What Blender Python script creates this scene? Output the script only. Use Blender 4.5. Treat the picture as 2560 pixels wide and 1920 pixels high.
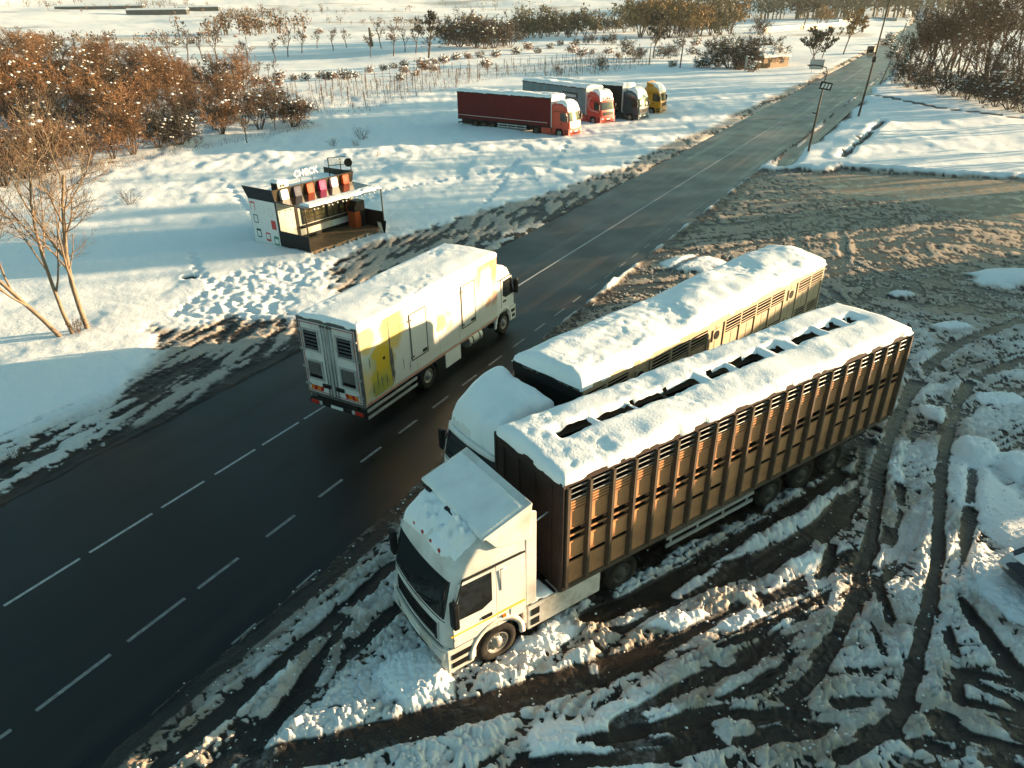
import bpy, math, random
import numpy as np
from mathutils import Vector, Matrix

for o in list(bpy.data.objects):
    bpy.data.objects.remove(o)
scene = bpy.context.scene
COL = scene.collection
R = math.radians

# ------------------------------------------------------------------ camera, sky, sun, exposure
CAM_H = 12.585
PITCH, ROLL = R(28.04), R(-0.8366)
fw = Vector((0, math.cos(PITCH), -math.sin(PITCH)))
rt0 = Vector((1, 0, 0)); up0 = Vector((0, math.sin(PITCH), math.cos(PITCH)))
rt = math.cos(ROLL) * rt0 + math.sin(ROLL) * up0
up = -math.sin(ROLL) * rt0 + math.cos(ROLL) * up0
camd = bpy.data.cameras.new('camera')
camd.sensor_width = 36.0
camd.lens = 1773.0 / 2560.0 * 36.0
camd.clip_start = 0.1
camd.clip_end = 20000
cam = bpy.data.objects.new('camera', camd)
COL.objects.link(cam)
m = Matrix(((rt.x, up.x, -fw.x, 0), (rt.y, up.y, -fw.y, 0), (rt.z, up.z, -fw.z, CAM_H), (0, 0, 0, 1)))
cam.matrix_world = m
scene.camera = cam

SUN_AZ, SUN_EL = R(15.0), R(6.3)
SUN_DIR = Vector((math.cos(SUN_AZ) * math.cos(SUN_EL), math.sin(SUN_AZ) * math.cos(SUN_EL), math.sin(SUN_EL)))
world = bpy.data.worlds.new('World')
scene.world = world
world.use_nodes = True
wn = world.node_tree.nodes; wl = world.node_tree.links
wn.clear()
w_out = wn.new('ShaderNodeOutputWorld'); w_bg = wn.new('ShaderNodeBackground')
w_sky = wn.new('ShaderNodeTexSky')
w_sky.sky_type = 'NISHITA'
w_sky.sun_disc = False
w_sky.sun_elevation = SUN_EL
w_sky.sun_rotation = R(90.0) - SUN_AZ
w_sky.altitude = 300
w_sky.air_density = 1.0
w_sky.dust_density = 2.0
w_sky.ozone_density = 1.0
w_tint = wn.new('ShaderNodeMix'); w_tint.data_type = 'RGBA'; w_tint.blend_type = 'MULTIPLY'
w_tint.inputs[0].default_value = 1.0
w_tint.inputs[7].default_value = (0.73, 1.04, 0.96, 1)
wl.new(w_sky.outputs[0], w_tint.inputs[6])
wl.new(w_tint.outputs[2], w_bg.inputs[0])
w_bg.inputs[1].default_value = 0.058
wl.new(w_bg.outputs[0], w_out.inputs[0])

sund = bpy.data.lights.new('sun', 'SUN')
sund.energy = 4.2
sund.angle = R(0.5)
sund.color = (1.0, 0.70, 0.41)
sun = bpy.data.objects.new('sun', sund)
COL.objects.link(sun)
sun.rotation_euler = (-SUN_DIR).to_track_quat('-Z', 'Y').to_euler()

vs = scene.view_settings
vs.view_transform = 'Standard'
vs.look = 'None'
vs.exposure = 2.4
vs.gamma = 1.0

# ------------------------------------------------------------------ small helpers
def tag(o, label=None, cat=None, group=None, kind=None):
    if label: o['label'] = label
    if cat: o['category'] = cat
    if group: o['group'] = group
    if kind: o['kind'] = kind
    return o

def empty(name, loc=(0, 0, 0), rz=0.0):
    o = bpy.data.objects.new(name, None)
    o.empty_display_size = 0.3
    o.location = loc
    o.rotation_euler = (0, 0, rz)
    COL.objects.link(o)
    return o

def put(name, mesh, parent=None, loc=(0, 0, 0), rot=(0, 0, 0), scale=(1, 1, 1)):
    o = bpy.data.objects.new(name, mesh)
    COL.objects.link(o)
    o.parent = parent
    o.location = loc; o.rotation_euler = rot; o.scale = scale
    return o

class MB:
    def __init__(self, M=None):
        self.v = []; self.f = []; self.M = M
    def add(self, vs, fs):
        n = len(self.v)
        if self.M is not None:
            vs = [tuple(self.M @ Vector(p)) for p in vs]
        self.v.extend([tuple(p) for p in vs])
        self.f.extend([tuple(i + n for i in f) for f in fs])
        return self
    def box(self, x0, x1, y0, y1, z0, z1):
        v = [(x0, y0, z0), (x1, y0, z0), (x1, y1, z0), (x0, y1, z0), (x0, y0, z1), (x1, y0, z1), (x1, y1, z1), (x0, y1, z1)]
        f = [(0, 3, 2, 1), (4, 5, 6, 7), (0, 1, 5, 4), (1, 2, 6, 5), (2, 3, 7, 6), (3, 0, 4, 7)]
        return self.add(v, f)
    def prism(self, poly, axis, a, b):
        # poly = list of 2-D points in the plane across `axis`
        n = len(poly)
        def P(p, w):
            if axis == 'y': return (p[0], w, p[1])
            if axis == 'x': return (w, p[0], p[1])
            return (p[0], p[1], w)
        v = [P(p, a) for p in poly] + [P(p, b) for p in poly]
        f = [tuple(range(n))[::-1], tuple(range(n, 2 * n))]
        f += [(i, (i + 1) % n, n + (i + 1) % n, n + i) for i in range(n)]
        return self.add(v, f)
    def tube(self, pts, rad, n=8, cap=True):
        pts = [Vector(p) for p in pts]
        if not hasattr(rad, '__len__'): rad = [rad] * len(pts)
        v = []; f = []
        prev = None
        for i, p in enumerate(pts):
            a = pts[max(0, i - 1)]; b = pts[min(len(pts) - 1, i + 1)]
            d = (b - a)
            if d.length < 1e-9: d = Vector((0, 0, 1))
            d.normalize()
            ref = prev if prev is not None else (Vector((0, 0, 1)) if abs(d.z) < 0.9 else Vector((1, 0, 0)))
            u = d.cross(ref)
            if u.length < 1e-6: u = d.cross(Vector((1, 0, 0.3)))
            u.normalize(); w = u.cross(d); w.normalize()
            prev = w
            for k in range(n):
                t = 2 * math.pi * k / n
                v.append(p + (u * math.cos(t) + w * math.sin(t)) * rad[i])
        for i in range(len(pts) - 1):
            for k in range(n):
                k2 = (k + 1) % n
                f.append((i * n + k, i * n + k2, (i + 1) * n + k2, (i + 1) * n + k))
        if cap:
            f.append(tuple(range(n))[::-1])
            f.append(tuple(range((len(pts) - 1) * n, len(pts) * n)))
        return self.add(v, f)
    def lathe(self, prof, n=24, axis='y', c=(0, 0, 0)):
        # prof = list of (radius, w along axis)
        v = []; f = []
        for (r, w) in prof:
            for k in range(n):
                t = 2 * math.pi * k / n
                a, b = r * math.cos(t), r * math.sin(t)
                if axis == 'y': v.append((c[0] + a, c[1] + w, c[2] + b))
                elif axis == 'x': v.append((c[0] + w, c[1] + a, c[2] + b))
                else: v.append((c[0] + a, c[1] + b, c[2] + w))
        for i in range(len(prof) - 1):
            for k in range(n):
                k2 = (k + 1) % n
                f.append((i * n + k, i * n + k2, (i + 1) * n + k2, (i + 1) * n + k))
        return self.add(v, f)
    def grid(self, fn, us, vs_):
        nu, nv = len(us), len(vs_)
        v = [fn(a, b) for a in us for b in vs_]
        f = [(i * nv + j, (i + 1) * nv + j, (i + 1) * nv + j + 1, i * nv + j + 1) for i in range(nu - 1) for j in range(nv - 1)]
        return self.add(v, f)
    def mesh(self, name, mat, smooth=False):
        me = bpy.data.meshes.new(name)
        me.from_pydata(self.v, [], self.f)
        me.materials.append(mat)
        if smooth:
            me.polygons.foreach_set('use_smooth', [True] * len(me.polygons))
        me.update()
        return me
    def build(self, name, mat, parent=None, smooth=False, bevel=0.0, seg=2):
        o = put(name, self.mesh(name, mat, smooth), parent)
        if bevel > 0:
            bv = o.modifiers.new('bevel', 'BEVEL'); bv.width = bevel; bv.segments = seg
            bv.limit_method = 'ANGLE'; bv.angle_limit = R(35)
            if hasattr(bv, 'harden_normals'): bv.harden_normals = False
        return o

def lin(a, b, n):
    return [a + (b - a) * i / (n - 1) for i in range(n)]

# ------------------------------------------------------------------ noise (numpy)
def _h(ix, iy, seed):
    ix = ix.astype(np.int64).astype(np.uint32); iy = iy.astype(np.int64).astype(np.uint32)
    h = ix * np.uint32(374761393) + iy * np.uint32(668265263) + np.uint32((seed * 2246822519) & 0xffffffff)
    h = (h ^ (h >> np.uint32(13))) * np.uint32(1274126177)
    h = h ^ (h >> np.uint32(16))
    return h.astype(np.float64) / 4294967295.0

def vnoise(x, y, seed=0):
    x = np.asarray(x, float); y = np.asarray(y, float)
    ix = np.floor(x); iy = np.floor(y); fx = x - ix; fy = y - iy
    u = fx * fx * fx * (fx * (fx * 6 - 15) + 10); v = fy * fy * fy * (fy * (fy * 6 - 15) + 10)
    a = _h(ix, iy, seed); b = _h(ix + 1, iy, seed); c = _h(ix, iy + 1, seed); d = _h(ix + 1, iy + 1, seed)
    return ((a * (1 - u) + b * u) * (1 - v) + (c * (1 - u) + d * u) * v) * 2 - 1

def fbm(x, y, octv=4, seed=0, gain=0.5):
    s = 0; a = 1.0; t = 0
    for i in range(octv):
        # rotate each octave so that the lattice does not show
        ca, sa = math.cos(0.7 + i * 1.3), math.sin(0.7 + i * 1.3)
        s = s + a * vnoise((x * ca - y * sa) * 2 ** i + 17.3 * i, (x * sa + y * ca) * 2 ** i - 9.1 * i, seed + i * 7)
        t += a; a *= gain
    return s / t * 1.5

def worley(x, y, seed=0):
    ix = np.floor(x); iy = np.floor(y)
    best = np.full(np.shape(x), 9.0)
    for dx in (-1, 0, 1):
        for dy in (-1, 0, 1):
            cx = ix + dx; cy = iy + dy
            px = cx + _h(cx, cy, seed); py = cy + _h(cx, cy, seed + 91)
            d = (px - x) ** 2 + (py - y) ** 2
            best = np.minimum(best, d)
    return np.sqrt(best)

def sst(a, b, x):
    t = np.clip((x - a) / (b - a), 0, 1)
    return t * t * (3 - 2 * t)

# ------------------------------------------------------------------ materials
def newmat(name):
    mt = bpy.data.materials.new(name)
    mt.use_nodes = True
    nt = mt.node_tree
    return mt, nt.nodes, nt.links, nt.nodes['Principled BSDF']

def pbr(name, col, rough=0.5, metal=0.0, var=0.12, scale=3.0, dirt=None, dirt_amt=0.0, dirt_scale=1.5, bump=0.0, bump_scale=30.0, spec=0.5, coat=0.0):
    mt, N, L, b = newmat(name)
    b.inputs['Roughness'].default_value = rough
    b.inputs['Metallic'].default_value = metal
    b.inputs['Specular IOR Level'].default_value = spec
    if coat: 
        b.inputs['Coat Weight'].default_value = coat; b.inputs['Coat Roughness'].default_value = 0.12
    tc = N.new('ShaderNodeTexCoord')
    nz = N.new('ShaderNodeTexNoise'); nz.inputs['Scale'].default_value = scale; nz.inputs['Detail'].default_value = 6
    L.new(tc.outputs['Object'], nz.inputs['Vector'])
    rp = N.new('ShaderNodeValToRGB')
    rp.color_ramp.elements[0].position = 0.3; rp.color_ramp.elements[1].position = 0.7
    rp.color_ramp.elements[0].color = tuple(c * (1 - var) for c in col) + (1,)
    rp.color_ramp.elements[1].color = tuple(min(1, c * (1 + var)) for c in col) + (1,)
    L.new(nz.outputs['Fac'], rp.inputs['Fac'])
    out = rp.outputs['Color']
    if dirt is not None:
        n2 = N.new('ShaderNodeTexNoise'); n2.inputs['Scale'].default_value = dirt_scale; n2.inputs['Detail'].default_value = 8
        n2.inputs['Roughness'].default_value = 0.65
        L.new(tc.outputs['Object'], n2.inputs['Vector'])
        mr = N.new('ShaderNodeMapRange'); mr.inputs[1].default_value = 0.45; mr.inputs[2].default_value = 0.8
        mr.inputs[3].default_value = 0.0; mr.inputs[4].default_value = dirt_amt
        L.new(n2.outputs['Fac'], mr.inputs[0])
        mx = N.new('ShaderNodeMix'); mx.data_type = 'RGBA'
        L.new(mr.outputs[0], mx.inputs[0]); L.new(out, mx.inputs[6]); mx.inputs[7].default_value = tuple(dirt) + (1,)
        out = mx.outputs[2]
        mr2 = N.new('ShaderNodeMapRange'); mr2.inputs[3].default_value = rough; mr2.inputs[4].default_value = min(1, rough + 0.3)
        L.new(n2.outputs['Fac'], mr2.inputs[0]); L.new(mr2.outputs[0], b.inputs['Roughness'])
    L.new(out, b.inputs['Base Color'])
    if bump > 0:
        n3 = N.new('ShaderNodeTexNoise'); n3.inputs['Scale'].default_value = bump_scale; n3.inputs['Detail'].default_value = 5
        L.new(tc.outputs['Object'], n3.inputs['Vector'])
        bp = N.new('ShaderNodeBump'); bp.inputs['Strength'].default_value = bump; bp.inputs['Distance'].default_value = 0.03
        L.new(n3.outputs['Fac'], bp.inputs['Height']); L.new(bp.outputs[0], b.inputs['Normal'])
    return mt

SNOWC = (0.86, 0.885, 0.89)
M = {}
M['snow'] = pbr('snow', SNOWC, 0.75, var=0.03, scale=1.2, bump=0.35, bump_scale=16, spec=0.25)
M['dirt_snow'] = pbr('dusty_snow', (0.80, 0.80, 0.78), 0.8, var=0.08, scale=2.0, bump=0.3, bump_scale=20, spec=0.2)
M['white'] = pbr('white_paint', (0.66, 0.65, 0.62), 0.35, var=0.03, dirt=(0.30, 0.24, 0.17), dirt_amt=0.75, dirt_scale=1.1, coat=0.3)
M['white2'] = pbr('white_gloss', (0.72, 0.715, 0.69), 0.3, var=0.03, dirt=(0.4, 0.35, 0.28), dirt_amt=0.25, dirt_scale=2.0)
M['black'] = pbr('black_plastic', (0.008, 0.0085, 0.009), 0.45, var=0.3, scale=6, spec=0.25)
M['rubber'] = pbr('tyre_rubber', (0.012, 0.011, 0.010), 0.8, var=0.3, scale=8, dirt=(0.10, 0.08, 0.06), dirt_amt=0.6, dirt_scale=3, bump=0.4, bump_scale=40, spec=0.2)
M['rim'] = pbr('dirty_rim', (0.33, 0.31, 0.28), 0.5, 0.5, var=0.2, scale=5, dirt=(0.13, 0.10, 0.075), dirt_amt=0.9, dirt_scale=4)
M['rim_dark'] = pbr('muddy_trailer_rim', (0.075, 0.066, 0.056), 0.6, 0.3, var=0.3, scale=5, dirt=(0.05, 0.038, 0.028), dirt_amt=0.9, dirt_scale=4)
M['chassis'] = pbr('chassis_steel', (0.014, 0.013, 0.012), 0.6, 0.3, var=0.3, dirt=(0.07, 0.055, 0.042), dirt_amt=0.6, dirt_scale=2, spec=0.25)
M['white_low'] = pbr('grimy_white_paint', (0.62, 0.58, 0.52), 0.5, var=0.06, dirt=(0.16, 0.115, 0.075), dirt_amt=0.95, dirt_scale=1.8)
M['alu'] = pbr('aluminium', (0.50, 0.51, 0.52), 0.45, 0.75, var=0.12, scale=4, dirt=(0.30, 0.24, 0.17), dirt_amt=0.6)
M['steel'] = pbr('galvanised', (0.38, 0.39, 0.40), 0.5, 0.6, var=0.15, scale=6)
M['glass'] = pbr('dark_glass', (0.012, 0.014, 0.015), 0.06, var=0.1, spec=0.7)
M['lamp_clear'] = pbr('lamp_clear', (0.6, 0.6, 0.58), 0.12, 0.3, var=0.1, scale=20)
M['lamp_red'] = pbr('lamp_red', (0.45, 0.02, 0.01), 0.2, var=0.1)
M['lamp_orange'] = pbr('lamp_orange', (0.7, 0.16, 0.01), 0.2, var=0.1)
M['yellow_line'] = pbr('yellow_stripe', (0.75, 0.45, 0.04), 0.4, var=0.05)
M['plate'] = pbr('number_plate', (0.72, 0.72, 0.68), 0.4, var=0.05)

# ------------------------------------------------------------------ the ground
RO = np.array([-12.31, 12.64]); RH = R(59.6)
RD = np.array([math.cos(RH), math.sin(RH)]); RN = np.array([RD[1], -RD[0]])   # along the road, to its right
def road_c(s):
    return -0.00004 * np.maximum(s - 40, 0) ** 2
def rp(s, t):
    t = t + float(road_c(np.array(float(s))))
    return (RO[0] + RD[0] * s + RN[0] * t, RO[1] + RD[1] * s + RN[1] * t)

def seg_dist(x, y, pts):
    best = np.full(x.shape, 1e9)
    for (a, b) in zip(pts[:-1], pts[1:]):
        ax, ay = a; bx, by = b
        dx, dy = bx - ax, by - ay
        l2 = dx * dx + dy * dy + 1e-12
        t = np.clip(((x - ax) * dx + (y - ay) * dy) / l2, 0, 1)
        best = np.minimum(best, (x - ax - t * dx) ** 2 + (y - ay - t * dy) ** 2)
    return np.sqrt(best)

def poly_sd(x, y, pts):
    d = seg_dist(x, y, list(pts) + [pts[0]])
    ins = np.zeros(x.shape, bool)
    n = len(pts)
    for i in range(n):
        x1, y1 = pts[i]; x2, y2 = pts[(i + 1) % n]
        if y1 == y2: continue
        cond = ((y1 > y) != (y2 > y)) & (x < (x2 - x1) * (y - y1) / (y2 - y1) + x1)
        ins ^= cond
    return np.where(ins, d, -d)

def spline(pts, n=6):
    out = []
    P = [np.array(p) for p in pts]
    P = [2 * P[0] - P[1]] + P + [2 * P[-1] - P[-2]]
    for i in range(1, len(P) - 2):
        for k in range(n):
            t = k / n
            q = 0.5 * ((2 * P[i]) + (-P[i - 1] + P[i + 1]) * t + (2 * P[i - 1] - 5 * P[i] + 4 * P[i + 1] - P[i + 2]) * t * t + (-P[i - 1] + 3 * P[i] - 3 * P[i + 1] + P[i + 2]) * t ** 3)
            out.append(tuple(q))
    out.append(tuple(P[-2]))
    return out

# (centre line, half width, depth strength, shoulder height)
RUTS = [
 ([(11.47,18.70),(10.23,17.03),(8.93,15.57),(8.05,14.75),(6.58,13.85),(5.11,13.30),(3.35,12.40),(2.31,11.80)], .36, 1.0, .09),
 ([(9.93,17.44),(7.95,15.95),(5.99,14.63),(4.12,13.32),(2.59,12.41),(1.69,11.99)], .22, 1.0, .10),
 ([(8.71,13.80),(6.89,12.72),(4.65,11.58),(2.70,10.77),(0.91,10.14),(-0.75,9.59),(-2.31,9.12),(-3.79,8.72),(-4.92,8.41)], .34, .85, .07),
 ([(8.29,14.27),(7.68,13.25),(7.40,12.19)], .13, .9, .05),
 ([(8.92,13.36),(8.65,12.04),(8.26,10.67)], .14, 1.0, .05),
 ([(9.83,11.90),(9.40,10.55),(8.74,9.29)], .15, 1.0, .05),
 ([(8.27,12.56),(6.44,11.49),(4.83,10.63),(3.18,9.76),(2.02,9.05)], .26, .9, .06),
 ([(11.69,16.41),(10.48,14.69),(9.48,13.49),(8.58,12.82)], .22, .9, .06),
 ([(11.31,16.80),(10.38,15.02),(9.47,13.79)], .15, .9, .05),
 ([(10.51,11.64),(10.44,10.63),(10.58,9.92)], .2, .9, .05),
 ([(13.84,17.55),(12.64,15.66),(11.23,13.75),(10.28,12.39)], .15, .8, .05),
 ([(1.60,8.80),(3.33,8.94),(5.26,9.35),(6.78,9.56),(7.94,9.44),(8.88,9.11),(9.83,8.75)], .2, .8, .06),
 ([(0.04,8.34),(2.31,8.46),(4.31,8.84),(6.36,9.11),(7.85,8.96),(9.49,8.35)], .17, .8, .05),
 ([(9.19,10.24),(9.71,9.84),(10.25,9.41)], .16, .8, .05),
 ([(7.91,8.62),(8.67,8.36),(9.31,8.08)], .14, .8, .05),
 ([(7.18,8.38),(7.61,8.06)], .14, .8, .05),
 ([(3.10,9.16),(4.13,9.61),(5.24,10.15),(7.17,11.29)], 0.16, 0.9, 0.06),
 ([(10.46,12.27),(10.50,11.23),(10.59,10.06)], 0.2, 1.0, 0.06),
 ([(6.44,9.52),(7.18,9.61),(7.83,9.49),(8.53,9.07)], 0.13, 0.9, 0.05),
 ([(4.34,8.74),(5.75,8.91),(7.06,8.84),(8.21,8.49)], 0.13, 0.9, 0.05),
 ([(9.41,10.31),(9.99,10.13),(10.44,9.83)], 0.13, 1.0, 0.05),
 ([(9.05,9.58),(9.56,9.42),(10.03,9.19)], 0.12, 1.0, 0.05),
 ([(8.42,8.87),(9.05,8.72),(9.59,8.51)], 0.12, 1.0, 0.05),
 ([(1.23,8.79),(2.62,9.06),(4.06,9.34),(5.44,9.32)], 0.13, 0.9, 0.05),
 ([(4.50,11.01),(6.35,11.92),(8.09,12.84)], 0.14, 0.9, 0.05),
 ([(10.81,13.18),(11.78,14.27),(12.72,15.59)], 0.14, 0.9, 0.05),
 ([(10.56,15.64),(9.62,14.31),(8.65,13.48)], 0.14, 0.9, 0.05),
 ([(8.04,12.09),(8.04,11.40),(7.96,10.76)], 0.1, 0.9, 0.04),
 ([(2.00,10.56),(3.54,11.29),(5.29,12.30)], 0.1, 0.8, 0.04),
 # slush ridges between the road and the first cab
 ([(-7.80,8.46),(-7.10,9.65),(-6.02,11.37),(-4.83,13.23),(-3.54,15.17)], .22, .95, .06),
 ([(-6.74,8.44),(-6.05,9.45),(-5.00,10.91),(-3.91,12.54),(-3.12,13.76)], .2, .9, .09),
 ([(-5.55,8.50),(-4.78,9.52),(-3.77,10.89),(-2.86,12.27)], .2, .9, .1),
 ([(-5.02,8.74),(-4.58,9.99),(-4.29,10.90),(-3.88,11.92)], .15, .9, .08),
 # far lot
 ([(13.84,21.69),(16.13,24.45),(19.13,26.95),(22.77,28.96)], .25, .8, .05),
 ([(15.88,21.92),(17.72,23.72),(20.22,25.02)], .2, .8, .05),
 ([(15.01,23.16),(15.83,27.07),(15.65,30.17),(15.80,33.31)], .2, .6, .05),
 ([(18.12,36.93),(19.85,41.32),(20.91,44.79)], .15, .6, .04),
 ([(7.84,35.43),(10.94,38.66),(14.77,40.76),(19.73,41.33),(25.24,42.74)], .25, .6, .04),
 ([(10.83,44.40),(14.85,45.12),(19.17,46.35),(24.10,45.58)], .3, .6, .04),
 ([(8.26,38.79),(12.17,41.71),(16.92,43.62),(21.77,43.82)], .2, .5, .04),
 ([(15.96,55.31),(19.54,57.93),(23.11,60.80)], .3, .9, .05),
 ([(15.01,23.16),(13.84,21.69),(11.89,18.92),(10.58,16.63),(9.61,14.87),(8.56,13.23),(7.34,11.47),(6.22,10.19),(5.49,9.67)], .17, 1.0, .07),
 ([(16.91,23.10),(15.72,21.64),(13.59,18.64),(11.63,15.33),(10.58,13.47),(9.01,11.21),(7.85,9.58),(7.04,8.88),(6.06,8.40)], .17, 1.0, .07),
]
PATCH = [  # heaps and patches of clean snow: (centre, along x, along y, height)
 ([(13.51,15.82)][0], 1.1, 2.6, .14), ([(14.46,18.39)][0], .75, .8, .42), ([(15.39,17.51)][0], .9, .9, .35),
 ([(25.64,34.05)][0], 2.6, 1.5, .35), ([(10.14,37.15)][0], 1.9, 1.6, .16), ([(11.34,17.61)][0], .3, .8, .16),
 ([(1.42,8.64)][0], 1.6, .7, .12), ([(-2.04,10.34)][0], .9, .8, .18), ([(14.38,20.85)][0], .4, .6, .2),
 ([(5.15,11.75)][0], 1.4, .35, .12), ([(7.29,13.54)][0], .8, .3, .14), ([(12.04,12.62)][0], .9, 1.5, .10),
 ([(3.78,11.77)][0], 1.4, .3, .1), ([(0.37,11.48)][0], 1.0, .5, .14), ([(2.45,9.31)][0], .9, .5, .1),
 ([(17.35,21.88)][0], .9, .5, .1), ([(19.15,28.21)][0], .9, .4, .16), ([(18.79,32.08)][0], .7, .35, .16),
]
LOT = [rp(-40, 4.0), rp(60, 4.0)] + [(22.55,61.66),(24.77,61.67),(26.38,60.57),(28.68,62.06),(31.06,60.56),(35.07,58.69),(40.69,56.79),(48.53,53.21)] + [(60, 20), (40, -40), (-40, -40)]
ICE = [(23.42,58.88),(27.68,60.47),(33.35,58.50),(43.75,54.88),(35.97,43.98),(30.97,46.19),(27.65,50.18),(24.17,53.46)]
KMUD = [(-9.18,33.21),(-9.52,36.19),(-9.11,39.60),(-7.68,42.28),(-5.02,45.24),(-0.67,50.13),(4.60,56.05),(10.05,63.41),(17.96,77.40),(20.72,78.43),(9.35,58.62),(2.85,47.25),(-1.08,41.55),(-2.12,37.85),(-5.48,33.06),(-7.28,30.09)]
LMUD = [(-15.62,29.03),(-13.22,30.31),(-10.24,30.20),(-9.16,28.80),(-10.99,23.97),(-12.92,20.56),(-14.56,24.41)]
TRAMP = [(-15.15,35.80),(-12.91,38.34),(-11.04,38.96),(-7.94,44.02),(-6.85,45.33),(-9.34,39.62),(-9.60,35.56),(-10.61,30.21),(-12.43,28.06),(-15.66,30.40)]
SIDETRACK = [(54.08,116.68),(55.14,108.65),(56.45,100.27),(58.24,93.32),(60.66,87.79)]
CRACK = [(44.21,87.83),(36.49,75.78),(33.19,70.96),(30.12,65.91)]
HOLES = [([(-16.84,35.69)][0], .34), ([(36.31,76.29)][0], .45), ([(32.21,69.75)][0], .5)]

FEET = [[(-16.76,46.82),(-19.07,51.20),(-21.36,55.67),(-23.86,60.09)], [(-18.51,40.05),(-16.69,36.50),(-14.32,33.42),(-11.88,30.74)], [(-14.51,36.40),(-15.13,33.45),(-15.66,30.40)], [(-10.68,50.71),(-8.46,55.52),(-4.98,58.83),(-0.77,62.49)], [(1.04,67.75),(-0.72,56.39),(-1.80,50.20)], [(6.12,75.97),(3.79,63.87),(1.79,56.23)]]
def ground_fields(x, y, fine=True):
    """height, snow cover, ice, wetness, dirt in the snow"""
    rx = x - RO[0]; ry = y - RO[1]
    s = rx * RD[0] + ry * RD[1]; t = rx * RN[0] + ry * RN[1]
    t = t - road_c(s)
    trt = 4.0 + 1.7 * sst(22, 7, s)          # the asphalt is wider at the near lay-by
    r = np.hypot(x, y)
    near = np.clip(1.4 - r / 120.0, 0, 1)
    # open snow
    z = 0.24 + 0.10 * fbm(x / 7, y / 7, 3, 3) + 0.035 * fbm(x / 1.7, y / 1.7, 3, 5) * near
    z = z + sst(90, 260, r) * (0.8 * fbm(x / 60, y / 60, 3, 11) + 0.1) * sst(7, 30, np.abs(t))
    rr = np.maximum(r - 420, 0)
    z = z + rr * 0.034 * (1 + 0.25 * fbm(x / 700, y / 700, 3, 21)) * sst(0, 900, rr) + sst(500, 1500, r) * 8 * fbm(x / 260, y / 260, 3, 23)
    snow = np.ones_like(x); ice = np.zeros_like(x); wet = np.zeros_like(x); dirt = 0.06 * sst(0.2, 0.9, fbm(x / 5, y / 5, 3, 9))
    wx = 0.10 * fbm(x / 0.4, y / 0.4, 2, 35); wy = 0.10 * fbm(x / 0.4 + 9, y / 0.4, 2, 36)
    dirt = dirt + sst(180, 320, r) * 0.55 * sst(0.15, 0.75, fbm(x / 90, y / 28, 4, 171)) * sst(6, 20, np.abs(t))
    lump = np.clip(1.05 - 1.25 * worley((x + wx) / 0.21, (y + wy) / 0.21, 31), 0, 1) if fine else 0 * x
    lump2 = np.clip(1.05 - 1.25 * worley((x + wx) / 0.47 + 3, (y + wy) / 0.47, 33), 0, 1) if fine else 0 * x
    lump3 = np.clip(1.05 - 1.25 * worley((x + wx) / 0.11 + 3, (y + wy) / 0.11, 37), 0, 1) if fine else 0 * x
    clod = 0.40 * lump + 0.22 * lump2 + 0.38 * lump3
    fin = fbm(x / 0.35, y / 0.35, 3, 41)
    z = z + 0.014 * fbm(x / 0.4, y / 0.4, 3, 57) * np.clip(1.2 - r / 75.0, 0, 1)
    for trail in FEET:
        tp = spline(trail, 8); acc = 0.0; last = tp[0]; side = 1
        for q0, q1 in zip(tp[:-1], tp[1:]):
            L_ = math.hypot(q1[0] - q0[0], q1[1] - q0[1])
            n_ = max(1, int(L_ / 0.42))
            for i_ in range(n_):
                f_ = (i_ + .5) / n_; side = -side
                px_ = q0[0] + (q1[0] - q0[0]) * f_ - side * .09 * (q1[1] - q0[1]) / (L_ + 1e-6); py_ = q0[1] + (q1[1] - q0[1]) * f_ + side * .09 * (q1[0] - q0[0]) / (L_ + 1e-6)
                bb = (np.abs(x - px_) < .35) & (np.abs(y - py_) < .35)
                if bb.any(): z[bb] -= 0.13 * sst(.24, .10, np.hypot(x[bb] - px_, y[bb] - py_))
    # wind-blown dunes and footprints between the kiosk and the parked lorries
    z = z + (t < -5) * (0.16 * np.maximum(0, fbm(x / 2.6, y / 5.5, 3, 51)) + 0.05 * fbm(x / 0.9, y / 1.6, 3, 53)) * sst(42, 62, y) * sst(150, 110, y) + (t > 8) * 0.10 * np.maximum(0, fbm(x / 1.6, y / 3.0, 3, 55)) * sst(60, 70, y)
    # dry grass blades showing through near the thicket -> slight dirt
    # ---- lot on the right of the road
    lot = poly_sd(x, y, LOT) + 0.25 * fbm(x / 1.3, y / 1.3, 3, 61)
    inl = sst(-0.15, 0.45, lot)
    d1 = np.hypot(x - 40, y + 30); a1 = np.arctan2(y + 30, x - 40) * 54
    d2 = np.hypot(x - 9, y + 3); a2 = np.arctan2(y + 3, x - 9) * 12
    d3 = np.hypot(x - 27, y + 45); a3 = np.arctan2(y + 45, x - 27) * 85
    d4 = np.hypot(x - 27, y - 38); a4 = np.arctan2(y - 38, x - 27) * 13
    wob = 0.35 * fbm(x / 3, y / 3, 2, 65)
    def stripes(d, a, sd):
        return 0.45 * vnoise((d + wob) * 1.6, a * 0.07, sd) + 0.38 * vnoise((d + wob) * 3.9, a * 0.09, sd + 3) + 0.36 * vnoise((d + 0.7 * wob) * 8.5, a * 0.10, sd + 5)
    s1 = stripes(d1, a1, 71); s2 = stripes(d2, a2, 75); s3 = stripes(d3, a3, 79); s4 = stripes(d4, a4, 83)
    m2 = sst(13.5, 10, y) * sst(3, 8, x)
    m3 = sst(24, 34, y)
    m4 = sst(17, 10, d4) * 0.7
    st = s1 * (1 - m2) * (1 - m3) + s2 * m2 + s3 * m3
    st = st * (1 - m4) + s4 * m4
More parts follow.
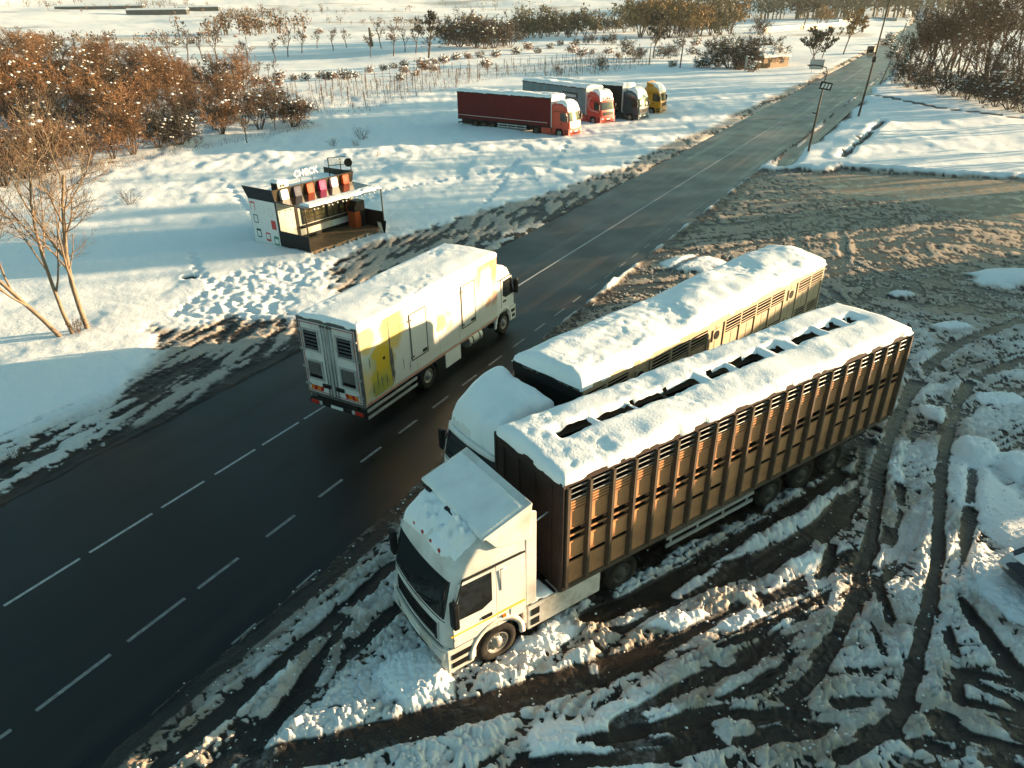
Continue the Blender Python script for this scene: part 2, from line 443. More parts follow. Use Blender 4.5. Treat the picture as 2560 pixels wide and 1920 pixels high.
    cov = 0.50 + 0.62 * st + 0.24 * fbm(x / 0.9, y / 0.9, 4, 87, 0.6) + 0.12 * fin
    cov = cov + 0.11 - 0.17 * m3 - 0.1 * sst(60, 66, s)
    ck = cov + (1.75 - 1.0 * m3) * (clod - 0.44)  # bares mud between clods, which also paints in the shade of crevices
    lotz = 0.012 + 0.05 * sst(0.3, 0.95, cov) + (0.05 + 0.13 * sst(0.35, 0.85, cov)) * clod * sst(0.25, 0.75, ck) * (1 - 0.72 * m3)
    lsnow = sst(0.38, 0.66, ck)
    lwet = sst(0.46, 0.22, cov)
    ldirt = 0.36 + 0.34 * m3 + 0.35 * m3 * st + 0.30 * sst(-.2, .8, fbm(x / 2, y / 2, 3, 89)) + 0.25 * sst(.75, .4, cov)
    # clean heaps
    for (c, ax_, ay_, h) in PATCH:
        q = ((x - c[0]) / ax_) ** 2 + ((y - c[1]) / ay_) ** 2
        k = sst(1.15, 0.55, q + 0.35 * fbm(x / 0.6, y / 0.6, 3, 93))
        lotz = lotz * (1 - k) + (0.04 + h * sst(1.25, 0.1, q) + (0.02 if ax_ > 1.05 and ay_ > 1.3 else 0.10) * clod + 0.015 * fin) * k
        lsnow = np.maximum(lsnow, k); lwet = lwet * (1 - k); ldirt = ldirt * (1 - 0.85 * k)
    # tyre ruts
    for (pts, hw, dep, sh) in RUTS:
        pts = spline(pts, 5)
        xs = [p[0] for p in pts]; ys = [p[1] for p in pts]
        bb = (x > min(xs) - 1.2) & (x < max(xs) + 1.2) & (y > min(ys) - 1.2) & (y < max(ys) + 1.2)
        if not bb.any(): continue
        xx = x[bb]; yy = y[bb]
        d = seg_dist(xx, yy, pts) + 0.03 * fbm(xx / 0.4, yy / 0.4, 2, 95)
        k = sst(hw * 1.08, hw * 0.86, d) * dep * (0.92 + 0.25 * vnoise(xx / 1.2, yy / 1.2, 97))
        k = np.clip(k, 0, 1)
        shd = sst(hw + 0.05, hw + 0.14, d) * sst(hw + 0.5, hw + 0.16, d)
        lp = clod[bb] * 1.6
        brk = np.clip(0.55 + 0.9 * vnoise(xx / 0.7, yy / 0.7, 98), 0, 1)
        shd = shd * brk
        lotz[bb] = lotz[bb] * (1 - k) + 0.004 * k + shd * sh * (0.25 + 1.1 * lp)
        tread = 0.006 * np.sin((xx * 0.7 + yy * 1.2) * 60) * k
        lotz[bb] += tread
        lsnow[bb] = np.clip(np.maximum(lsnow[bb] * (1 - k), sst(0.2, 0.55, shd * (0.4 + clod[bb])) * (1 - k)), 0, 1)
        lwet[bb] = np.maximum(lwet[bb], k * 0.85)
        ldirt[bb] = np.maximum(ldirt[bb], 0)
    # pale sheet of packed, half-melted ice
    ic = sst(-0.6, 1.2, poly_sd(x, y, ICE) + 0.9 * fbm(x / 2.5, y / 2.5, 3, 99))
    lotz = lotz * (1 - 0.6 * ic) + 0.02 * ic
    lsnow = lsnow * (1 - 0.55 * ic)
    # road edge of the lot: dirty splash strip
    ed = sst(1.8, 0.1, t - trt - 0.1)
    lsnow = lsnow * (1 - 0.55 * ed); ldirt = np.clip(ldirt + 0.35 * ed, 0, 1); lotz = lotz * (1 - 0.6 * ed)
    # bare wet mud under the parked lorries, also darkening in their shade
    for (ox, oy, hd, x0, x1) in ((0.30, 12.81, 214.1, -13.0, 2.6), (0.91, 16.76, 223.7, -13.8, 2.4)):
        c_, s_ = math.cos(R(hd)), math.sin(R(hd))
        u = (x - ox) * c_ + (y - oy) * s_; v = -(x - ox) * s_ + (y - oy) * c_
        dd = np.maximum(np.maximum(x0 - u, u - x1), np.abs(v) - 1.15) + 0.25 * fbm(x / 0.5, y / 0.5, 3, 151)
        k = sst(0.25, -0.25, dd)
        lsnow = lsnow * (1 - 0.93 * k); lotz = lotz * (1 - 0.75 * k); lwet = np.maximum(lwet, 0.5 * k)
    # bank round the lot
    bank = sst(-1.6, -0.3, lot) * sst(0.25, -0.35, lot)
    z = z + bank * (0.16 + 0.12 * lump2) * (t > 4)
    z = z * (1 - inl) + lotz * inl
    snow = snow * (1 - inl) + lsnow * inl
    ice = ic * inl
    wet = wet * (1 - inl) + lwet * inl
    dirt = dirt * (1 - inl) + ldirt * inl
    # ---- ruined verge left of the road
    c_, s_ = math.cos(R(55)), math.sin(R(55))
    ku = (x + 11.43) * c_ + (y - 39.56) * s_; kv = -(x + 11.43) * s_ + (y - 39.56) * c_
    kd = np.maximum(np.maximum(-ku, ku - 6.05), np.maximum(-kv, kv - 5.0))
    kk = sst(0.02, -0.12, kd); z = z * (1 - kk) - 0.06 * kk
    kf = sst(1.6, 0.1, -kv) * (kv < 0) * sst(-0.8, 0.2, ku) * sst(6.9, 5.9, ku); z = z * (1 - 0.6 * kf)
    tt = -t
    vs_ = fbm(s / 9, tt / 0.55, 3, 101) + 0.5 * fbm(s / 1.2, tt / 0.35, 2, 103)
    vw = 2.6 + 0.8 * fbm(s / 8, s * 0 + 2, 2, 105) + 0.2 * sst(20, 60, s)
    vw = vw + 2.2 * sst(15, 5, s)
    vm = sst(3.5, 3.9, tt) * sst(4.0 + vw, 4.0 + vw * 0.55, tt) * (t < 0)
    vcov = 0.38 + 0.55 * vs_ + 0.18 * sst(4.2, 6.0, tt) + 0.18 * fin
    vfar = sst(28, 55, s)
    vcov = vcov + 0.22 * vfar
    vz = 0.02 + 0.15 * sst(0.15, 0.9, vcov) * sst(4.3, 5.4, tt) + 0.07 * (1 - 0.75 * vfar) * clod * sst(.1, .7, vcov)
    z = z * (1 - vm) + vz * vm
    snow = snow * (1 - vm) + sst(0.25, 0.7, vcov + (0.6 - 0.4 * vfar) * (clod - .45) - 0.35 * sst(5.0, 4.1, tt)) * vm
    dirt = np.clip(dirt + vm * (0.5 - 0.1 * vs_ + 0.2 * sst(25, 50, s)), 0, 1)
    wet = np.maximum(wet, vm * 0.4 * sst(0.4, 0.1, vcov))
    for poly, soft, base in ((KMUD, 0.5, 0.56), (LMUD, 0.7, 0.46)):
        pm = sst(-soft, soft, poly_sd(x, y, poly) + 0.7 * fbm(x / 1.0, y / 1.0, 3, 111)) * (t < -4.05)
        ang = math.cos(RH + 0.25), math.sin(RH + 0.25)
        u = x * ang[0] + y * ang[1]; v = -x * ang[1] + y * ang[0]
        mc = base + 0.5 * fbm(u / 1.6, v / 0.32, 3, 115) + 0.25 * (lump - 0.4)
        mz = 0.03 + 0.12 * sst(0.0, 0.9, mc) + 0.03 * (lump - .3)
        z = z * (1 - pm) + mz * pm
        snow = snow * (1 - pm) + sst(0.25, 0.7, mc) * pm
        dirt = np.clip(dirt * (1 - pm) + 0.72 * pm, 0, 1)
        wet = wet * (1 - pm) + 0.45 * pm
    # trampled snow in front of the kiosk
    tr = sst(-0.5, 0.8, poly_sd(x, y, TRAMP) + 0.5 * fbm(x, y, 2, 121))
    z = z + tr * (-0.06 + 0.11 * (lump2 - 0.35) + 0.03 * (lump - .4)) * (1 - vm)
    # verge on the right beyond the lot: dark dirt, then a ditch
    rv = sst(4.0, 4.3, t) * sst(7.4 + 1.2 * fbm(s / 6, s * 0, 2, 131), 5.2, t) * sst(58, 64, s) * (t > 0)
    rc = 0.35 + 0.6 * fbm(s / 5, t / 0.6, 3, 133)
    z = z * (1 - rv) + (0.0 + 0.12 * sst(.2, .8, rc) - 0.25 * sst(4.6, 5.6, t)) * rv
    snow = snow * (1 - rv) + sst(0.25, 0.75, rc) * 0.8 * rv
    dirt = np.clip(dirt + rv * 0.5, 0, 1)
    # side track and cracks
    d = seg_dist(x, y, spline(SIDETRACK, 5))
    for off in (0.0, ):
        k = sst(0.75, 0.3, np.abs(d - off) + 0.25 * fbm(x, y, 2, 137))
        snow = snow * (1 - 0.9 * k); z = z - 0.14 * k; dirt = np.clip(dirt + 0.4 * k, 0, 1)
    d = seg_dist(x, y, CRACK) + 0.2 * fbm(x / 1.5, y / 1.5, 2, 139)
    k = sst(0.45, 0.1, d); z = z - 0.3 * k; snow = snow * (1 - 0.8 * k)
    k = sst(2.2, 0.8, d) * sst(0.2, 0.6, d); z = z + 0.12 * k
    for (c, rad) in HOLES:
        q = np.hypot((x - c[0]) / (rad * 1.5), (y - c[1]) / rad)
        k = sst(1.05, 0.75, q + 0.12 * fbm(x / 0.3, y / 0.3, 2, 141)); z = z - 0.25 * k; snow = snow * (1 - k)
        wet = np.maximum(wet, k)
    # bed under the road
    far_w = 0.5 * sst(60, 140, r)
    wb = far_w * 0.6 + 0.10 * fbm(s / 0.8, s * 0 + 5, 3, 143)
    rd = sst(4.22 + wb, 3.95, -t) * sst(trt + 0.22 + wb, trt - 0.1, t)
    z = z * (1 - rd) - (0.10 + 0.5 * sst(45, 120, r)) * rd
    return z, np.clip(snow, 0, 1), ice, np.clip(wet, 0, 1), np.clip(dirt, 0, 1)


# ground sheet: rings round the place, finer where the lot is
rs = [1.5, 3.0, 4.5, 5.5]
r_ = 6.2
while r_ < 2250:
    rs.append(r_)
    r_ += min(max(0.034, r_ * r_ / 7500.0), 0.022 * r_)
th = [-math.pi, -2.6, -2.2, -1.8, -1.5, -1.3, -1.15, -1.05]
th += list(np.arange(-0.96, 0.96, 0.0025)) + [0.96, 1.05, 1.15, 1.3, 1.5, 1.8, 2.2, 2.6]
rs = np.array(rs); th = np.array(th)
TH, RR = np.meshgrid(th, rs)
GX = (RR * np.sin(TH)).ravel(); GY = (RR * np.cos(TH)).ravel()
gzv, gsn, gic, gwe, gdi = ground_fields(GX, GY)
nr, nt_ = len(rs), len(th)
GZ = gzv.reshape(nr, nt_)
def gz(x, y):
    """height of the ground sheet at a point"""
    r = math.hypot(x, y); t = math.atan2(x, y)
    i = int(np.clip(np.searchsorted(rs, r) - 1, 0, nr - 2)); j = int(np.clip(np.searchsorted(th, t) - 1, 0, nt_ - 2))
    a = min(1, max(0, (r - rs[i]) / (rs[i + 1] - rs[i]))); b = min(1, max(0, (t - th[j]) / (th[j + 1] - th[j])))
    return float((GZ[i, j] * (1 - b) + GZ[i, j + 1] * b) * (1 - a) + (GZ[i + 1, j] * (1 - b) + GZ[i + 1, j + 1] * b) * a)
me = bpy.data.meshes.new('ground')
V = np.stack([GX, GY, gzv], 1)
V = np.vstack([V, [[0, 0, 0.2]]])
idx = np.arange(nr * nt_).reshape(nr, nt_)
idn = np.roll(idx, -1, axis=1)
quads = np.stack([idx[:-1], idn[:-1], idn[1:], idx[1:]], -1).reshape(-1, 4)
tris = np.stack([np.full(nt_, nr * nt_), idn[0], idx[0]], -1)
me.vertices.add(len(V)); me.vertices.foreach_set('co', V.ravel())
nl = quads.size + tris.size
me.loops.add(nl); me.loops.foreach_set('vertex_index', np.concatenate([quads[:, ::-1].ravel(), tris[:, ::-1].ravel()]))
me.polygons.add(len(quads) + len(tris))
me.polygons.foreach_set('loop_start', np.concatenate([np.arange(len(quads)) * 4, quads.size + np.arange(len(tris)) * 3]))
me.polygons.foreach_set('loop_total', np.concatenate([np.full(len(quads), 4), np.full(len(tris), 3)]))
me.polygons.foreach_set('use_smooth', np.ones(len(quads) + len(tris), bool))
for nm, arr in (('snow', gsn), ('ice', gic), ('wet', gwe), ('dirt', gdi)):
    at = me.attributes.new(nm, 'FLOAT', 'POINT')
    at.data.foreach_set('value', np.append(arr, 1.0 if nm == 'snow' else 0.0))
me.update(calc_edges=True)

def ground_mat():
    mt, N, L, b = newmat('snow_and_slush')
    def attr(n):
        a = N.new('ShaderNodeAttribute'); a.attribute_name = n; return a.outputs['Fac']
    def noise(sc, det=6, rough=0.6):
        n = N.new('ShaderNodeTexNoise'); n.inputs['Scale'].default_value = sc; n.inputs['Detail'].default_value = det; n.inputs['Roughness'].default_value = rough
        L.new(tc.outputs['Object'], n.inputs['Vector']); return n.outputs['Fac']
    def math_(op, a, bb=None, clamp=False):
        n = N.new('ShaderNodeMath'); n.operation = op; n.use_clamp = clamp
        for i, q in enumerate((a, bb)):
            if q is None: continue
            if isinstance(q, (int, float)): n.inputs[i].default_value = q
            else: L.new(q, n.inputs[i])
        return n.outputs[0]
    def mix(f, a, c):
        n = N.new('ShaderNodeMix'); n.data_type = 'RGBA'
        if isinstance(f, (int, float)): n.inputs[0].default_value = f
        else: L.new(f, n.inputs[0])
        for i, q in ((6, a), (7, c)):
            if isinstance(q, tuple): n.inputs[i].default_value = q + (1,)
            else: L.new(q, n.inputs[i])
        return n.outputs[2]
    def mrange(v, a, c, lo, hi):
        n = N.new('ShaderNodeMapRange'); n.interpolation_type = 'SMOOTHSTEP'
        L.new(v, n.inputs[0])
        for i, q in ((1, a), (2, c), (3, lo), (4, hi)): n.inputs[i].default_value = q
        return n.outputs[0]
    tc = N.new('ShaderNodeTexCoord')
    n1 = noise(6.0, 8, 0.65); n2 = noise(0.9, 5); n3 = noise(28.0, 4)
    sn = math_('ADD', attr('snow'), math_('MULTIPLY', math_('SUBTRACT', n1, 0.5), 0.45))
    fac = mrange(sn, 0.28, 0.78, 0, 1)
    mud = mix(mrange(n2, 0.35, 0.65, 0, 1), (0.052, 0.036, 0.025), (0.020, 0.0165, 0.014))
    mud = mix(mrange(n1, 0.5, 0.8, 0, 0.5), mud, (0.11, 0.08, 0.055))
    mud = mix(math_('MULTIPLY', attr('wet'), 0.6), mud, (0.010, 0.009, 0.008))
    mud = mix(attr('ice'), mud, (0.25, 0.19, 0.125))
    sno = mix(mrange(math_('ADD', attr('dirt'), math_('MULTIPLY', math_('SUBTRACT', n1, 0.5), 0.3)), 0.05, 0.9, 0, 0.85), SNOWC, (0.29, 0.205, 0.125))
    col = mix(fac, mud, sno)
    L.new(col, b.inputs['Base Color'])
    rmud = math_('SUBTRACT', 0.62, math_('MULTIPLY', attr('wet'), 0.42))
    rmud = math_('SUBTRACT', rmud, math_('MULTIPLY', attr('ice'), 0.1))
    rg = math_('ADD', math_('MULTIPLY', rmud, math_('SUBTRACT', 1.0, fac)), math_('MULTIPLY', fac, 0.75))
    L.new(rg, b.inputs['Roughness'])
    b.inputs['Specular IOR Level'].default_value = 0.25
    bp = N.new('ShaderNodeBump'); bp.inputs['Strength'].default_value = 0.7; bp.inputs['Distance'].default_value = 0.07
    hh = math_('ADD', math_('MULTIPLY', n1, 0.7), math_('MULTIPLY', n3, 0.25))
    L.new(hh, bp.inputs['Height']); L.new(bp.outputs[0], b.inputs['Normal'])
    return mt
M['ground'] = ground_mat()
me.materials.append(M['ground'])
ground = bpy.data.objects.new('ground', me)
COL.objects.link(ground)
tag(ground, 'snow covered ground with rutted slush on the lot', kind='structure')

# crumbs of broken snow thrown up along the ruts
rg_ = np.random.default_rng(8)
lotmask = poly_sd(GX, GY, LOT) > 0.3
rad_ = np.hypot(GX, GY)
edge = (np.clip(gsn, 0, 1) * 1.0 + 0.05) * lotmask * (rad_ < 42) * (gic < .4) * np.clip(fbm(GX / 1.3, GY / 1.3, 3, 161) + .55, 0.03, 1) * np.minimum(1.0, (rad_ / 14.0))
# equal chance per area
area = np.clip(np.gradient(rs)[:, None] * rs[:, None] * np.gradient(th)[None, :], 0, .2).ravel()
pw = edge * area; pw[~np.isfinite(pw)] = 0
pick = rg_.choice(len(GX), 45000, p=pw / pw.sum())
cx = GX[pick] + rg_.uniform(-.04, .04, len(pick)); cy = GY[pick] + rg_.uniform(-.04, .04, len(pick)); cz_ = gzv[pick]
sz = 0.011 + 0.034 * rg_.random(len(pick)) ** 2.4
base = np.array([(1, 0, 0), (0, 1, 0), (-1, 0, 0), (0, -1, 0), (0, 0, 1), (0, 0, -1)], float)
fc = np.array([(0, 1, 4), (1, 2, 4), (2, 3, 4), (3, 0, 4), (1, 0, 5), (2, 1, 5), (3, 2, 5), (0, 3, 5)])
VV = base[None] * (sz[:, None, None] * rg_.uniform(.6, 1.3, (len(pick), 6, 1)))
an = rg_.uniform(0, 6.28, len(pick)); ca, sa = np.cos(an)[:, None], np.sin(an)[:, None]
VX = VV[:, :, 0] * ca - VV[:, :, 1] * sa + cx[:, None]; VY = VV[:, :, 0] * sa + VV[:, :, 1] * ca + cy[:, None]
VZ = VV[:, :, 2] * .8 + (cz_ + sz * .25)[:, None]
VV = np.stack([VX, VY, VZ], -1).reshape(-1, 3)
FF = (fc[None] + (np.arange(len(pick)) * 6)[:, None, None]).reshape(-1, 3)
cm_ = bpy.data.meshes.new('snow_crumbs')
cm_.vertices.add(len(VV)); cm_.vertices.foreach_set('co', VV.ravel())
cm_.loops.add(FF.size); cm_.loops.foreach_set('vertex_index', FF.ravel())
cm_.polygons.add(len(FF)); cm_.polygons.foreach_set('loop_start', np.arange(len(FF)) * 3); cm_.polygons.foreach_set('loop_total', np.full(len(FF), 3))
cm_.polygons.foreach_set('use_smooth', np.ones(len(FF), bool))
cm_.update(calc_edges=True)
cm_.materials.append(M['dirt_snow'])
crumbs = bpy.data.objects.new('snow_crumbs', cm_); COL.objects.link(crumbs)
tag(crumbs, 'crumbs of broken dirty snow scattered over the rutted lot', 'snow', kind='stuff')

# ------------------------------------------------------------------ the road
def road_mat():
    mt, N, L, b = newmat('wet_asphalt')
    tc = N.new('ShaderNodeTexCoord')
    mp = N.new('ShaderNodeMapping'); mp.inputs['Scale'].default_value = (0.035, 1.3, 1)
    L.new(tc.outputs['Object'], mp.inputs['Vector'])
    n1 = N.new('ShaderNodeTexNoise'); n1.inputs['Scale'].default_value = 1.0; n1.inputs['Detail'].default_value = 6
    L.new(mp.outputs[0], n1.inputs['Vector'])
    n2 = N.new('ShaderNodeTexNoise'); n2.inputs['Scale'].default_value = 0.35; n2.inputs['Detail'].default_value = 5
    L.new(tc.outputs['Object'], n2.inputs['Vector'])
    n3 = N.new('ShaderNodeTexNoise'); n3.inputs['Scale'].default_value = 60; n3.inputs['Detail'].default_value = 3
    L.new(tc.outputs['Object'], n3.inputs['Vector'])
    r1 = N.new('ShaderNodeValToRGB'); r1.color_ramp.elements[0].position = 0.3; r1.color_ramp.elements[1].position = 0.75
    r1.color_ramp.elements[0].color = (0.005, 0.005, 0.005, 1); r1.color_ramp.elements[1].color = (0.020, 0.0185, 0.017, 1)
    L.new(n1.outputs[0], r1.inputs[0])
    mx = N.new('ShaderNodeMix'); mx.data_type = 'RGBA'; mx.blend_type = 'MULTIPLY'; mx.inputs[0].default_value = 0.5
    L.new(r1.outputs[0], mx.inputs[6]); L.new(n3.outputs[1], mx.inputs[7])
    # pale salt streaks farther up the road, also painting in its sky sheen
    sp = N.new('ShaderNodeSeparateXYZ'); L.new(tc.outputs['Object'], sp.inputs[0])
    f1 = N.new('ShaderNodeMapRange'); f1.inputs[1].default_value = 14; f1.inputs[2].default_value = 75; f1.inputs[3].default_value = 0.0; f1.inputs[4].default_value = 1.0; L.new(sp.outputs[0], f1.inputs[0])
    f2 = N.new('ShaderNodeMapRange'); f2.inputs[1].default_value = 0.44; f2.inputs[2].default_value = 0.62; L.new(n1.outputs[0], f2.inputs[0])
    f3 = N.new('ShaderNodeMath'); f3.operation = 'MULTIPLY'; L.new(f1.outputs[0], f3.inputs[0]); L.new(f2.outputs[0], f3.inputs[1])
    mf = N.new('ShaderNodeMix'); mf.data_type = 'RGBA'; L.new(f3.outputs[0], mf.inputs[0]); L.new(mx.outputs[2], mf.inputs[6]); mf.inputs[7].default_value = (0.16, 0.148, 0.135, 1)
    L.new(mf.outputs[2], b.inputs['Base Color'])
    mr = N.new('ShaderNodeMapRange'); mr.inputs[1].default_value = 0.3; mr.inputs[2].default_value = 0.75; mr.inputs[3].default_value = 0.22; mr.inputs[4].default_value = 0.62
    ad = N.new('ShaderNodeMath'); ad.operation = 'MULTIPLY_ADD'; ad.inputs[1].default_value = 0.6
    L.new(n1.outputs[0], ad.inputs[0])
    m2 = N.new('ShaderNodeMath'); m2.operation = 'MULTIPLY'; m2.inputs[1].default_value = 0.4
    L.new(n2.outputs[0], m2.inputs[0]); L.new(m2.outputs[0], ad.inputs[2])
    L.new(ad.outputs[0], mr.inputs[0]); L.new(mr.outputs[0], b.inputs['Roughness'])
    b.inputs['Specular IOR Level'].default_value = 0.3
    bp = N.new('ShaderNodeBump'); bp.inputs['Strength'].default_value = 0.25; bp.inputs['Distance'].default_value = 0.01
    L.new(n3.outputs[0], bp.inputs['Height']); L.new(bp.outputs[0], b.inputs['Normal'])
    return mt
M['road'] = road_mat()
mb = MB()
ss = [-45 + i * 1.5 for i in range(90)] + [90 + i * 6 for i in range(1, 90)]
def rl_(s_, t_, z_): return (s_, -t_ - float(road_c(np.array(float(s_)))), z_)
mb.grid(lambda s_, t_: rl_(s_, t_, 0.0), ss, [-4.4, -2, 0, 2, 4.4, 6.2])
mb.f = [f[::-1] for f in mb.f]
road = mb.build('road', M['road'])
road.location = (RO[0], RO[1], 0); road.rotation_euler = (0, 0, RH)
tag(road, 'wet dark asphalt road running away to the upper right', kind='structure')
M['paint'] = pbr('worn_road_paint', (0.44, 0.44, 0.43), 0.6, var=0.15, scale=9, dirt=(0.05, 0.05, 0.05), dirt_amt=0.75, dirt_scale=7, bump=0.1)
M['paint_worn'] = pbr('rubbed_road_paint', (0.24, 0.24, 0.23), 0.6, var=0.2, scale=9, dirt=(0.03, 0.03, 0.03), dirt_amt=1.0, dirt_scale=5)
def mark(s0, s1, t0, w=0.12, name='lane_dash'):
    mk = MB()
    n = max(2, int((s1 - s0) / 8) + 2)
    mk.grid(lambda s_, t_: rl_(s_, t_, 0.004), lin(s0, s1, n), [t0 - w / 2, t0 + w / 2])
    mk.f = [f[::-1] for f in mk.f]
    return mk.build(name, M['paint'] if abs(t0) < 1 else M['paint_worn'], road)
for (a, b_) in [(-3.9, -2.2), (-1.9, -.2), (0, 1.9), (2.16, 4.03), (4.33, 5.81), (6.2, 7.8), (8.1, 9.74), (9.99, 11.7), (12, 13.7), (14, 15.7), (16, 17.7), (18, 19.7), (20, 21.7)]:
    mark(a, b_, 0.0, 0.09)
mark(22, 330, 0.0, 0.11, 'centre_line')
for (a, b_) in [(-6.1, -4.4), (-4.1, -2.5), (-2.2, -1.75), (-1.26, .38), (.79, 2.32), (2.69, 3.95), (4.9, 5.96), (6.91, 7.92)]:
    mark(a, b_, 3.62, 0.10)
for k in range(16):
    mark(8.9 + k * 1.93, 9.9 + k * 1.93, 3.5 - k * 0.008, 0.09)
mark(42, 55, 3.4, 0.11, 'edge_line')
for (a, b_) in [(1.9, 2.6), (3.9, 4.6)]:
    mark(a, b_, 5.75, 0.06, 'edge_line')

# ------------------------------------------------------------------ vehicles: shared pieces
def wheel_meshes(rad=0.5, wid=0.3, key='truck'):
    t = MB()
    t.lathe([(rad * .56, -wid / 2 + .02), (rad * .80, -wid / 2), (rad * .95, -wid / 2 + .02), (rad, -wid / 2 + .06), (rad, wid / 2 - .06), (rad * .95, wid / 2 - .02), (rad * .80, wid / 2), (rad * .56, wid / 2 - .02), (rad * .56, -wid / 2 + .02)], 32)
    # tread blocks
    for k in range(32):
        a = 2 * math.pi * (k + .5) / 32
        Mx = Matrix.Rotation(-a, 4, 'Y')
        b = MB(Mx); b.box(rad - .005, rad + .012, -wid / 2 + .07, wid / 2 - .07, -.028, .028)
        t.add(b.v, b.f)
    r = MB()
    r.lathe([(rad * .57, -wid / 2 + .03), (rad * .57, wid / 2 - .03), (rad * .52, wid / 2 - .015), (rad * .46, wid / 2 - .06), (rad * .30, wid / 2 - .09), (rad * .27, wid / 2 - .03), (rad * .20, wid / 2 + .0), (rad * .16, wid / 2 + .03), (0.001, wid / 2 + .035)], 28)
    for k in range(10):
        a = 2 * math.pi * k / 10
        r.lathe([(.022, wid / 2 - .10), (.022, wid / 2 - .045), (.001, wid / 2 - .04)], 6, 'y', (rad * .36 * math.cos(a), 0, rad * .36 * math.sin(a)))
    h = MB()
    for k in range(8):
        a = 2 * math.pi * (k + .5) / 8
        h.lathe([(.035, wid / 2 - .075), (.001, wid / 2 - .074)], 8, 'y', (rad * .42 * math.cos(a), 0.001, rad * .42 * math.sin(a)))
    return t.mesh('tyre', M['rubber'], True), r.mesh('rim', M['rim'], True), h.mesh('rim_hole', M['black'])
W_T, W_R, W_H = wheel_meshes()
W_RD = W_R.copy(); W_RD.materials.clear(); W_RD.materials.append(M['rim_dark'])
W_T2, W_R2, W_H2 = wheel_meshes(0.33, 0.2)

def wheel(parent, x, y, z=0.5, side=1, Mx=None, small=False, dual=False, holes=True, dark=False):
    """side=+1: outer face towards +y"""
    p = Vector((x, y, z)); rz = 0 if side > 0 else math.pi
    if Mx is not None:
        p = Mx @ p; rz += Mx.to_euler().z
    w = put('wheel', W_T2 if small else W_T, parent, p, (0, 0, rz))
    put('rim', W_R2 if small else (W_RD if dark else W_R), w)
    if holes and not small: put('rim_hole', W_H, w)
    if dual:
        q = Vector((x, y - side * .33, z)); q = Mx @ q if Mx is not None else q
        put('wheel', W_T, parent, q, (0, 0, rz))
    return w

def snow_slab(name, parent, x0, x1, y0, y1, base, thick, seed=0, res=.07, Mx=None, edge=.16, holes=(), rough=.05, over=.03, crown=0.0, mat=None, ragged=.06):
    """a blanket of snow lying on a roof; base(x,y)->z of the roof"""
    x0 -= over; x1 += over; y0 -= over; y1 += over
    nx = max(6, int((x1 - x0) / res)); ny = max(6, int((y1 - y0) / res))
    X, Y = np.meshgrid(np.linspace(x0, x1, nx), np.linspace(y0, y1, ny), indexing='ij')
    rag = ragged * fbm(X / .5 + seed, Y / .5, 3, seed)
    d = np.minimum(np.minimum(X - x0, x1 - X), np.minimum(Y - y0, y1 - Y))
    prof = np.sqrt(np.clip(1 - (1 - np.clip(d / edge, 0, 1)) ** 2, 0, 1))
    T = thick * prof * (1 + .32 * fbm(X / 1.9 + seed, Y / 1.3, 3, seed + 3))
    ymid = .5 * (y0 + y1)
    T = T + crown * prof * (1 - ((Y - ymid) / (.5 * (y1 - y0))) ** 2)
    T = T + rough * prof * (fbm(X / .16, Y / .16, 3, seed + 5) * .7 + .35 * fbm(X / .5, Y / .5, 2, seed + 7)) * np.clip(.5 + 1.0 * fbm(X / 1.3, Y / 1.3, 2, seed + 9), .1, 1)
    keep = np.ones((nx, ny), bool)
    for (hx0, hx1, hy0, hy1) in holes:
        ddx = np.maximum(hx0 - X, X - hx1); ddy = np.maximum(hy0 - Y, Y - hy1)
        dh = np.maximum(ddx, ddy) + rag
        T = T * np.sqrt(np.clip(1 - (1 - np.clip(dh / .22, 0.02, 1)) ** 2, 0, 1))
        keep &= dh > 0.0
    B = np.vectorize(base)(X, Y) if callable(base) else np.full_like(X, base)
    Z = B + np.maximum(T, 0.004)
    # ragged hem
    Zb = B - 0.02 - np.where(d < 1e-6, np.maximum(0, .05 * fbm(X / .3 + 5, Y / .3, 2, seed + 11)), 0)
    # uneven outline: parts of the hem have slipped or crumbled back
    cut = np.clip(.05 * fbm(X / .35 + seed, Y / .35 - seed, 3, seed + 13), -.02, .06) * np.clip(1 - d / .25, 0, 1) * min(1.0, thick / .1)
    X = X + np.where(X - x0 < x1 - X, 1, -1) * np.where(np.minimum(X - x0, x1 - X) < .25, cut, 0)
    Y = Y + np.where(Y - y0 < y1 - Y, 1, -1) * np.where(np.minimum(Y - y0, y1 - Y) < .25, cut, 0)
    verts = []; 
    for i in range(nx):
        for j in range(ny):
            verts.append((X[i, j], Y[i, j], Z[i, j]))
    faces = []
    for i in range(nx - 1):
        for j in range(ny - 1):
            if keep[i, j] and keep[i + 1, j] and keep[i, j + 1] and keep[i + 1, j + 1]:
                faces.append((i * ny + j, (i + 1) * ny + j, (i + 1) * ny + j + 1, i * ny + j + 1))
    # skirt
    ring = [(i, 0) for i in range(nx)] + [(nx - 1, j) for j in range(1, ny)] + [(i, ny - 1) for i in range(nx - 2, -1, -1)] + [(0, j) for j in range(ny - 2, 0, -1)]
    n0 = len(verts)
    for (i, j) in ring: verts.append((X[i, j], Y[i, j], Zb[i, j]))
    n = len(ring)
    for k in range(n):
        a = ring[k]; b = ring[(k + 1) % n]
        faces.append((n0 + k, n0 + (k + 1) % n, b[0] * ny + b[1], a[0] * ny + a[1]))
    mb = MB(Mx); mb.add(verts, faces)
    return mb.build(name, mat or M['snow'], parent, True)

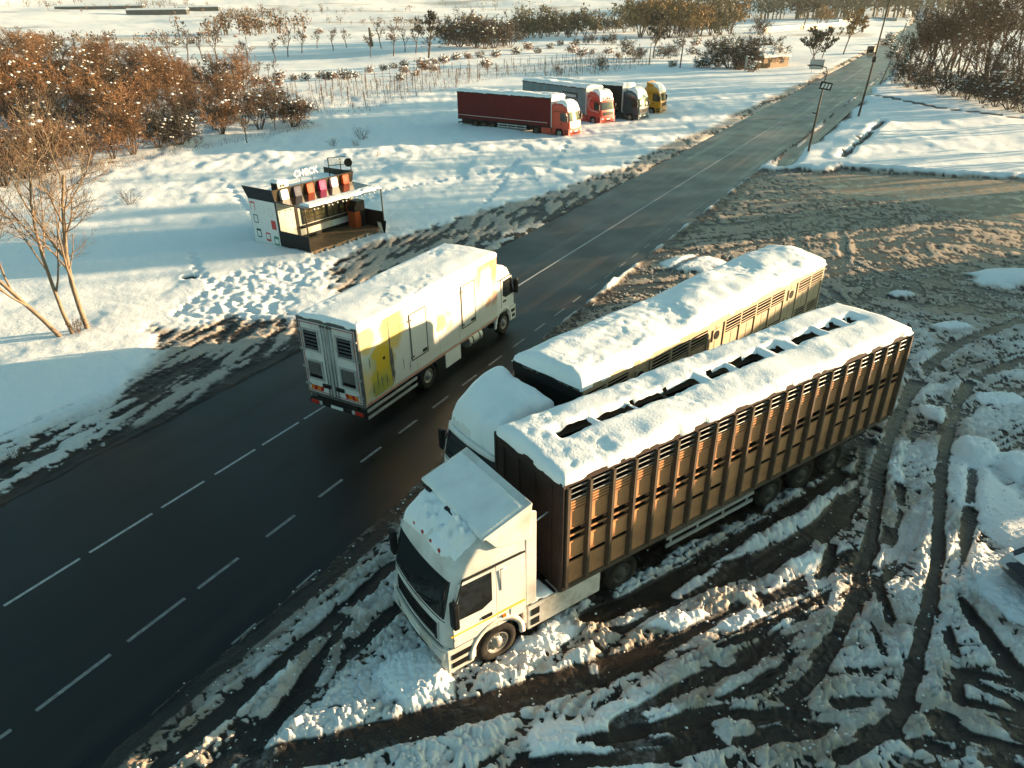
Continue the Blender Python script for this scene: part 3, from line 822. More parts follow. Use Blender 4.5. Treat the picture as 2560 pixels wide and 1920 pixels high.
class Cab:
    """lofted cab-over body; local x forward (0 = rear wall), y left, z up"""
    def __init__(self, lev, rad=.22, bulge=.10):
        self.lev = lev; self.rad = rad; self.bulge = bulge          # lev: (z, x_front, half width, x_rear)
    def at(self, z):
        L = self.lev
        if z <= L[0][0]: return L[0][1:]
        for a, b in zip(L[:-1], L[1:]):
            if z <= b[0]:
                k = (z - a[0]) / (b[0] - a[0])
                return tuple(a[i] + (b[i] - a[i]) * k for i in (1, 2, 3))
        return L[-1][1:]
    def front(self, y, z, off=0.0):
        xf, hw, xr = self.at(z)
        x = xf - self.bulge * (y / hw) ** 2
        e = abs(y) - (hw - self.rad)
        if e > 0: x -= self.rad - math.sqrt(max(0, self.rad ** 2 - min(e, self.rad) ** 2))
        return (x + off, y, z)
    def body(self, Mx=None):
        mb = MB(Mx); ny = 25
        n = 0
        for (z, xf, hw, xr) in self.lev:
            ring = [(xr, -hw, z)]
            for k in range(ny):
                u = -1 + 2 * k / (ny - 1)
                y = hw * math.sin(u * math.pi / 2)
                ring.append(self.front(y, z))
            ring.append((xr, hw, z))
            mb.add(ring, []); n = len(ring)
        f = []
        for i in range(len(self.lev) - 1):
            for k in range(n):
                k2 = (k + 1) % n
                f.append((i * n + k, i * n + k2, (i + 1) * n + k2, (i + 1) * n + k))
        f.append(tuple(range(n))[::-1]); f.append(tuple(range((len(self.lev) - 1) * n, len(self.lev) * n)))
        mb.f = f
        return mb
    def patch(self, y0, y1, z0, z1, off=.012, Mx=None, thick=.03, ny=17, nz=6, shrink=0.0):
        mb = MB(Mx)
        def fn(z, y):
            k = (z - z0) / (z1 - z0)
            return self.front(y * (1 - shrink * k), z, off)
        zs = lin(z0, z1, nz); ys = lin(y0, y1, ny)
        mb.grid(fn, zs, ys)
        # rim so the pane has thickness
        top = [fn(z1, y) for y in ys]; bot = [fn(z0, y) for y in ys]
        back = lambda p: (p[0] - thick, p[1], p[2])
        for A in (top, bot):
            mb.grid(lambda u, v: (A[u] if v == 0 else back(A[u])), list(range(len(A))), [0, 1])
        mb.f = [f[::-1] for f in mb.f[:(nz - 1) * (ny - 1)]] + mb.f[(nz - 1) * (ny - 1):]
        return mb

def side_plate(parent, name, poly, y, mat, Mx=None, th=.015, bevel=0.0, side=1):
    mb = MB(Mx)
    mb.prism(poly, 'y', y - .01 * side, y + th * side)
    return mb.build(name, mat, parent, bevel=bevel)

def make_cab(root, Mx, paint, lc=2.1, hw=1.23, roof=3.0, seed=1, detail=True, visor=None, ws=(1.72, 2.62), grille=None, snow=.16, high=None, steps=True, lower=None, mirror_arm=True, stripe=False, deflector=None, glassmat=None, axle=1.35, snow_on=True, day=False):
    """cab with its pieces; Mx places cab-local coordinates (x=0 rear wall) in the lorry's frame"""
    z0, z1 = ws
    lev = [(.42, lc - .10, hw - .02, lc - .75), (.62, lc, hw, lc - .75), (.98, lc + .01, hw, lc - .72), (1.0, lc + .01, hw, 0.0), (1.35, lc, hw, 0.0), (z0, lc - .03, hw, 0.0), (z1, lc - .24, hw - .02, 0.0), (z1 + .12, lc - .30, hw - .03, 0.0)]
    if high:
        for (dz, dx, dw) in high: lev.append((z1 + .12 + dz, lc - .30 - dx, hw - dw, 0.0))
    else:
        lev += [(roof - .08, lc - .42, hw - .06, .03), (roof, lc - .62, hw - .16, .1)]
    c = Cab(lev)
    top = lev[-1][0]
    body = c.body(Mx).build('cab', paint, root, True)
    es = body.modifiers.new('edges', 'EDGE_SPLIT'); es.split_angle = R(38)
    g = glassmat or M['glass']
    wsd = c.patch(-hw * .985, hw * .985, z0 + .03, z1, .010, Mx, shrink=.015).build('windshield', g, body, True)
    for sg in (1, -1):
        mb = MB(Mx); mb.tube([c.front(sg * .2 - .1, z0 + .06, .03), c.front(sg * .35, z0 + .12, .035), c.front(sg * .75 - .1, z0 + .2, .03)], .012, 5)
        mb.build('wiper', M['black'], wsd)
    xs0 = lc - .33; xs1 = lc - 1.28          # door span
    for sg in (1, -1):
        y = sg * hw
        # door: slightly proud panel with a shut line, its window and handle
        poly = [(lc - .22, 1.02), (lc - .22, z0 + .02), (lc - .42, z1 + .02), (xs1, z1 + .02), (xs1, 1.02)]
        d = side_plate(body, 'door', poly, y, paint, Mx, .012, .008, sg)
        wp = [(lc - .30, z0 + .0), (lc - .30, z0 + .12), (lc - .47, z1 - .04), (xs1 + .10, z1 - .04), (xs1 + .10, z0 + .10), (xs1 + .35, z0 - .02)]
        side_plate(d, 'door_window', wp, y, g, Mx, .02, .006, sg)
        side_plate(d, 'door_handle', [(xs1 + .12, 1.42), (xs1 + .12, 1.5), (xs1 + .36, 1.5), (xs1 + .36, 1.42)], y, M['black'], Mx, .04, .01, sg)
        if detail:
            side_plate(d, 'shut_line', [(xs1 - .012, 1.0), (xs1 - .012, z1 + .03), (xs1, z1 + .03), (xs1, 1.0)], y, M['black'], Mx, .006, 0, sg)
            side_plate(d, 'shut_line', [(lc - .225, 1.0), (lc - .225, z0 - .02), (lc - .237, z0 - .02), (lc - .237, 1.0)], y, M['black'], Mx, .016, 0, sg)
            side_plate(d, 'shut_line', [(xs1, 1.012), (xs1, 1.024), (lc - .23, 1.024), (lc - .23, 1.012)], y, M['black'], Mx, .016, 0, sg)
            for zz in (1.2, 1.55): side_plate(d, 'door_hinge', [(lc - .30, zz), (lc - .30, zz + .06), (lc - .24, zz + .06), (lc - .24, zz)], y, M['white_low'], Mx, .025, .005, sg)
        # rain gutter over the door
        mb = MB(Mx); mb.tube([(.02, y + sg * .01, z1 + .07), (lc - .50, y + sg * .01, z1 + .07), (lc - .30, y + sg * .0, z0 + .35)], .022, 6)
        mb.build('drip_rail', M['black'], body)
        # mirror
        mb = MB(Mx); mb.box(lc - .30, lc - .16, sg * (hw + .12) - .1, sg * (hw + .12) + .1, z0 - .02, z0 + .62)
        mi = mb.build('mirror', M['black'], body, bevel=.035)
        mb = MB(Mx)
        for zz in (z0 + .02, z0 + .58): mb.tube([(lc - .30, sg * (hw - .02), zz), (lc - .24, sg * (hw + .1), zz)], .014, 6)
        mb.build('mirror_arm', M['black'], mi)
        # arch over the front wheel
        prof = [(.60, -.02), (.60, .045), (.72, .045), (.72, -.02)]
        mb = MB(Mx)
        def arch(a, k):
            rr, w = prof[k]
            return (axle + rr * math.cos(a), y + sg * w - sg * .02, .50 + rr * math.sin(a))
        mb.grid(arch, lin(R(-5), R(185), 16), list(range(4)))
        if sg < 0: mb.f = [f[::-1] for f in mb.f]
        mb.build('wheel_arch', (lower or paint), body, True)
        mb = MB(Mx)
        mb.prism([(axle + .6 * math.cos(a), .5 + .6 * math.sin(a)) for a in lin(R(-12), R(192), 18)], 'y', y - sg * .45, y - sg * .27)
        mb.build('wheel_well', M['black'], body)
        # steps between arch and bumper
        if steps:
            mb = MB(Mx); mb.box(axle + .60, lc - .06, y - sg * .30 if sg > 0 else y - .01, y + .01 if sg > 0 else y + .30, .36, 1.0)
            st = mb.build('step_panel', (lower or paint), body, bevel=.02)
            for zz in (.48, .72):
                mb = MB(Mx); ya, yb = sorted((y + sg * .004, y + sg * .022))
                mb.box(axle + .64, lc - .16, ya, yb, zz, zz + .14)
                mb.build('step', M['black'], st)
        # rear lower skirt of the cab
        mb = MB(Mx); ya, yb = sorted((y - sg * .3, y + sg * .005)); mb.box(-.02, max(.05, axle - .66), ya, yb, .62, 1.02)
        mb.build('rear_skirt', (lower or paint), body, bevel=.02)
    if detail:
        c.patch(-hw * .9, hw * .9, z0 - .035, z0 - .018, .013, Mx, nz=2).build('cowl_gap', M['black'], body, True)
        c.patch(-hw * .97, hw * .97, 1.0, 1.014, .014, Mx, nz=2).build('panel_gap', M['black'], body, True)
        for sg in (1, -1):
            c.patch(*sorted((sg * hw * .40, sg * hw * .56)), .50, .60, .066, Mx, .05, ny=4, nz=2).build('fog_lamp', M['lamp_clear'], body, True)
            c.patch(*sorted((sg * hw * .765, sg * hw * .775)), 1.02, 1.6, .013, Mx, ny=2, nz=4).build('panel_gap', M['black'], body, True)
    # grille, bumper, lamps, plate
    gm = grille or M['black']
    gr = c.patch(-hw * .72, hw * .72, 1.08, 1.52, .012, Mx, nz=4).build('grille', gm, body, True)
    for k in range(4):
        c.patch(-hw * .66, hw * .66, 1.12 + k * .10, 1.15 + k * .10, .030, Mx, nz=2).build('grille_bar', paint if k == 0 else M['chassis'], gr, True)
    bp = c.patch(-hw * .995, hw * .995, .40, .98, .05, Mx, .25, ny=21, nz=4).build('bumper', lower or paint, body, True)
    c.patch(-.55, .55, .47, .62, .062, Mx, nz=2).build('bumper_slot', M['black'], bp, True)
    for sg in (1, -1):
        c.patch(*sorted((sg * hw * .62, sg * hw * .96)), .68, .88, .066, Mx, .05, ny=6, nz=3).build('headlight', M['lamp_clear'], body, True)
    c.patch(-.26, .26, .68, .79, .064, Mx, nz=2).build('number_plate', M['plate'], bp, False)
    # sun visor
    if visor:
        mb = MB(Mx)
        mb.grid(lambda k, y: (lambda p: (p[0] + .02 + .10 * (1 - k), p[1], p[2] - .14 * (1 - k)))(c.front(y, z1 + .10)), lin(0, 1, 3), lin(-hw * .93, hw * .93, 15))
        mb.f = [f[::-1] for f in mb.f]
        so = mb.build('sun_visor', visor, body, True)
        sm = so.modifiers.new('thick', 'SOLIDIFY'); sm.thickness = .02
    return body, c, top

def trailer_running_gear(root, L, xs, wz=.5, hw=1.22, guard=True, boxes=True):
    mb = MB()
    for sg in (1, -1): mb.box(-L + .1, -1.0, sg * .45 - .06, sg * .45 + .06, .85, 1.12)
    for x in xs: mb.box(x - .06, x + .06, -1.0, 1.0, wz - .06, wz + .06)
    for x in lin(-L + .6, -1.6, 7): mb.box(x - .04, x + .04, -hw + .05, hw - .05, 1.0, 1.1)
    ch = mb.build('chassis', M['chassis'], root)
    for x in xs:
        for sg in (1, -1): wheel(root, x, sg * (hw - .16), wz, sg, holes=False, dark=True)
    mb = MB()
    mb.box(-L - .02, -L + .10, -hw, hw, .48, .62)
    mb.build('rear_bumper', M['chassis'], root, bevel=.01)
    for sg in (1, -1):
        mb = MB(); mb.box(-L - .035, -L - .02, sg * .95 - .17, sg * .95 + .17, .50, .60); mb.build('tail_light', M['lamp_red'], root)
    if guard:
        for sg in (1, -1):
            mb = MB()
            for zz in (.55, .8): mb.box(max(xs) + .8, -3.4, sg * (hw - .03) - .02, sg * (hw - .03) + .02, zz, zz + .1)
            for x in lin(max(xs) + 1.0, -3.6, 4): mb.box(x - .03, x + .03, sg * (hw - .06) - .015, sg * (hw - .06) + .015, .5, 1.1)
            mb.build('side_guard', M['alu'], root)
    mb = MB(); mb.box(-L + .3, -3.2, -.85, .85, .42, 1.0); mb.build('underbody_shade', M['black'], root)  # black block standing in for boxes and shade under the trailer
    # landing legs
    for sg in (1, -1):
        mb = MB(); mb.box(-2.75, -2.6, sg * .6 - .07, sg * .6 + .07, .25, 1.1); mb.box(-2.82, -2.53, sg * .6 - .12, sg * .6 + .12, .2, .25); mb.build('landing_leg', M['chassis'], root)
    if boxes:
        mb = MB(); mb.box(-4.6, -3.7, hw - .55, hw - .04, .5, 1.02); mb.build('tool_box', M['chassis'], root, bevel=.02)

def tractor_rear(root, Mx, xr, paint, skirt=True, hw=1.22, x0=-.05):
    """frame, tank and drive axle behind the cab; xr = drive axle position"""
    mb = MB(Mx)
    for sg in (1, -1): mb.box(xr - .9, .3, sg * .4 - .05, sg * .4 + .05, .72, .98)
    mb.box(xr - .5, xr + .5, -.35, .35, .98, 1.10)
    mb.build('tractor_frame', M['chassis'], root)
    for sg in (1, -1):
        wheel(root, xr, sg * (hw - .16), .5, sg, Mx, dual=True, dark=True)
        mb = MB(Mx)
        mb.grid(lambda a, w: (xr + .58 * math.cos(a), sg * (hw - .33 + w), .5 + .58 * math.sin(a)), lin(R(15), R(165), 10), [-.28, .33])
        if sg > 0: mb.f = [f[::-1] for f in mb.f]
        f = mb.build('mudguard', M['black'], root, True)
        s_ = f.modifiers.new('thick', 'SOLIDIFY'); s_.thickness = .03
        if skirt:
            mb = MB(Mx); ya, yb = sorted((sg * (hw - .5), sg * hw)); mb.box(xr + .72, x0, ya, yb, .36, 1.02)
            sk = mb.build('side_skirt', paint, root, bevel=.03)
            mb = MB(Mx); ya, yb = sorted((sg * (hw + .002), sg * (hw + .015)))
            mb.box(x0 - .32, x0 - .1, ya, yb, .74, .92); mb.box(x0 - .32, x0 - .1, ya, yb, .46, .64)
            mb.build('step', M['black'], sk)
    mb = MB(Mx); mb.tube([(-.15, .55, 1.2), (-.3, .6, 1.5), (-.75, .5, 1.6), (-1.0, .4, 1.45)], .025, 6); mb.tube([(-.15, -.2, 1.3), (-.4, -.1, 1.6), (-.9, -.15, 1.5)], .02, 6)
    mb.build('air_hose', M['black'], root)

def far_frame(front, heading):
    return front, heading

def text_mesh(txt, size, ext, mat, name='lettering', spacing=1.0):
    cu = bpy.data.curves.new(name, 'FONT'); cu.body = txt; cu.size = size; cu.extrude = ext; cu.align_x = 'CENTER'; cu.align_y = 'CENTER'
    cu.space_character = spacing; cu.offset = size * .015
    o = bpy.data.objects.new(name, cu); COL.objects.link(o)
    dg = bpy.context.evaluated_depsgraph_get()
    me_ = bpy.data.meshes.new_from_object(o.evaluated_get(dg))
    bpy.data.objects.remove(o)
    me_.name = name
    me_.materials.clear(); me_.materials.append(mat)
    return me_

def zroof(c, z1):
    top = c.lev[-1][0]
    def f(x, y):
        y = max(-c.lev[-1][2] * 1.0, min(c.lev[-1][2] * 1.0, y))
        if x <= c.front(y, top)[0]: return top
        lo, hi = z1, top
        for _ in range(18):
            mid = .5 * (lo + hi)
            if c.front(y, mid)[0] > x: lo = mid
            else: hi = mid
        return hi
    return f

# ------------------------------------------------------------------ 1. livestock lorry in the foreground
M['stock_side'] = pbr('weathered_stock_panel', (0.60, 0.285, 0.125), 0.5, 0.1, var=0.2, scale=1.0, dirt=(0.13, 0.058, 0.026), dirt_amt=0.9, dirt_scale=0.7, bump=0.12, bump_scale=12)
M['stock_rust'] = pbr('rusty_front_wall', (0.028, 0.014, 0.010), 0.7, 0.1, var=0.3, scale=1.5, dirt=(0.06, 0.035, 0.028), dirt_amt=0.8, bump=0.15, bump_scale=14)
M['stock_rib'] = pbr('stock_rib', (0.10, 0.072, 0.05), 0.55, 0.2, var=0.15, scale=3, dirt=(0.06, 0.035, 0.02), dirt_amt=0.7, dirt_scale=2)
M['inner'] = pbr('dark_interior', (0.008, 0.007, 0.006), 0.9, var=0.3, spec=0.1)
M['slat'] = pbr('louvre_slat', (0.20, 0.22, 0.23), 0.4, 0.6, var=0.12, scale=4, dirt=(0.28, 0.2, 0.13), dirt_amt=0.5)

A = empty('livestock_truck', (0.30, 12.81, 0), R(214.1))
tag(A, 'white cab livestock lorry with ribbed tan trailer, nearest the camera', 'truck', 'lorries on the slushy lot')
LA, HW, ZB, ZT = 13.0, 1.25, 1.05, 3.95
mb = MB()
mb.box(-LA, -LA + .06, -HW, HW, ZB, ZT)                                    # rear wall
tb = mb.build('trailer', M['stock_rib'], A, bevel=.01)
mb = MB(); mb.box(-.06, 0, -HW, HW, ZB - .02, ZT + .03)
for y in lin(-.9, .9, 4): mb.box(0, .035, y - .03, y + .03, ZB + .1, ZT - .2)
fwall = mb.build('front_wall', M['stock_rust'], tb, bevel=.01)
for sg in (1, -1):
    mb = MB(); mb.tube([(-.02, sg * (HW - .02), ZB), (-.02, sg * (HW - .02), ZT + .02)], .06, 10); mb.build('corner_post', M['stock_rust'], tb, True)
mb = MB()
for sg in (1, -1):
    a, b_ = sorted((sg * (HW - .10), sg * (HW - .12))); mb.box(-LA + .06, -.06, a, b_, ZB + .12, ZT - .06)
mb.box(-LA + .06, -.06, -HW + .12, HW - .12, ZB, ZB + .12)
mb.build('inner_shade', M['inner'], tb)  # near-black sheets and floor paint in the dark behind slots and roof holes
for sg in (1, -1):
    mb = MB(); a, b_ = sorted((sg * (HW - .06), sg * (HW + .02)))
    mb.box(-LA, -.06, a, b_, ZT - .10, ZT + .02); mb.build('top_rail', M['stock_rust'], tb, bevel=.012)
    mb = MB(); mb.box(-LA, -.06, a, b_, ZB - .04, ZB + .09); mb.build('bottom_rail', M['stock_rib'], tb, bevel=.012)
NB = 20; BW = (LA - .06) / NB
rib = MB(); rib.box(-.035, .035, -.03, .12, ZB + .09, ZT - .10)
rib.box(-.055, .055, -.03, -.0, ZB + .09, ZT - .10)
rib_me = rib.mesh('rib', M['stock_rib'])
sl = MB(Matrix.Rotation(R(38), 4, 'X')); sl.box(-BW / 2 + .05, BW / 2 - .05, -.055, .055, -.008, .008); slat_me = sl.mesh('slat', M['slat'])
rl = MB(); rl.box(-BW / 2 + .05, BW / 2 - .05, -.02, .004, -.022, .022); rail_me = rl.mesh('rail', M['stock_side'])
def panel(z0, z1):
    p = MB(); w = BW / 2 - .045
    p.box(-w, w, -.04, -.02, z0, z1)
    # folded edge
    p.box(-w, w, -.02, -.004, z0, z0 + .03); p.box(-w, w, -.02, -.004, z1 - .03, z1)
    return p.mesh('side_panel', M['stock_side'])
pan_top = panel(2.68, 3.18); pan_mid = panel(1.86, 2.33); pan_low = panel(ZB + .09, 1.74); pan_long = panel(ZB + .09, 2.33)
for sg in (1, -1):
    rot = (0, 0, 0 if sg > 0 else math.pi)
    for i in range(NB + 1):
        put('rib', rib_me, tb, (-.06 - i * BW if i else -.12, sg * (HW - .02), 0), rot)
    for i in range(NB):
        x = -.06 - (i + .5) * BW; y = sg * (HW - .01)
        for zz in (3.76, 3.62, 3.48): put('slat', slat_me, tb, (x, y, zz), rot)
        for zz in (3.395, 3.32, 3.245): put('rail', rail_me, tb, (x, y, zz), rot)
        put('side_panel', pan_top, tb, (x, y, 0), rot)
        put('rail', rail_me, tb, (x, y, 2.505), rot)
        if (i * 7 + 3) % 5 in (0, 2, 3) or i % 4 == 1:
            put('side_panel', pan_mid, tb, (x, y, 0), rot); put('side_panel', pan_low, tb, (x, y, 0), rot)
        else:
            put('side_panel', pan_long, tb, (x, y, 0), rot)
# roof: two sheets and a ridge slot with cross bars
for (a, b_) in ((-HW, -.27), (.03, HW)):
    mb = MB(); mb.box(-LA, -.06, a, b_, ZT - .02, ZT + .012); mb.build('roof_sheet', M['stock_rib'], tb)
HOL = [(0.95, 1.9), (2.1, 3.06), (3.3, 4.3), (4.45, 5.4), (5.8, 6.6), (6.85, 7.9), (8.35, 8.7), (9.3, 10.3), (10.7, 11.4), (11.8, 12.25)]
prev = 0.06
for k, (h0, h1) in enumerate(HOL + [(LA, LA)]):
    mb = MB(); mb.box(-h0 + .02, -prev - .02, -.27, .03, ZT - .03, ZT + .005); mb.build('roof_bridge', M['stock_rib'], tb); prev = h1
mb = MB(); mb.box(-LA + .1, -.2, -.07, -.03, ZT - .14, ZT - .06); mb.build('ridge_bar', M['stock_rust'], tb)
sa = snow_slab('snow_cover', tb, -LA, -.02, -HW, HW, ZT + .012, .20, 201, .065, None, .24, [(-h1, -h0, -.25, .01) for (h0, h1) in HOL], rough=.02, crown=.06)
trailer_running_gear(tb, LA, (-7.5, -8.95, -10.35), boxes=False)
CA = Matrix.Translation((.92, 0, 0))
capA, cA, topA = make_cab(A, CA, M['white'], 2.03, 1.23, high=[(.22, .10, .03), (.52, .42, .08), (.78, .88, .13)], seed=3, axle=.75, lower=M['white_low'])
wheel(A, 1.67, 1.10, .5, 1); wheel(A, 1.67, -1.10, .5, -1)
tractor_rear(A, CA, -2.87, M['white_low'])
# roof deflector plate with cheeks
mb = MB(CA)
mb.prism([(-.16, 3.86), (1.02, 3.50), (1.04, 3.44), (-.16, 3.78)], 'y', -1.26, 1.26)
dfl = mb.build('roof_deflector', M['white'], capA, bevel=.02)
for sg in (1, -1):
    mb = MB(CA); a, b_ = sorted((sg * 1.18, sg * 1.25))
    mb.prism([(-.16, 3.80), (.98, 3.46), (.72, 3.12), (-.12, 2.95)], 'y', a, b_); mb.build('deflector_cheek', M['white'], capA, bevel=.02)
    mb = MB(CA); a, b_ = sorted((sg * 1.16, sg * 1.21)); mb.prism([(-.30, 1.1), (-.30, 3.55), (-.02, 3.7), (-.02, 1.1)], 'y', a, b_)
    mb.build('side_fairing', M['white'], capA, bevel=.02)
    for (xa, xb, za, zb) in ((.12, .42, 3.05, 3.30), (.14, .62, 1.95, 2.5)):
        mb = MB(CA); mb.tube([(xb, sg * 1.232, za), (xb, sg * 1.236, zb), (xb - .12, sg * 1.236, zb)], .012, 5); mb.build('trim_line', M['steel'], capA, True)
    a, b_ = sorted((sg * 1.232, sg * 1.246))
    mb = MB(CA); mb.box(.02, 1.85, a, b_, 1.33, 1.375); mb.build('yellow_stripe', M['yellow_line'], capA)
    mb = MB(CA); mb.box(.52, .62, *sorted((sg * 1.23, sg * 1.27)), 1.18, 1.25); mb.build('side_marker', M['lamp_orange'], capA, bevel=.01)
    mb = MB(CA); mb.box(.05, .40, a, b_, 1.06, 1.30); mb.build('locker_door', M['white'], capA, bevel=.008)
for y in (-.55, -.2, .15, .5):
    mb = MB(CA); mb.lathe([(.045, -.06), (.05, 0), (.001, .012)], 10, 'x', (1.62, y, 2.98)); mb.build('roof_lamp', M['lamp_red'], capA, True)
snow_slab('snow_cover', capA, .0, 1.06, -1.22, 1.22, lambda x, y: 3.86 - (x + .16) * .305 + .004, .035, 211, .05, CA, .05, rough=.02, over=-.02, mat=M['dirt_snow'])
zr = zroof(cA, 2.74)
snow_slab('snow_cover', capA, .9, 1.66, -1.08, 1.08, lambda x, y: zr(x, y) - .015, .10, 213, .04, CA, .25, rough=.22, over=-.03)
snow_slab('snow_cover', capA, 1.02, 1.45, .15, .95, lambda x, y: zr(x, y) + .02, .17, 215, .035, CA, .2, rough=.3, over=0)
mb = MB(CA); mb.box(1.0, 1.12, -.1, .32, 3.36, 3.47); mb.box(1.0, 1.1, -.95, -.75, 3.36, 3.47); mb.build('deflector_shade', M['black'], capA)  # black boxes stand in for the shaded hollow under the deflector
mb = MB(); mb.tube([(.75, .8, 3.05), (.4, .85, 2.95), (.02, .8, 3.0)], .02, 6); mb.build('suzi_hose', M['white2'], A, True)
mb = MB(CA); mb.box(-.85, -.12, .55, 1.18, 1.03, 1.07); mb.build('deck_plate', M['chassis'], A)
snow_slab('snow_cover', A, -.72 + .92, -.2 + .92, .7, 1.15, 1.07, .1, 217, .05, None, .15, rough=.05)

# ------------------------------------------------------------------ 2. second livestock lorry, snow roofed
M['tan_side'] = pbr('tan_trailer_panel', (0.46, 0.37, 0.25), 0.5, 0.1, var=0.1, scale=1.5, dirt=(0.25, 0.17, 0.10), dirt_amt=0.6, dirt_scale=1.0)
C_ = empty('snow_roofed_livestock_truck', (0.91, 16.76, 0), R(223.7))
tag(C_, 'livestock lorry with thick unbroken snow on its trailer roof, beside the road', 'truck', 'lorries on the slushy lot')
LC, HC, ZTC = 13.85, 1.23, 3.92
mb = MB(); mb.box(-LC, -.05, -HC + .05, HC - .05, 1.05, 1.2); mb.box(-LC, -LC + .06, -HC, HC, 1.05, ZTC); mb.box(-LC, 0, -HC, HC, ZTC - .03, ZTC)
tcn = mb.build('trailer', M['tan_side'], C_, bevel=.01)
mb = MB(); mb.box(-.06, 0, -HC, HC, 1.0, ZTC + .02); mb.box(0, .05, -HC, HC, ZTC - .28, ZTC + .03); mb.build('front_wall', M['black'], tcn, bevel=.015)
mb = MB()
for sg in (1, -1):
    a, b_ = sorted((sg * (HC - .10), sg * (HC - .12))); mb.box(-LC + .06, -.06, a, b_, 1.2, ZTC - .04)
mb.build('inner_shade', M['inner'], tcn)  # near-black sheets paint in the dark behind the slats
for sg in (1, -1):
    a, b_ = sorted((sg * (HC - .05), sg * (HC + .03)))
    mb = MB(); mb.box(-LC, -.05, a, b_, ZTC - .17, ZTC + .015); mb.build('top_rail', M['tan_side'], tcn, bevel=.012)
    mb = MB(); mb.box(-LC, -.05, a, b_, 1.0, 1.14); mb.build('bottom_rail', M['alu'], tcn, bevel=.012)
NC = 14; WC = (LC - .1) / NC
post = MB(); post.box(-.04, .04, -.03, .035, 1.14, ZTC - .17); post_me = post.mesh('post', M['tan_side'])
def cpan(z0, z1, w):
    p = MB(); p.box(-w, w, -.02, .0, z0, z1); p.box(-.012, .012, 0, .01, z0 + .04, z1 - .04); return p.mesh('side_panel', M['tan_side'])
wC = WC / 2 - .05
cp1 = cpan(2.62, 3.28, wC); cp2 = cpan(1.14, 2.22, wC); cp3 = cpan(1.14, ZTC - .17, wC)
cs = MB(Matrix.Rotation(R(35), 4, 'X')); cs.box(-wC, wC, -.05, .05, -.007, .007); cs_me = cs.mesh('slat', M['tan_side'])
fan = MB(); fan.box(-.2, .2, -.02, .03, -.2, .2); fan_me = fan.mesh('fan_box', M['tan_side'])
fan2 = MB(); fan2.lathe([(.001, .034), (.15, .034), (.15, .045), (.001, .045)], 14, 'y'); fan2_me = fan2.mesh('fan', M['black'])
for sg in (1, -1):
    rot = (0, 0, 0 if sg > 0 else math.pi)
    for i in range(NC + 1): put('post', post_me, tcn, (-.05 - i * WC, sg * (HC - .01), 0), rot)
    for i in range(NC):
        x = -.05 - (i + .5) * WC; y = sg * (HC - .01)
        if i in (2, 6, 11):
            put('side_panel', cp3, tcn, (x, y, 0), rot)
            fb = put('fan_box', fan_me, tcn, (x, y + sg * .01, 3.42), rot); put('fan', fan2_me, fb)
            fb = put('fan_box', fan_me, tcn, (x, y + sg * .01, 2.35), rot); put('fan', fan2_me, fb)
        else:
            for zz in (3.66, 3.55, 3.44, 3.35): put('slat', cs_me, tcn, (x, y, zz), rot)
            put('side_panel', cp1, tcn, (x, y, 0), rot)
            for zz in (2.56, 2.46, 2.36, 2.27): put('slat', cs_me, tcn, (x, y, zz), rot)
            put('side_panel', cp2, tcn, (x, y, 0), rot)
snow_slab('snow_cover', tcn, -LC, 0, -HC, HC, ZTC, .26, 221, .065, None, .34, rough=.022, crown=.16)
trailer_running_gear(tcn, LC, (-8.2, -9.55, -10.9))
CC = Matrix.Translation((.40, -.25, 0)) @ Matrix.Rotation(R(-7), 4, 'Z')
capC, cC, topC = make_cab(C_, CC, M['white2'], 2.2, 1.25, high=[(.16, .04, .02), (.40, .22, .06), (.62, .62, .14), (.72, 1.0, .2)], seed=5, axle=.85, visor=M['white2'], ws=(1.78, 2.62))
for yy, sg in ((1.07, 1), (-1.07, -1)): wheel(C_, .85, yy, .5, sg, CC)
tractor_rear(C_, CC, -2.6, M['white2'])
zrc = zroof(cC, 2.74)
def lumpy(x, y): return zrc(x, y) + .07 * math.sin(x * 3.1 + y) + .28 * math.exp(-((x - .3) / .5) ** 2 - ((y + .95) / .35) ** 2) - .01
snow_slab('snow_cover', capC, -.02, 1.86, -1.12, 1.12, lumpy, .33, 223, .05, CC, .42, rough=.04, over=.03)
for sg in (1, -1):
    mb = MB(CC); a, b_ = sorted((sg * 1.17, sg * 1.23)); mb.prism([(-.34, 1.1), (-.34, 3.2), (-.02, 3.35), (-.02, 1.1)], 'y', a, b_); mb.build('side_fairing', M['white2'], capC, bevel=.02)

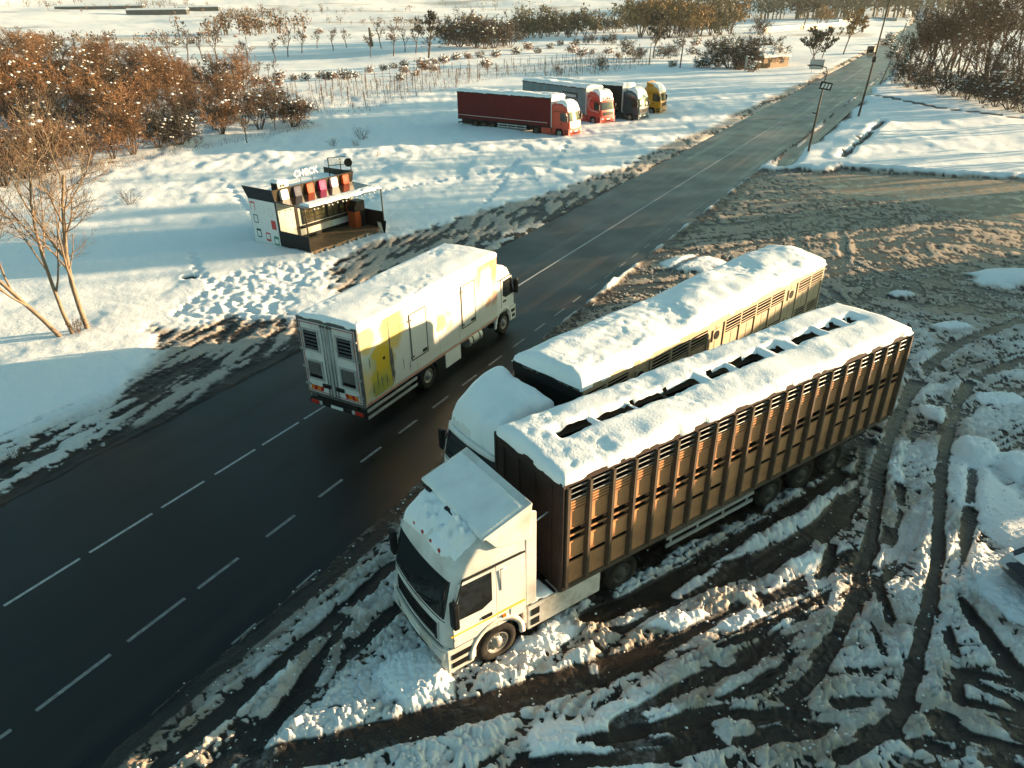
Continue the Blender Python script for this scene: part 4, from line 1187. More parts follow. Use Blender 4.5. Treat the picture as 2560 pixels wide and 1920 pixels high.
# ------------------------------------------------------------------ 3. white box lorry on the road
def graphic_mat():
    mt, N, L, b = newmat('faded_printed_side')
    tc = N.new('ShaderNodeTexCoord')
    nz = N.new('ShaderNodeTexNoise'); nz.inputs['Scale'].default_value = 1.6; nz.inputs['Detail'].default_value = 8; L.new(tc.outputs['Object'], nz.inputs['Vector'])
    sub = N.new('ShaderNodeVectorMath'); sub.operation = 'SUBTRACT'; L.new(nz.outputs['Color'], sub.inputs[0]); sub.inputs[1].default_value = (.5, .5, .5)
    sc = N.new('ShaderNodeVectorMath'); sc.operation = 'SCALE'; L.new(sub.outputs[0], sc.inputs[0]); sc.inputs['Scale'].default_value = .9
    ad = N.new('ShaderNodeVectorMath'); ad.operation = 'ADD'; L.new(tc.outputs['Object'], ad.inputs[0]); L.new(sc.outputs[0], ad.inputs[1])
    n2 = N.new('ShaderNodeTexNoise'); n2.inputs['Scale'].default_value = 2.5; n2.inputs['Detail'].default_value = 7; L.new(tc.outputs['Object'], n2.inputs['Vector'])
    cur = None
    base = N.new('ShaderNodeValToRGB'); base.color_ramp.elements[0].color = (.54, .535, .50, 1); base.color_ramp.elements[1].color = (.64, .635, .60, 1)
    L.new(n2.outputs[0], base.inputs[0]); cur = base.outputs[0]
    def ell(cx, cz, rx, rz, col, amt, soft=.35):
        nonlocal cur
        mp = N.new('ShaderNodeVectorMath'); mp.operation = 'SUBTRACT'; L.new(ad.outputs[0], mp.inputs[0]); mp.inputs[1].default_value = (cx, 0, cz)
        dv = N.new('ShaderNodeVectorMath'); dv.operation = 'MULTIPLY'; L.new(mp.outputs[0], dv.inputs[0]); dv.inputs[1].default_value = (1 / rx, 0, 1 / rz)
        ln = N.new('ShaderNodeVectorMath'); ln.operation = 'LENGTH'; L.new(dv.outputs[0], ln.inputs[0])
        mr = N.new('ShaderNodeMapRange'); mr.interpolation_type = 'SMOOTHSTEP'; L.new(ln.outputs['Value'], mr.inputs[0]); mr.inputs[1].default_value = 1 + soft / 2; mr.inputs[2].default_value = 1 - soft / 2; mr.inputs[3].default_value = 0; mr.inputs[4].default_value = amt
        mx = N.new('ShaderNodeMix'); mx.data_type = 'RGBA'; L.new(mr.outputs[0], mx.inputs[0]); L.new(cur, mx.inputs[6]); mx.inputs[7].default_value = col + (1,)
        cur = mx.outputs[2]
    Yc = (.60, .38, .025)
    ell(1.75, 3.25, .7, .8, Yc, .8, .6); ell(.25, 3.3, .6, .45, Yc, .7, .7)
    ell(1.0, 1.85, .66, 1.0, (.46, .35, .02), .97, .45); ell(.05, 1.7, .35, .8, Yc, .6, .9); ell(1.1, 2.4, .5, .45, (.56, .37, .015), .95, .4); ell(.8, 1.3, .5, .35, (.24, .27, .06), .75, .8); ell(.35, 2.45, .3, .35, (.30, .42, .40), .5, .8)
    ell(4.55, 2.3, .28, .32, (.30, .34, .08), .8, .7); ell(5.0, 2.05, .2, .2, (.6, .35, .15), .6, .7); ell(5.0, 2.6, .15, .15, (.6, .3, .15), .6, .7)
    ell(7.9, 3.2, .9, .75, (.50, .21, .03), .85, .9); ell(7.75, 2.75, .55, .75, (.58, .55, .47), .95, .4)
    ell(8.45, 2.0, .35, .3, (.5, .14, .05), .7, .7); ell(7.9, 1.9, .2, .15, (.55, .2, .06), .7, .7)
    mrd = N.new('ShaderNodeMapRange'); L.new(n2.outputs[0], mrd.inputs[0]); mrd.inputs[1].default_value = .55; mrd.inputs[2].default_value = .85; mrd.inputs[4].default_value = .4
    mx = N.new('ShaderNodeMix'); mx.data_type = 'RGBA'; L.new(mrd.outputs[0], mx.inputs[0]); L.new(cur, mx.inputs[6]); mx.inputs[7].default_value = (.38, .33, .25, 1)
    L.new(mx.outputs[2], b.inputs['Base Color']); b.inputs['Roughness'].default_value = .45
    return mt
M['print'] = graphic_mat()
M['tape'] = pbr('red_tape', (0.30, 0.02, 0.02), 0.4, var=0.3, scale=12)
M['grime'] = pbr('grimy_frame', (0.10, 0.10, 0.10), 0.5, 0.3, var=0.3, dirt=(.2, .17, .13), dirt_amt=.5)
D = empty('box_truck', (-5.927, 20.912, 0), R(60.3))
tag(D, 'white box lorry with a faded yellow bird print, driving on the road', 'truck')
LD, HD, Z0, Z1 = 8.6, 1.275, .98, 3.78
mb = MB(); mb.box(.06, LD, -HD + .02, HD - .02, Z0, Z1)
bd = mb.build('cargo_box', M['white2'], D, bevel=.03)
# separate side skin panels with joints
xsplit = [0.06, 1.5, 2.9, 4.35, 5.7, 7.2, LD]
for sg in (-1, 1):
    for a, b_ in zip(xsplit[:-1], xsplit[1:]):
        p = MB(); ya, yb = sorted((sg * (HD - .02), sg * (HD - .002))); p.box(a + .008, b_ - .008, ya, yb, Z0 + .13, Z1 - .14)
        p.build('side_panel', M['print'] if sg < 0 else M['white2'], bd)
    for (za, zb, mt_) in ((Z0 - .02, Z0 + .13, M['alu']), (Z1 - .14, Z1 + .01, M['white2'])):
        p = MB(); ya, yb = sorted((sg * (HD - .04), sg * (HD + .012))); p.box(0.02, LD + .01, ya, yb, za, zb); p.build('body_rail', mt_, bd, bevel=.01)
    p = MB(); ya, yb = sorted((sg * (HD + .012), sg * (HD + .018))); p.box(.05, LD - .05, ya, yb, Z0 + .02, Z0 + .055); p.build('marker_tape', M['lamp_orange'], bd)
p = MB(); p.box(LD - .03, LD + .02, -HD + .01, HD - .01, Z0, Z1); p.build('front_bulkhead', M['white2'], bd, bevel=.02)
# tears in the printed film (right-hand side)
rnd = random.Random(5)
tears = [(1.50, 3.55, 1.15, .045), (1.58, 2.5, 1.2, .06), (.75, 2.0, 1.3, .022), (.95, 1.75, 1.25, .02), (1.2, 1.7, 1.2, .025), (.5, 1.6, 1.2, .018), (2.15, 1.9, 1.4, .014), (2.5, 1.6, 1.25, .012), (.42, 2.6, 2.2, .015), (3.5, 2.9, 2.3, .02), (2.1, 3.2, 2.9, .012), (7.4, 2.4, 1.9, .012)]
for (x, za, zb, w) in tears:
    n = 9; L_ = []; R_ = []
    for k in range(n):
        z = za + (zb - za) * k / (n - 1); ww = w * math.sin(math.pi * (k + .3) / (n - .4)) * rnd.uniform(.5, 1.5) + .003; dx = rnd.uniform(-.012, .012)
        L_.append((x + dx - ww, z)); R_.append((x + dx + ww, z))
    p = MB(); p.prism(L_ + R_[::-1], 'y', -HD - .002, -HD + .001); p.build('torn_film', M['grime'], bd)
p = MB(); p.lathe([(.001, -HD - .006), (.06, -HD - .006), (.06, -HD + .01)], 14, 'y', (1.15, 0, 2.31)); p.build('printed_eye', M['black'], bd)
for (xa, xb, za, zb) in ((2.62, 3.6, 1.55, 3.30), (5.88, 6.86, 1.52, 3.25)):
    d = MB(); d.box(xa + .04, xb - .04, -HD - .022, -HD + .0, za + .04, zb - .04); dd = d.build('side_door', M['print'], bd, bevel=.008)
    f = MB()
    for (a, b_, c_, e) in ((xa, xa + .035, za, zb), (xb - .035, xb, za, zb), (xa + .035, xb - .035, zb - .035, zb), (xa + .035, xb - .035, za, za + .035)): f.box(a, b_, -HD - .03, -HD, c_, e)
    f.build('door_frame', M['grime'], dd)
    h = MB(); h.box(xb - .34, xb - .10, -HD - .06, -HD - .02, za + .10, za + .20); h.build('door_latch', M['black'], dd, bevel=.01)
    for zz in (za + .12, zb - .25):
        h = MB(); h.box(xa - .05, xa + .12, -HD - .045, -HD - .02, zz, zz + .06); h.build('hinge', M['grime'], dd)
# rear end
fr = MB()
for (a, b_, c_, e) in ((-HD, -HD + .09, Z0 - .05, Z1), (HD - .09, HD, Z0 - .05, Z1), (-HD + .09, HD - .09, Z1 - .1, Z1), (-HD + .09, HD - .09, Z0 - .05, Z0 + .06)): fr.box(-.02, .07, a, b_, c_, e)
rf = fr.build('rear_frame', M['grime'], bd, bevel=.01)
for sg in (1, -1):
    ya, yb = sorted((sg * .015, sg * (HD - .10)))
    d = MB(); d.box(-.03, .04, ya, yb, Z0 + .07, Z1 - .11); dd = d.build('rear_door', M['white'], bd, bevel=.01)
    ym = .5 * (ya + yb) + sg * .12
    for (za, zb, slats) in ((2.62, 3.42, True), (1.55, 2.30, False)):
        w = MB()
        for (a, b_, c_, e) in ((ym - .36, ym - .29, za, zb), (ym + .29, ym + .36, za, zb), (ym - .29, ym + .29, zb - .07, zb), (ym - .29, ym + .29, za, za + .07)): w.box(-.055, -.028, a, b_, c_, e)
        ww = w.build('vent_frame', M['alu'], dd)
        q = MB(); q.box(-.034, -.029, ym - .29, ym + .29, za + .07, zb - .07); q.build('vent_back', M['inner'], dd)
        if slats:
            for zz in lin(za + .14, zb - .14, 5):
                q = MB(Matrix.Translation((-.045, ym, zz)) @ Matrix.Rotation(R(-35), 4, 'Y')); q.box(-.03, .03, -.29, .29, -.006, .006); q.build('louvre', M['grime'], dd)
        else:
            q = MB(); q.box(-.05, -.036, ym - .29, ym + .29, za + .2, zb - .07); q.build('shutter', M['grime'], dd)
    for yy in (sg * .08, sg * .20):
        t = MB(); t.tube([(-.06, yy, Z0 + .1), (-.06, yy, Z1 - .12)], .018, 8); t.build('lock_rod', M['steel'], dd, True)
        t = MB(); t.box(-.08, -.03, yy - .03, yy + .03, Z1 - .2, Z1 - .12); t.build('rod_keeper', M['grime'], dd)
    t = MB(); t.box(-.09, -.03, *sorted((sg * .12, sg * .46)), Z0 + .36, Z0 + .50); t.build('door_handle', M['black'], dd, bevel=.015)
    for zz in (1.3, 1.95, 2.6, 3.3):
        t = MB(); t.box(-.06, -.02, *sorted((sg * (HD - .26), sg * (HD - .02))), zz, zz + .07); t.build('hinge', M['steel'], dd)
    for (a, b_, c_, e) in ((ya + .02, yb - .02, Z1 - .17, Z1 - .14), (ya + .02, yb - .02, Z0 + .11, Z0 + .14)):
        t = MB(); t.box(-.036, -.03, a, b_, c_, e); t.build('red_tape', M['tape'], dd)
    yy = sorted((sg * (HD - .17), sg * (HD - .14)))
    t = MB(); t.box(-.036, -.03, yy[0], yy[1], Z0 + .14, Z1 - .17); t.build('red_tape', M['tape'], dd)
    for k in range(4):
        a0 = sg * (HD - .22 - k * .14)
        t = MB(); t.prism([(a0, Z0 + .16), (a0 - sg * .13, Z0 + .16), (a0 - sg * .18, Z0 + .34), (a0 - sg * .05, Z0 + .34)], 'x', -.037, -.03)
        t.build('chevron', M['lamp_orange'] if k % 2 == 0 else M['lamp_red'], dd)
mb = MB(); mb.box(-.02, .12, -HD + .05, HD - .05, .55, .75); mb.box(.0, .3, -.9, .9, .75, .95); rb = mb.build('rear_bumper', M['chassis'], D, bevel=.02)
for sg in (1, -1):
    t = MB(); t.box(-.04, -.015, *sorted((sg * .80, sg * 1.15)), .58, .72); t.build('tail_light', M['lamp_red'], rb, bevel=.01)
    t = MB(); t.box(-.04, -.015, *sorted((sg * .66, sg * .78)), .58, .72); t.build('reverse_light', M['lamp_clear'], rb, bevel=.01)
t = MB(); t.box(-.04, -.02, -.26, .26, .58, .69); t.build('number_plate', M['plate'], rb)
mb = MB()
for sg in (1, -1): mb.box(.1, 9.8, sg * .42 - .05, sg * .42 + .05, .72, .98)
for x in (3.6, 9.25): mb.box(x - .06, x + .06, -.9, .9, .44, .56)
mb.build('chassis', M['chassis'], D)
for sg in (1, -1):
    wheel(D, 3.6, sg * 1.08, .5, sg, dual=True); wheel(D, 9.25, sg * 1.06, .5, sg)
    for zz in (.46, .72):
        mb = MB(); mb.box(.1, 2.85, *sorted((sg * (HD - .05), sg * (HD - .01))), zz, zz + .11); mb.build('side_guard_rail', M['alu'], D, bevel=.008)
    mb = MB(); mb.box(4.7, 5.75, *sorted((sg * (HD - .06), sg * (HD - .02))), .32, .98); mb.build('side_guard_panel', M['white2'], D, bevel=.02)
    mb = MB(); mb.tube([(6.5, sg * .95, .66), (7.5, sg * .95, .66)], .27, 14); ft = mb.build('fuel_tank', M['alu'], D, bevel=.03)
    for x in (6.75, 7.25):
        mb = MB(); mb.tube([(x - .02, sg * .95, .66), (x + .02, sg * .95, .66)], .285, 14); mb.build('tank_strap', M['chassis'], ft)
    mb = MB(); mb.grid(lambda a, w: (3.6 + .58 * math.cos(a), sg * (.85 + w), .5 + .58 * math.sin(a)), lin(R(10), R(170), 10), [-.2, .4])
    f = mb.build('mudguard', M['black'], D, True); sm = f.modifiers.new('t', 'SOLIDIFY'); sm.thickness = .03
snow_slab('snow_cover', bd, 0.02, LD, -HD, HD, Z1 + .002, .09, 231, .065, None, .14, rough=.02, crown=.03)
CD = Matrix.Translation((8.72, 0, 0))
capD, cD, topD = make_cab(D, CD, M['white2'], 1.68, 1.16, roof=2.86, ws=(1.62, 2.42), axle=.53, steps=True)
snow_slab('snow_cover', capD, .1, 1.0, -.9, .9, topD, .05, 233, .06, CD, .2)

# ------------------------------------------------------------------ 4-7. lorries parked across the field
def curtain_mat(name, col, line=None):
    return pbr(name, col, .6, var=.14, scale=1.2, bump=.15, bump_scale=5, spec=.2)
def curtain_trailer(root, L, col, seed, name='trailer', dark=None, rail=None):
    m_ = curtain_mat('curtain_%d' % seed, col)
    hw, zb, zt = 1.25, 1.02, 4.0
    mb = MB(); mb.box(-L, -.02, -hw + .03, hw - .03, zb, zt - .02); tr = mb.build(name, m_, root, bevel=.03)
    for sg in (1, -1):
        c = MB()
        ns = 90
        def cf(u, v):
            x = -L + .05 + (L - .15) * u; z = zb + .06 + (zt - .16 - zb - .06) * v
            return (x, sg * (hw + .012 * math.sin(u * 95) * (1 - v) + .006 * math.sin(u * 31 + v * 4)), z)
        c.grid(cf, lin(0, 1, ns), lin(0, 1, 7))
        if sg > 0: c.f = [f[::-1] for f in c.f]
        cu = c.build('curtain', m_, tr, True)
        for k in range(22):
            x = -L + .3 + k * (L - .6) / 21
            s_ = MB(); s_.box(x - .02, x + .02, *sorted((sg * (hw + .01), sg * (hw + .022))), zb - .05, zb + .22); s_.build('curtain_strap', dark or M['black'], cu)
        s_ = MB(); s_.box(-L + .1, -.5, *sorted((sg * (hw + .012), sg * (hw + .02))), zb + .42, zb + .455); s_.build('reflective_line', M['plate'], cu)
        r_ = MB(); r_.box(-L, 0, *sorted((sg * (hw - .04), sg * (hw + .03))), zt - .12, zt + .0); r_.build('roof_rail', rail or M['black'], tr, bevel=.01)
        r_ = MB(); r_.box(-L, 0, *sorted((sg * (hw - .04), sg * (hw + .02))), zb - .06, zb + .06); r_.build('bottom_rail', M['chassis'], tr, bevel=.01)
    h = MB(); h.box(-.05, .03, -hw, hw, zb, zt); h.build('headboard', M['white2'], tr, bevel=.02)
    snow_slab('snow_cover', tr, -L, .02, -hw, hw, zt, .26, seed, .14, None, .3, rough=.03, crown=.04)
    trailer_running_gear(tr, L, (-L + 2.6, -L + 3.9, -L + 5.2))
    return tr
TEXT_W = pbr('white_lettering', (.78, .78, .76), .5, var=.02)
def lamp_row(cab, Mx, c, z, n=4):
    for k in range(n):
        y = -.55 + 1.1 * k / (n - 1)
        p = c.front(y, z, .0)
        mb = MB(Mx); mb.lathe([(.07, -.05), (.08, .05), (.001, .06)], 10, 'x', (p[0] + .03, y, z)); mb.build('roof_lamp', M['lamp_clear'], cab, True)

def parked(name, label, loc, head, paint, trailer=None, L=13.57, seed=300, cabrot=0.0, high=None, snow=.3, visor=None, off=.32, grille=None, lower=None, text=None, sunk=-.05, lc=2.05, lamps=False, glass=None):
    r = empty(name, (loc[0], loc[1], sunk), R(head))
    tag(r, label, 'truck', 'lorries parked across the snowy field')
    if trailer is not None:
        tr = curtain_trailer(r, L, trailer, seed)
        if text:
            b = MB(); b.box(-4.6, -1.5, -1.292, -1.272, 2.72, 3.36); tb_ = b.build('name_board', M['sign_dark'], tr)
            put('lettering', text_mesh(text, .62, .006, TEXT_W), tb_, (-3.05, -1.298, 3.02), (R(90), 0, 0))
    Mx = Matrix.Translation((off, 0, 0)) @ Matrix.Rotation(R(cabrot), 4, 'Z')
    cab, c, top = make_cab(r, Mx, paint, lc, 1.24, high=high or [(.2, .06, .02), (.5, .3, .06), (.75, .75, .13), (.85, 1.1, .2)], seed=seed, axle=lc - 1.32, visor=visor, grille=grille, lower=lower, detail=False, glassmat=glass)
    for yy, sg in ((1.08, 1), (-1.08, -1)): wheel(r, lc - 1.32, yy, .5, sg, Mx, holes=False)
    tractor_rear(r, Mx, -2.4, paint)
    for sg in (1, -1):
        mb = MB(Mx); a, b_ = sorted((sg * 1.18, sg * 1.235)); mb.prism([(-.26, 1.1), (-.26, 3.3), (-.02, 3.45), (-.02, 1.1)], 'y', a, b_); mb.build('side_fairing', paint, cab, bevel=.02)
    z_ = zroof(c, 2.74)
    snow_slab('snow_cover', cab, .25, lc - .33, -1.1, 1.1, lambda x, y: z_(x, y) - .01, snow, seed + 5, .08, Mx, .45, rough=.02, over=.0)
    if lamps: lamp_row(cab, Mx, c, 2.95)
    return r, cab, c, Mx
M['sign_dark'] = pbr('dark_board', (.025, .035, .04), .5)
M['orange_red'] = pbr('orange_red_paint', (.50, .040, .009), .3, var=.06, coat=.4, dirt=(.2, .06, .03), dirt_amt=.3)
M['red_paint'] = pbr('red_paint', (.44, .028, .009), .3, var=.06, coat=.4, dirt=(.2, .06, .03), dirt_amt=.3)
M['petrol'] = pbr('petrol_blue_paint', (.018, .052, .065), .3, var=.1, coat=.4)
M['yellow'] = pbr('yellow_paint', (.70, .29, .006), .3, var=.06, coat=.4)
M['glass2'] = pbr('screen_glass', (.03, .032, .026), .05, var=.2, spec=.8)
M['grille_silver'] = pbr('silver_grille', (.62, .60, .56), .35, .4, var=.1)  # even pale silver for the grille
r1, cab1, c1, M1 = parked('red_curtain_truck', 'orange red lorry with dark red curtain trailer, first of the row across the field', (5.40, 81.58), -38.8, M['orange_red'], (.11, .004, .007), seed=301, glass=M['glass2'], grille=M['grille_silver'], high=[(.2, .04, .02), (.5, .2, .05), (.72, .6, .12), (.8, 1.0, .2)])
mb = MB(M1)
r2, cab2, c2, M2 = parked('grey_curtain_truck', 'red lorry with roof lamps and a grey lettered curtain trailer', (10.3, 90.7), -57.5, M['red_paint'], (.15, .21, .225), seed=311, cabrot=6, off=.45, text='iesemann', visor=M['red_paint'], lamps=True, glass=M['glass2'], high=[(.24, .04, .02), (.55, .12, .04), (.85, .5, .1), (.95, .9, .18)])
for k in (0, 1):
    mb = MB(M2)
    rr = .55 + k * .09
    mb.tube([(.55 + rr * math.cos(a), -1.25, 2.35 + rr * 1.2 * math.sin(a)) for a in lin(R(110), R(260), 12)] + [(1.6, -1.255, 1.55 - k * .07)], .016, 5)
    mb.build('white_swoosh', M['white2'], cab2, True)
r3, cab3, c3, M3 = parked('dark_curtain_truck', 'dark petrol blue lorry with a near black curtain trailer', (14.75, 92.9), -46, M['petrol'], (.012, .016, .019), seed=321, cabrot=5, off=.35, glass=M['glass2'])
for (y, z, w, h) in ((-.6, 2.2, .35, .4), (.55, 2.05, .3, .3)):
    b = c3.patch(y - w / 2, y + w / 2, z - h / 2, z + h / 2, .018, M3, nz=3, ny=4).build('screen_paper', M['plate'], cab3)
r4, cab4, c4, M4 = parked('yellow_tractor', 'yellow tractor unit without a trailer, last of the row across the field', (18.3, 98.1), -30, M['yellow'], None, seed=331, glass=M['glass2'], off=0.0)
mb = MB(M4); mb.prism([(-.1, 3.98), (.9, 3.62), (.9, 3.5), (-.1, 3.3)], 'y', -1.15, 1.15); mb.build('roof_deflector', M['yellow'], cab4, bevel=.04)

# ------------------------------------------------------------------ the kiosk
M['kblack'] = pbr('kiosk_black', (.007, .008, .009), .4, var=.2, scale=2, spec=.25)
M['kpanel'] = pbr('kiosk_white_panel', (.70, .72, .72), .45, var=.03, dirt=(.5, .5, .48), dirt_amt=.4)
M['kwall'] = pbr('kiosk_front_wall', (.66, .62, .54), .5, var=.05, scale=2, dirt=(.45, .38, .28), dirt_amt=.4)
M['deck'] = pbr('deck_wood', (.20, .125, .065), .45, var=.3, scale=4, dirt=(.1, .07, .05), dirt_amt=.6, bump=.1)
M['krof'] = pbr('glossy_roof', (.030, .022, .018), .12, var=.2, scale=2, spec=.8)
M['kfas'] = pbr('bronze_fascia', (.045, .031, .018), .3, .2, var=.2, scale=3)
M['kred'] = pbr('sticker_red', (.50, .045, .035), .5, var=.05)
M['kgreen'] = pbr('sticker_green', (.03, .22, .12), .5, var=.05)
M['kdark'] = pbr('sticker_black', (.02, .022, .024), .5, var=.05)
M['kgrey'] = pbr('sticker_grey', (.55, .58, .58), .5, var=.05)
M['kiface'] = pbr('kiosk_inside', (.13, .085, .035), .6, var=.6, scale=3)
def clear_glass(name, tint=(.9, .95, .95)):
    mt, N, L, b = newmat(name)
    b.inputs['Base Color'].default_value = tint + (1,); b.inputs['Roughness'].default_value = .03
    b.inputs['Transmission Weight'].default_value = 1.0; b.inputs['IOR'].default_value = 1.05
    nz = N.new('ShaderNodeTexNoise'); nz.inputs['Scale'].default_value = 3
    mr = N.new('ShaderNodeMapRange'); mr.inputs[3].default_value = .02; mr.inputs[4].default_value = .08; L.new(nz.outputs[0], mr.inputs[0]); L.new(mr.outputs[0], b.inputs['Roughness'])
    return mt
M['clear'] = clear_glass('clear_pane')

K = empty('kiosk', (-11.43, 39.56, .0), R(55))
tag(K, 'black and white snack kiosk with coloured square signs and a glazed front terrace', 'kiosk')
KL, KB, KD = 6.05, 2.5, 5.0
mb = MB(); mb.box(0, KL, KB + .02, KD, -.1, 2.8); kb = mb.build('kiosk_body', M['kblack'], K, bevel=.01)
mb = MB(); mb.box(-.03, -.005, KB + .08, KD - .06, .08, 2.76); sp = mb.build('side_panel', M['kpanel'], kb)
def rsq(w, h, r=.06, n=5):
    o = []
    for (cx, cy, a0) in ((w / 2 - r, h / 2 - r, 0), (-w / 2 + r, h / 2 - r, 90), (-w / 2 + r, -h / 2 + r, 180), (w / 2 - r, -h / 2 + r, 270)):
        for k in range(n): 
            a = R(a0 + 90 * k / (n - 1)); o.append((cx + r * math.cos(a), cy + r * math.sin(a)))
    return o
def sticker(yc, zc, w, h, mat, inner=None, top=0.0, bot=0.0):
    """printed rounded squares on the white side panel; yc measured along the wall from the front"""
    s_ = MB(); s_.prism([(yc + p[0], zc + p[1]) for p in rsq(w, h)], 'x', -.036, -.031); o = s_.build('printed_square', mat, sp)
    if inner:
        i_ = MB(); i_.prism([(yc + p[0] * .74, zc + (top - bot) / 2 + p[1] * (.86 - (top + bot) / h * .9)) for p in rsq(w, h)], 'x', -.040, -.037); i_.build('printed_centre', inner, sp)
sticker(4.62, 2.35, .42, .52, M['kred'], M['kpanel'], -.06, .06)
sticker(4.50, 1.60, .40, .50, M['kdark'], M['kpanel'], .02, .02)
sticker(4.42, .75, .42, .52, M['kdark'], M['kpanel'], .03, .10)
sticker(3.60, .62, .42, .52, M['kred'], M['kpanel'], .10, .06)
sticker(2.92, 1.42, .42, .54, M['kred'])
sticker(2.88, .50, .42, .52, M['kgreen'], M['kpanel'], .05, .14)
sticker(3.75, 2.25, .42, .50, M['kgrey'], M['kpanel'], .01, .01)
sticker(3.05, 2.15, .42, .50, M['kgrey'], M['kpanel'], .01, .01)
rg = MB(); n = 28
ring = [(3.75 + .36 * math.cos(2 * math.pi * k / n), 1.38 + .42 * math.sin(2 * math.pi * k / n)) for k in range(n)]
rg.prism(ring, 'x', -.035, -.031); rg.build('printed_ring', M['kgrey'], sp)
rg = MB(); rg.prism([(3.75 + (p[0] - 3.75) * .95, 1.38 + (p[1] - 1.38) * .95) for p in ring], 'x', -.039, -.036); rg.build('printed_disc', M['kpanel'], sp)
# parapet that leans out, black at the sides and back, bronze at the front
def par(poly_a, poly_b, mat, name='parapet'):
    v = poly_a + poly_b; m_ = MB(); m_.add(v, [(0, 1, 2, 3), (4, 7, 6, 5), (0, 4, 5, 1), (1, 5, 6, 2), (2, 6, 7, 3), (3, 7, 4, 0)]); return m_.build(name, mat, kb)
o_ = .16
par([(-.0, KB, 2.8), (-.0, KD, 2.8), (-o_, KD + o_, 3.5), (-o_, KB - .02, 3.5)], [(.06, KB, 2.8), (.06, KD, 2.8), (.06 - o_, KD + o_ - .06, 3.5), (.06 - o_, KB - .02, 3.5)], M['kblack'])
par([(KL, KB, 2.8), (KL, KD, 2.8), (KL + o_, KD + o_, 3.5), (KL + o_, KB - .02, 3.5)], [(KL - .06, KB, 2.8), (KL - .06, KD, 2.8), (KL + o_ - .06, KD + o_ - .06, 3.5), (KL + o_ - .06, KB - .02, 3.5)], M['kblack'])
par([(.0, KD, 2.8), (KL, KD, 2.8), (KL + .06, KD + .06, 3.1), (-.06, KD + .06, 3.1)], [(.0, KD - .06, 2.8), (KL, KD - .06, 2.8), (KL + .06, KD, 3.1), (-.06, KD, 3.1)], M['kblack'])
fas = par([(.0, KB, 2.8), (KL, KB, 2.8), (KL + o_, KB - .08, 3.5), (-o_, KB - .08, 3.5)], [(.0, KB + .06, 2.8), (KL, KB + .06, 2.8), (KL + o_, KB - .02, 3.5), (-o_, KB - .02, 3.5)], M['kfas'], 'fascia')
cols = [('cube_white', (.70, .69, .66)), ('cube_slate', (.03, .034, .062)), ('cube_orange', (.38, .046, .004)), ('cube_pink', (.34, .012, .11)), ('cube_white2', (.74, .73, .70)), ('cube_orange2', (.38, .046, .004))]
for k, (nm, cc) in enumerate(cols):
    x = .62 + k * .955
    b_ = MB(Matrix.Translation((x, KB - .13, 3.15)) @ Matrix.Rotation(R(-6), 4, 'X')); b_.prism(rsq(.52, .58, .08), 'y', -.09, .10)
    so = b_.build('square_sign', pbr(nm, cc, .5, var=.04, spec=.2), fas, bevel=.02)
    dk = pbr(nm + '_mark', tuple(.72 * v for v in cc), .4, var=.05)
    for zz, w in ((.10, .16), (-.02, .24), (-.13, .12)):
        b_ = MB(Matrix.Translation((x, KB - .13, 3.15)) @ Matrix.Rotation(R(-6), 4, 'X')); b_.box(-w / 2, w / 2, -.096, -.09, zz - .012, zz + .012); b_.build('sign_mark', dk, so)
# canopy over the terrace
mb = MB(); mb.add([(-.02, 0, 2.72), (KL + .02, 0, 2.72), (KL + .02, KB, 2.80), (-.02, KB, 2.80), (-.02, 0, 2.78), (KL + .02, 0, 2.78), (KL + .02, KB, 2.88), (-.02, KB, 2.88)], [(0, 3, 2, 1), (4, 5, 6, 7), (0, 1, 5, 4), (1, 2, 6, 5), (2, 3, 7, 6), (3, 0, 4, 7)])
can = mb.build('canopy', M['krof'], K)
cz = lambda x, y: 2.78 + y * .04
snow_slab('snow_cover', can, .35, KL, 0, .80, cz, .10, 401, .06, None, .3, rough=.03, over=.04, ragged=.1)
# front wall, windows, counter
mb = MB(); mb.box(.06, KL - .06, KB - .04, KB + .02, .25, 2.75); fwl = mb.build('front_wall', M['kwall'], kb)
mb = MB(); mb.box(.06, KL - .06, KB - .055, KB - .04, .28, .5); mb.build('kick_board', M['kblack'], fwl)
kr = random.Random(12)
wins = [(1.75, 3.55), (3.72, 4.6), (4.72, 5.55)]
for (a, b2) in wins:
    i_ = MB(); i_.box(a, b2, KB - .05, KB - .042, 1.20, 2.48); wi = i_.build('window', M['kiface'], fwl)
    f = MB()
    for (p, q, u, w) in ((a - .06, a, 1.14, 2.54), (b2, b2 + .06, 1.14, 2.54), (a, b2, 2.48, 2.54), (a, b2, 1.14, 1.20)): f.box(p, q, KB - .10, KB - .04, u, w)
    f.build('window_frame', M['kblack'], wi)
    g = MB(); g.box(a, b2, KB - .075, KB - .070, 1.20, 2.48); g.build('pane', M['clear'], wi)
    for zz in (1.45, 1.75, 2.05):
        h_ = MB(); h_.box(a + .02, b2 - .02, KB - .068, KB - .05, zz - .012, zz + .012); sh_ = h_.build('shelf', M['kfas'], wi)
        q_ = MB(); xq = a + .08
        while xq < b2 - .16:
            wq = kr.uniform(.05, .12); hq = kr.uniform(.08, .2); q_.box(xq, xq + wq, KB - .066, KB - .052, zz + .013, zz + .013 + hq); xq += wq + kr.uniform(.02, .12)
        if q_.v: q_.build('goods', pbr('goods', kr.choice(((.35, .22, .06), (.10, .07, .04), (.30, .08, .03), (.40, .36, .28))), .5, var=.5, scale=9), wi)
    g = MB(); g.box((a + b2) / 2 - .02, (a + b2) / 2 + .02, KB - .095, KB - .06, 1.20, 2.48); g.build('mullion', M['kblack'], wi)
